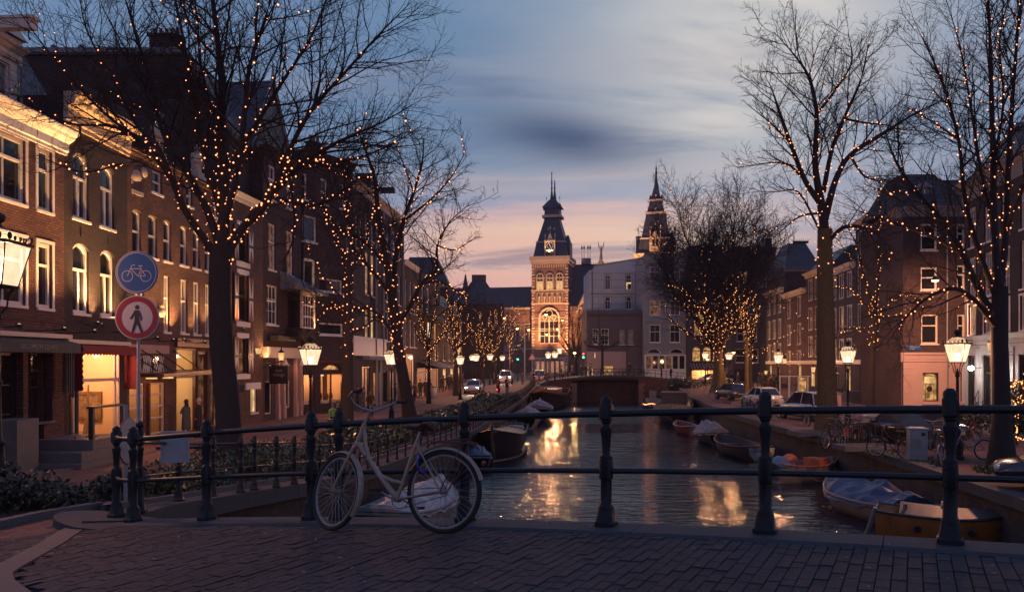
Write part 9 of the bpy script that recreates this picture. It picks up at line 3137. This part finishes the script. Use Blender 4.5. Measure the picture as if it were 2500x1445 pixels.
boat('grey white boat under a flapping tarpaulin behind the cream bicycle', (-3.4, 21.6, WATER), R(78), 5.2, 2.2, 0.75, 'tarp_grey', cover='tarp_white', ridge=0.5, kind='cov', blunt=0.85)
boat('small dinghy with a light blue motor cover beside the bicycle carrier', (-1.45, 36.8, WATER), R(95), 2.6, 1.2, 0.55, 'hull_dark', cover='tarp_blue', ridge=0.5, kind='cov')

def stem_post(t, secs):
 mb = MB()
 e = secs[-1]
 mb.box(e[0] - 0.1, e[0] + 0.06, -0.05, 0.05, -0.1, e[2] + 0.25)
 mb.obj('stem', 'black_wood', t)
 mb = MB()
 mb.tube([(1.0, 0, 0.8), (1.0, 0, 2.6)], 0.03, 6)
 mb.obj('pole', 'deck_wood', t)
 mb = MB()
 rings = [[(x, -w * 0.95, zt - 0.02), (x, 0, zt + 0.22), (x, w * 0.95, zt - 0.02)] for x, w, zt, f in secs[3:]]
 mb.loft(rings, caps=False, closed=False)
 mb.obj('foredeck', 'gilt', t)  # golden tone carries the orange lamplight falling on the foredeck
 for s_ in (-1, 1):
  mb = MB()
  mb.loft([[(x, s_ * (w * 0.9 + 0.04), 0.05), (x, s_ * (w * 0.95 + 0.05), 0.14), (x, s_ * w * 0.9, 0.14), (x, s_ * w * 0.85, 0.05)] for x, w, zt, f in secs])
  mb.obj('rubbing_strake', 'rope', t)

boat('heavy dark barge lying bow on with a rounded foredeck by the fence', (-0.15, 46.2, WATER), R(-97), 6.5, 2.35, 1.15, 'hull_dark', rail_m='hull_dark', extra=stem_post, kind='deck', blunt=0.9)
boat('small white dinghy behind the heavy dark barge', (0.2, 56.5, WATER), R(-97), 4.0, 1.5, 0.6, 'hull_white', cover='tarp_white', ridge=0.15, kind='cov', cov_range=(0.25, 1))
boat('grey launch under a sagging tarpaulin past the white dinghy', (1.0, 60.5, WATER), R(86), 6.0, 2.1, 0.9, 'hull_white', cover='tarp_grey', ridge=0.6, kind='cov')
boat('dark launch under a humped tarpaulin with a brass rim', (2.1, 68, WATER), R(86), 7.0, 2.4, 1.0, 'hull_dark', cover='tarp_grey', ridge=0.7, kind='cov', rail_m='gilt')

def mast(t, secs):
 mb = MB()
 mb.lathe([(0.09, 0.6), (0.05, 5.2)], 8, (9.5, 0, 0))
 mb.obj('mast', 'deck_wood', t)
 mb = MB()
 for s_ in (-1, 1):
  mb.loft([[(x, s_ * (w + 0.012), zt * 0.86), (x, s_ * (w + 0.03), zt * 1.02), (x, s_ * w * 0.98, zt * 1.02), (x, s_ * w * 0.95, zt * 0.86)] for x, w, zt, f in secs])
 mb.obj('strake', 'varnished_wood', t)
 mb = MB()
 mb.box(2, 8, -1.0, 1.0, 1.2, 2.0)
 mb.obj('deckhouse', 'tarp_grey', t)

boat('old barge with a lowered mast moored before the left foot of the far bridge', (5.2, 98, WATER), R(-99), 13, 3.8, 1.5, 'hull_dark', rail_m='varnished_wood', extra=mast, kind='deck', blunt=0.9, sheer=0.35)

# ================================================================ far bridge
fbz = thing('far_bridge', 'brick and stone bridge with a low wide arch closing the canal', 'bridge', (0, 101, 0))
def bz_(x):
 return -1.45 - 0.0085 * (x - 13) ** 2 if x > 4 else -2.45
xs = [3.5 + 0.8 * k for k in range(25)]
b = MB()
b.loft([[(x, 0.0, bz_(x) - 0.25), (x, 0.0, bz_(x)), (x, 7.5, bz_(x)), (x, 7.5, bz_(x) - 0.25)] for x in xs])
b.obj('road_deck', 'coping_stone', fbz)

def arch_z(x):
 c = (x - 12.0) / 3.4
 return -1.85 - 0.16 * c * c

for x0, x1 in ((2.2, 7.4), (15.6, 22.5)):
 b = MB()
 n = 10
 b.loft([[(x0 + (x1 - x0) * k / n, 0.06, WATER - 0.5), (x0 + (x1 - x0) * k / n, 0.06, bz_(x0 + (x1 - x0) * k / n) - 0.24), (x0 + (x1 - x0) * k / n, 7.4, bz_(x0 + (x1 - x0) * k / n) - 0.24), (x0 + (x1 - x0) * k / n, 7.4, WATER - 0.5)] for k in range(n + 1)])
 b.obj('abutment', 'brick_red', fbz)
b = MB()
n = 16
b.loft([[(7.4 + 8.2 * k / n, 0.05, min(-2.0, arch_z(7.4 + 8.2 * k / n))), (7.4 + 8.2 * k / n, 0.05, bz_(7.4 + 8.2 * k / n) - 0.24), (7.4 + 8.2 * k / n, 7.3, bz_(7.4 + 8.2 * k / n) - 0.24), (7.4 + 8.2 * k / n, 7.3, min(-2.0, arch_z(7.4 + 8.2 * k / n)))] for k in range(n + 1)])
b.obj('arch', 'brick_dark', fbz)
for x0 in (7.2, 15.6):
 for k in range(7):
  b = MB()
  wdt = 0.55 if k % 2 else 0.8
  b.box(x0 + (0 if x0 > 10 else 0.8 - wdt), x0 + (wdt if x0 > 10 else 0.8), -0.08, 0.3, WATER + 0.36 * k - 0.1, WATER + 0.36 * k + 0.24)
  b.obj('stone_block', 'band_stone', fbz)
b = MB()
b.box(2.2, 5.6, -1.2, 0.05, WATER - 0.5, -2.75)
b.obj('wing_wall', 'grey_plaster', fbz)
b = MB()
b.box(7.5, 15.5, 1.6, 2.0, WATER - 0.5, -2.02)
b.obj('arch_shade', 'brick_brown', fbz)  # added wall closing the arch, stands in for the dark underneath
br_ = thing('bridge_railing', 'thin iron railing with many posts along the far bridge', 'railing', (0, 101.15, 0))
for k in range(13):
 x = 4.2 + 1.35 * k
 link('post', pm3, br_, (x, 0, bz_(x)), (0, 0, 0))
for hz in (0.85, 0.45):
 b = MB()
 b.tube([(x, 0, bz_(x) + hz) for x in xs], 0.03, 6)
 b.obj('rail', 'iron_smooth', br_)

# ================================================================ signs, poles, street furniture
sp = thing('sign_post', 'grey post with a blue cycle path disc above a red ringed no walking disc', 'traffic sign', (-5.70, 12.5, gl(-5.7, 12.5)))
zg = gl(-5.7, 12.5)
b = MB()
b.lathe([(0.030, 0), (0.030, -0.25 - zg), (0.024, -0.2 - zg), (0.024, 1.70 - zg)], 10)
b.obj('pole', 'galvanised', sp, True)

def disc(mb, cz, r, y0, y1, n=40):
 mb.add([(r * math.cos(2 * PI * k / n), y0, cz + r * math.sin(2 * PI * k / n)) for k in range(n)] + [(r * math.cos(2 * PI * k / n), y1, cz + r * math.sin(2 * PI * k / n)) for k in range(n)],
  [tuple(range(n)), tuple(range(2 * n - 1, n - 1, -1))] + [(k, n + k, n + (k + 1) % n, (k + 1) % n) for k in range(n)])

def ring(mb, cz, r0, r1, y, n=40, cx_=0.0):
 mb.add([(cx_ + q * math.cos(2 * PI * k / n), y, cz + q * math.sin(2 * PI * k / n)) for k in range(n) for q in (r0, r1)], [(2 * k, 2 * k + 1, (2 * k + 3) % (2 * n), (2 * k + 2) % (2 * n)) for k in range(n)])

def line2(mb, pts, w, y):
 for (x0, z0), (x1, z1) in zip(pts, pts[1:]):
  d = Vector((x1 - x0, z1 - z0)).normalized() * w / 2
  mb.quad((x0 - d.y, y, z0 + d.x), (x0 + d.y, y, z0 - d.x), (x1 + d.y, y, z1 - d.x), (x1 - d.y, y, z1 + d.x))

c1 = (HY - 666) / 160 - zg
c2 = (HY - 775) / 160 - zg
b = MB()
disc(b, c1, 0.325, -0.05, -0.035)
s1 = b.obj('cycle_sign', 'sign_white', sp)
b = MB()
disc(b, c1, 0.312, -0.056, -0.051)
b.obj('blue_face', 'sign_blue', s1)
b = MB()
ring(b, c1, 0.290, 0.300, -0.0575)
k_ = 0.0031
Z = lambda q: c1 - q * k_
X = lambda q: q * k_
for cx_ in (-46, 44):
 b.add([(X(cx_) + q * math.cos(2 * PI * k / 28), -0.058, Z(18) + q * math.sin(2 * PI * k / 28)) for k in range(28) for q in (0.076, 0.087)], [(2 * k, 2 * k + 1, (2 * k + 3) % 56, (2 * k + 2) % 56) for k in range(28)])
line2(b, [(X(-46), Z(18)), (X(-24), Z(-34)), (X(-8), Z(-36))], 0.012, -0.0585)
line2(b, [(X(-30), Z(-20)), (X(6), Z(18)), (X(44), Z(18)), (X(22), Z(-16)), (X(6), Z(18))], 0.012, -0.059)
line2(b, [(X(-30), Z(-18)), (X(24), Z(-18))], 0.012, -0.0595)
line2(b, [(X(22), Z(-16)), (X(18), Z(-30))], 0.012, -0.060)
line2(b, [(X(8), Z(-32)), (X(30), Z(-32))], 0.014, -0.0605)
b.obj('pictogram', 'sign_white', s1)
b = MB()
disc(b, c2, 0.335, -0.05, -0.035)
s2 = b.obj('no_walking_sign', 'sign_white', sp)
b = MB()
ring(b, c2, 0.240, 0.318, -0.053)
b.obj('red_ring', 'sign_red', s2)
b = MB()
b.sphere((0, -0.052, c2 + 0.155), 0.034, 14, 8, (1, 0.1, 1))
b.add([(-0.035, -0.0535, c2 + 0.11), (0.03, -0.0535, c2 + 0.11), (0.055, -0.0535, c2 + 0.06), (0.075, -0.0535, c2 - 0.0), (0.07, -0.0535, c2 - 0.05), (0.05, -0.0535, c2 - 0.05), (0.05, -0.0535, c2 + 0.02), (0.035, -0.0535, c2 + 0.04), (0.03, -0.0535, c2 - 0.04), (0.09, -0.0535, c2 - 0.22), (0.06, -0.0535, c2 - 0.235), (0.0, -0.0535, c2 - 0.09),
 (-0.055, -0.0535, c2 - 0.235), (-0.085, -0.0535, c2 - 0.225), (-0.035, -0.0535, c2 - 0.04), (-0.03, -0.0535, c2 + 0.04), (-0.09, -0.0535, c2 - 0.035), (-0.105, -0.0535, c2 - 0.015), (-0.06, -0.0535, c2 + 0.06)], [tuple(range(19))[::-1]])
b.obj('walking_figure', 'sign_black', s2)
rs = thing('round_sign', 'round traffic sign with a red rim seen edge on behind the railing end', 'traffic sign', (-5.62, 12.0, gl(-5.6, 12)), R(92))
b = MB()
b.lathe([(0.03, 0), (0.03, 1.5)], 8, (0, 0.04, 0))
b.obj('pole', 'galvanised', rs)
b = MB()
disc(b, 0.98, 0.33, -0.01, 0.0)
pt_ = b.obj('plate', 'sign_back', rs)
b = MB()
ring(b, 0.98, 0.30, 0.34, 0.004)
b.tube([(0.335 * math.cos(2 * PI * k / 30), 0, 0.98 + 0.335 * math.sin(2 * PI * k / 30)) for k in range(30)], 0.012, 6, closed=True)
b.obj('rim', 'sign_red', pt_)
ss = thing('square_sign', 'small square sign plate seen from behind on the fence bar', 'traffic sign', (-4.95, 12.0, gl(-4.9, 12)), R(14))
b = MB()
b.box(-0.16, 0.19, -0.012, 0.0, 0.70, 1.10)
pl_ = b.obj('plate', 'sign_back', ss)
b = MB()
for x0, x1, z0, z1 in ((-0.18, 0.21, 1.10, 1.13), (-0.18, 0.21, 0.67, 0.70), (-0.18, -0.16, 0.70, 1.10), (0.19, 0.21, 0.70, 1.10)):
 b.box(x0, x1, -0.03, 0.004, z0, z1)
b.obj('rim', 'sign_white', pl_)
b = MB()
b.tube([(-0.25, 0.03, 0.88), (0.45, 0.03, 0.88)], 0.02, 8)
b.obj('bracket', 'iron', ss)
b = MB()
b.lathe([(0.02, 0), (0.02, 0.88)], 8, (0.4, 0.03, 0))
b.obj('pole', 'iron', ss)
so = thing('stone_stoop', 'dark stone steps with a raised landing before the gallery door', 'steps', (-15.4, 25.6, -3.4))
for k, (x1, y0, y1, z1) in enumerate(((2.15, -0.4, 3.0, 0.30), (1.95, 0.0, 3.0, 0.62), (1.9, 0.8, 3.0, 0.95))):
 b = MB()
 b.box(0, x1, y0, y1, 0 if k == 0 else [0, 0.302, 0.622][k], z1)
 b.obj('step', 'bluestone', so)
hr_ = MB()
hr_.box(1.70, 1.84, 0.9, 1.04, 0.95, 1.95)
hr_.box(1.65, 1.89, 0.85, 2.9, 1.95, 2.02)
hr_.obj('handrail', 'black_wood', so)
b = MB()
b.box(0.1, 0.9, -1.6, -0.5, 0, 1.75)
b.obj('stone_pier', 'bluestone', so)
lb = thing('litter_bin', 'round grey litter bin by the couple in long coats', 'litter bin', on_street(1058, 973))
b = MB()
b.lathe([(0.30, 0), (0.32, 0.05), (0.32, 1.0), (0.28, 1.06)], 14)
b.obj('body', 'galvanised', lb, True)
b = MB()
b.lathe([(0.33, 1.06), (0.30, 1.12), (0.05, 1.15)], 14)
b.obj('lid', 'iron', lb, True)
ub = thing('utility_box', 'weathered grey utility box with a sticker among the parked bicycles', 'utility box', (13.35, 27.0, gr(27)), R(-12))
b = MB()
b.box(-0.27, 0.27, -0.2, 0.2, 0.06, 1.05)
b.obj('cabinet', 'galvanised', ub)
b = MB()
b.box(-0.30, 0.30, -0.23, 0.23, 1.05, 1.10)
b.frus(0, 0, 1.10, 1.13, 0.28, 0.2, 0.2, 0.1)
b.obj('cap', 'sign_back', ub)
b = MB()
b.box(-0.26, -0.22, -0.206, -0.202, 0.35, 0.8)
b.box(-0.20, 0.06, -0.206, -0.202, 0.45, 0.75)
b.obj('sticker', 'hull_white', ub)
b = MB()
b.box(0.08, 0.2, -0.207, -0.202, 0.85, 0.95)
b.obj('number_plate', 'sign_black', ub)
b = MB()
b.box(-0.3, 0.3, -0.24, 0.24, -0.02, 0.06)
b.obj('plinth', 'bluestone', ub)
cb = thing('cargo_bicycle', 'cargo bicycle with a white box against the black saloon', 'cargo bicycle', P(2128, 1078), R(65))
b = MB()
b.loft([[(0.2 + a * c_, b2_ * s2, z) for c_, s2 in ((-1, -1), (1, -1), (1, 1), (-1, 1))] for a, b2_, z in ((.32, .26, .35), (.42, .34, .95))])
b.obj('box', 'tarp_white', cb)
b = MB()
b.loft([[(0.2 + a * c_, b2_ * s2, z) for c_, s2 in ((-1, -1), (1, -1), (1, 1), (-1, 1))] for a, b2_, z in ((.44, .36, .95), (.40, .32, 1.08), (.1, .1, 1.14))])
b.obj('cover', 'tarp_grey', cb)
w = wheel(cb, 0.25, 'rubber', 'bike_silver', 14, 'front_wheel', 1)
w.location = (0.85, 0, 0.27)
w = wheel(cb, 0.33, 'rubber', 'bike_silver', 14, 'rear_wheel', 1)
w.location = (-0.95, 0, 0.35)
b = MB()
b.tube([(-0.95, 0, .35), (-.4, 0, .3), (0.85, 0, .27)], 0.02, 6)
b.tube([(-.45, 0, .3), (-.6, 0, .9)], 0.018, 6)
b.tube([(-.25, 0, .35), (-.3, 0, 1.0), (-.35, -.25, 1.05), (-.45, -.27, 1.05)], 0.014, 6)
b.tube([(-.3, 0, 1.0), (-.35, .25, 1.05), (-.45, .27, 1.05)], 0.014, 6)
b.obj('frame', 'bike_black', cb, True)
b = MB()
b.sphere((-.62, 0, .93), .1, 8, 6, (1.2, .9, .35))
b.obj('saddle', 'leather', cb)
rk = thing('bicycle_rack', 'low steel bicycle rack of bent hoops on the quay', 'bicycle rack', P(2075, 1092), R(30))
for k in range(6):
 b = MB()
 b.tube([(k * 0.38, 0, 0), (k * 0.38, 0, 0.75), (k * 0.38, 0.12, 0.85), (k * 0.38, 0.6, 0.85), (k * 0.38, 0.72, 0.75), (k * 0.38, 0.72, 0)], 0.022, 6)
 b.obj('hoop', 'bike_black', rk)
for lab, px, py, w_, d_ in (('raised square stone tree bed beside the silver car', 1985, 1062, 1.9, 1.2), ('low stone platform under the cargo bicycle', 2110, 1098, 2.0, 1.0), ('square stone tree bed near the round backed car', 1800, 985, 1.6, 1.6)):
 o = thing('tree_bed', lab, 'tree bed', P(px, py), R(5), 'stone tree beds on the quay')
 b = MB()
 for x0, x1, y0, y1 in ((-w_ / 2, w_ / 2, -d_ / 2, -d_ / 2 + .16), (-w_ / 2, w_ / 2, d_ / 2 - .16, d_ / 2), (-w_ / 2, -w_ / 2 + .16, -d_ / 2 + .161, d_ / 2 - .161), (w_ / 2 - .16, w_ / 2, -d_ / 2 + .161, d_ / 2 - .161)):
  b.box(x0, x1, y0, y1, 0, 0.20)
 b.obj('edging', 'kerb_stone', o)
 b = MB()
 b.box(-w_ / 2 + .16, w_ / 2 - .16, -d_ / 2 + .16, d_ / 2 - .16, 0, 0.15)
 b.obj('soil', 'grass', o)
bo = thing('stone_bollard', 'pale square stone gate pier beside the steps behind the second lamp', 'pier', (17.9, 45.5, gr(45)))
b = MB()
b.box(-0.28, 0.28, -0.28, 0.28, 0, 1.5)
b.obj('shaft', 'pink_plaster', bo)
b = MB()
b.frus(0, 0, 1.5, 1.6, 0.34, 0.34)
b.frus(0, 0, 1.6, 1.68, 0.34, 0.1)
b.obj('cap', 'kerb_stone', bo)
te = thing('terrace_screen', 'white framed terrace screen with lit panels and pot plants', 'terrace screen', (24.8, 76, gr(76)), R(5))
b = MB()
for k in range(4):
 b.box(k * 0.9, k * 0.9 + 0.12, 0, 0.12, 0, 2.0)
b.box(-0.1, 3.0, 0, 0.14, 2.0, 2.1)
b.obj('frame', 'white_paint', te)
b = MB()
b.box(1.95, 2.6, 0.04, 0.08, 0.4, 1.9)
b.obj('lit_panel', 'lit_yellow', te)
hl_ = [(1333, 769, 140, 'bright orange hanging street light over the crossing, highest in the row'), (1361, 804, 150, 'orange hanging street light before the great window'), (1290, 806, 135, 'orange hanging street light at the left edge of the clock tower'),
 (1262, 803, 130, 'orange hanging street light above the pink banner'), (1232, 778, 120, 'orange hanging street light among the gold lit branches'), (1403, 863, 112, 'low orange globe lamp before the pale ground floor'),
 (1335, 817, 170, 'small orange street light above the crown lamp pair'), (1373, 783, 200, 'tiny distant street light behind the bare tree'), (1791, 862, 105, 'orange globe lamp between two crown lamps at the far corner'), (1727, 878, 120, 'orange globe lamp in front of the cafe awning')]
for px, py, y, lab in hl_:
 x, yy, z = at(px, py, y)
 o = thing('street_light', lab, 'street light', (x, y, z), 0, 'orange hanging street lights')
 b = MB()
 b.lathe([(0.04, 0.42), (0.2, 0.30), (0.34, 0.14), (0.30, 0.12)], 10, caps=False)
 b.obj('shade', 'iron', o)
 b = MB()
 b.sphere((0, 0, 0.08), 0.24 if y > 125 else 0.19, 10, 6, (1, 1, 0.75))
 b.obj('bulb', 'street_orange', o)
 b = MB()
 if py < 830:
  b.tube([(-9, 0, 1.2), (0, 0, 0.42), (9, 0, 1.2)], 0.03, 4)
  b.lathe([(0.06, -2.76 - z), (0.05, 1.25)], 6, (-9 if px < 1300 else 9, 0, 0))
 else:
  b.lathe([(0.07, -2.76 - z), (0.05, 0.0)], 6)
 b.obj('wire' if py < 830 else 'pole', 'iron', o)
 plight((0, 0, -0.15), 900, (1, 0.5, 0.18), 0.15, parent=o)
x, y, z = at(2283, 686, 50)
o = thing('street_light', 'near orange street light glowing before the corner house windows', 'street light', (x, y, z), 0, 'orange hanging street lights')
b = MB()
b.lathe([(0.03, 0.3), (0.12, 0.22), (0.30, 0.06), (0.28, 0.04)], 14, caps=False)
b.obj('shade', 'iron', o)
b = MB()
b.sphere((0, 0, 0.03), 0.2, 12, 8, (1, 1, 0.5))
b.obj('bulb', 'street_orange', o)
b = MB()
b.tube([(2.2, 7.4, 0.9), (0, 0, 0.3), (2.0, -3, 0.8)], 0.012, 4)
b.obj('wire', 'iron', o)
spot((0, 0, -0.2), (3.2, 7.4, -6), 7000, (1, 0.45, 0.24), 125, 0.15, o)
for px, py, y, m_, lab in ((1264, 877, 125, 'green_signal', 'green traffic signal beyond the glaring headlights'), (1424, 872, 118, 'green_signal', 'traffic signal with a red and a green lamp by the orange globe')):
 x, yy, z = at(px, py, y)
 o = thing('traffic_signal', lab, 'traffic signal', (x, y, -2.76), 0, 'traffic signals at the crossing')
 b = MB()
 b.lathe([(0.06, 0), (0.06, z + 2.76 - 0.6)], 6)
 b.box(-0.16, 0.16, -0.1, 0.1, z + 2.76 - 0.6, z + 2.76 + 0.7)
 b.obj('housing', 'iron', o)
 b = MB()
 b.sphere((0, -0.12, z + 2.76), 0.14, 8, 6)
 b.obj('green_lamp', m_, o)
 if px > 1300:
  b = MB()
  b.sphere((0, -0.12, z + 2.76 + 0.5), 0.14, 8, 6)
  b.obj('red_lamp', 'tail_glow', o)
wsg = thing('warning_sign', 'triangular warning sign before the clock tower foot', 'traffic sign', (at(1299, 870, 112)[0], 112, -2.76))
b = MB()
b.lathe([(0.04, 0), (0.04, 3.2)], 6)
b.obj('pole', 'galvanised', wsg)
b = MB()
zz = at(1299, 870, 112)[2] + 2.76
b.add([(-0.6, -0.06, zz - 0.5), (0.6, -0.06, zz - 0.5), (0, -0.06, zz + 0.55), (-0.6, -0.03, zz - 0.5), (0.6, -0.03, zz - 0.5), (0, -0.03, zz + 0.55)], [(0, 1, 2), (5, 4, 3), (0, 3, 4, 1), (1, 4, 5, 2), (2, 5, 3, 0)])
b.obj('plate', 'sign_red', wsg)
b = MB()
b.add([(-0.38, -0.065, zz - 0.38), (0.38, -0.065, zz - 0.38), (0, -0.065, zz + 0.3)], [(0, 1, 2)])
b.obj('white_face', 'sign_white', wsg)
ls = thing('light_box_sign', 'small glowing white box sign above the walkers beyond the far bridge', 'sign', (at(1366, 857, 120)[0], 120, -2.76))
b = MB()
zz = at(1366, 857, 120)[2] + 2.76
b.box(-0.28, 0.28, -0.06, 0.06, zz - 0.38, zz + 0.38)
b.obj('panel', 'sign_lit', ls)
b = MB()
b.lathe([(0.05, 0), (0.05, zz - 0.38)], 6)
b.obj('pole', 'iron', ls)
pm_ = thing('tall_mast', 'tall pale mast beside the glaring headlights', 'mast', (at(1281, 890, 140)[0], 140, -2.76))
b = MB()
b.lathe([(0.14, 0), (0.08, 9.5)], 8)
b.obj('pole', 'galvanised', pm_)
rl_ = np.random.default_rng(3)
mb = MB()
for _ in range(90):
 u_, v_ = rl_.uniform(-9, 0.8), rl_.uniform(4.2, 6.9)
 p = bridge_pt(u_, v_, 0.012)
 a, s_ = rl_.uniform(0, 6.28), rl_.uniform(0.008, 0.022)
 c_, d_ = math.cos(a) * s_, math.sin(a) * s_
 mb.add([(p.x - c_, p.y - d_, p.z), (p.x + d_ * .5, p.y - c_ * .5, p.z + .004), (p.x + c_, p.y + d_, p.z + .006), (p.x - d_ * .5, p.y + c_ * .5, p.z + .003)], [(0, 1, 2, 3)])
tag(mb.obj('fallen_leaves', 'hull_white'), kind='stuff')
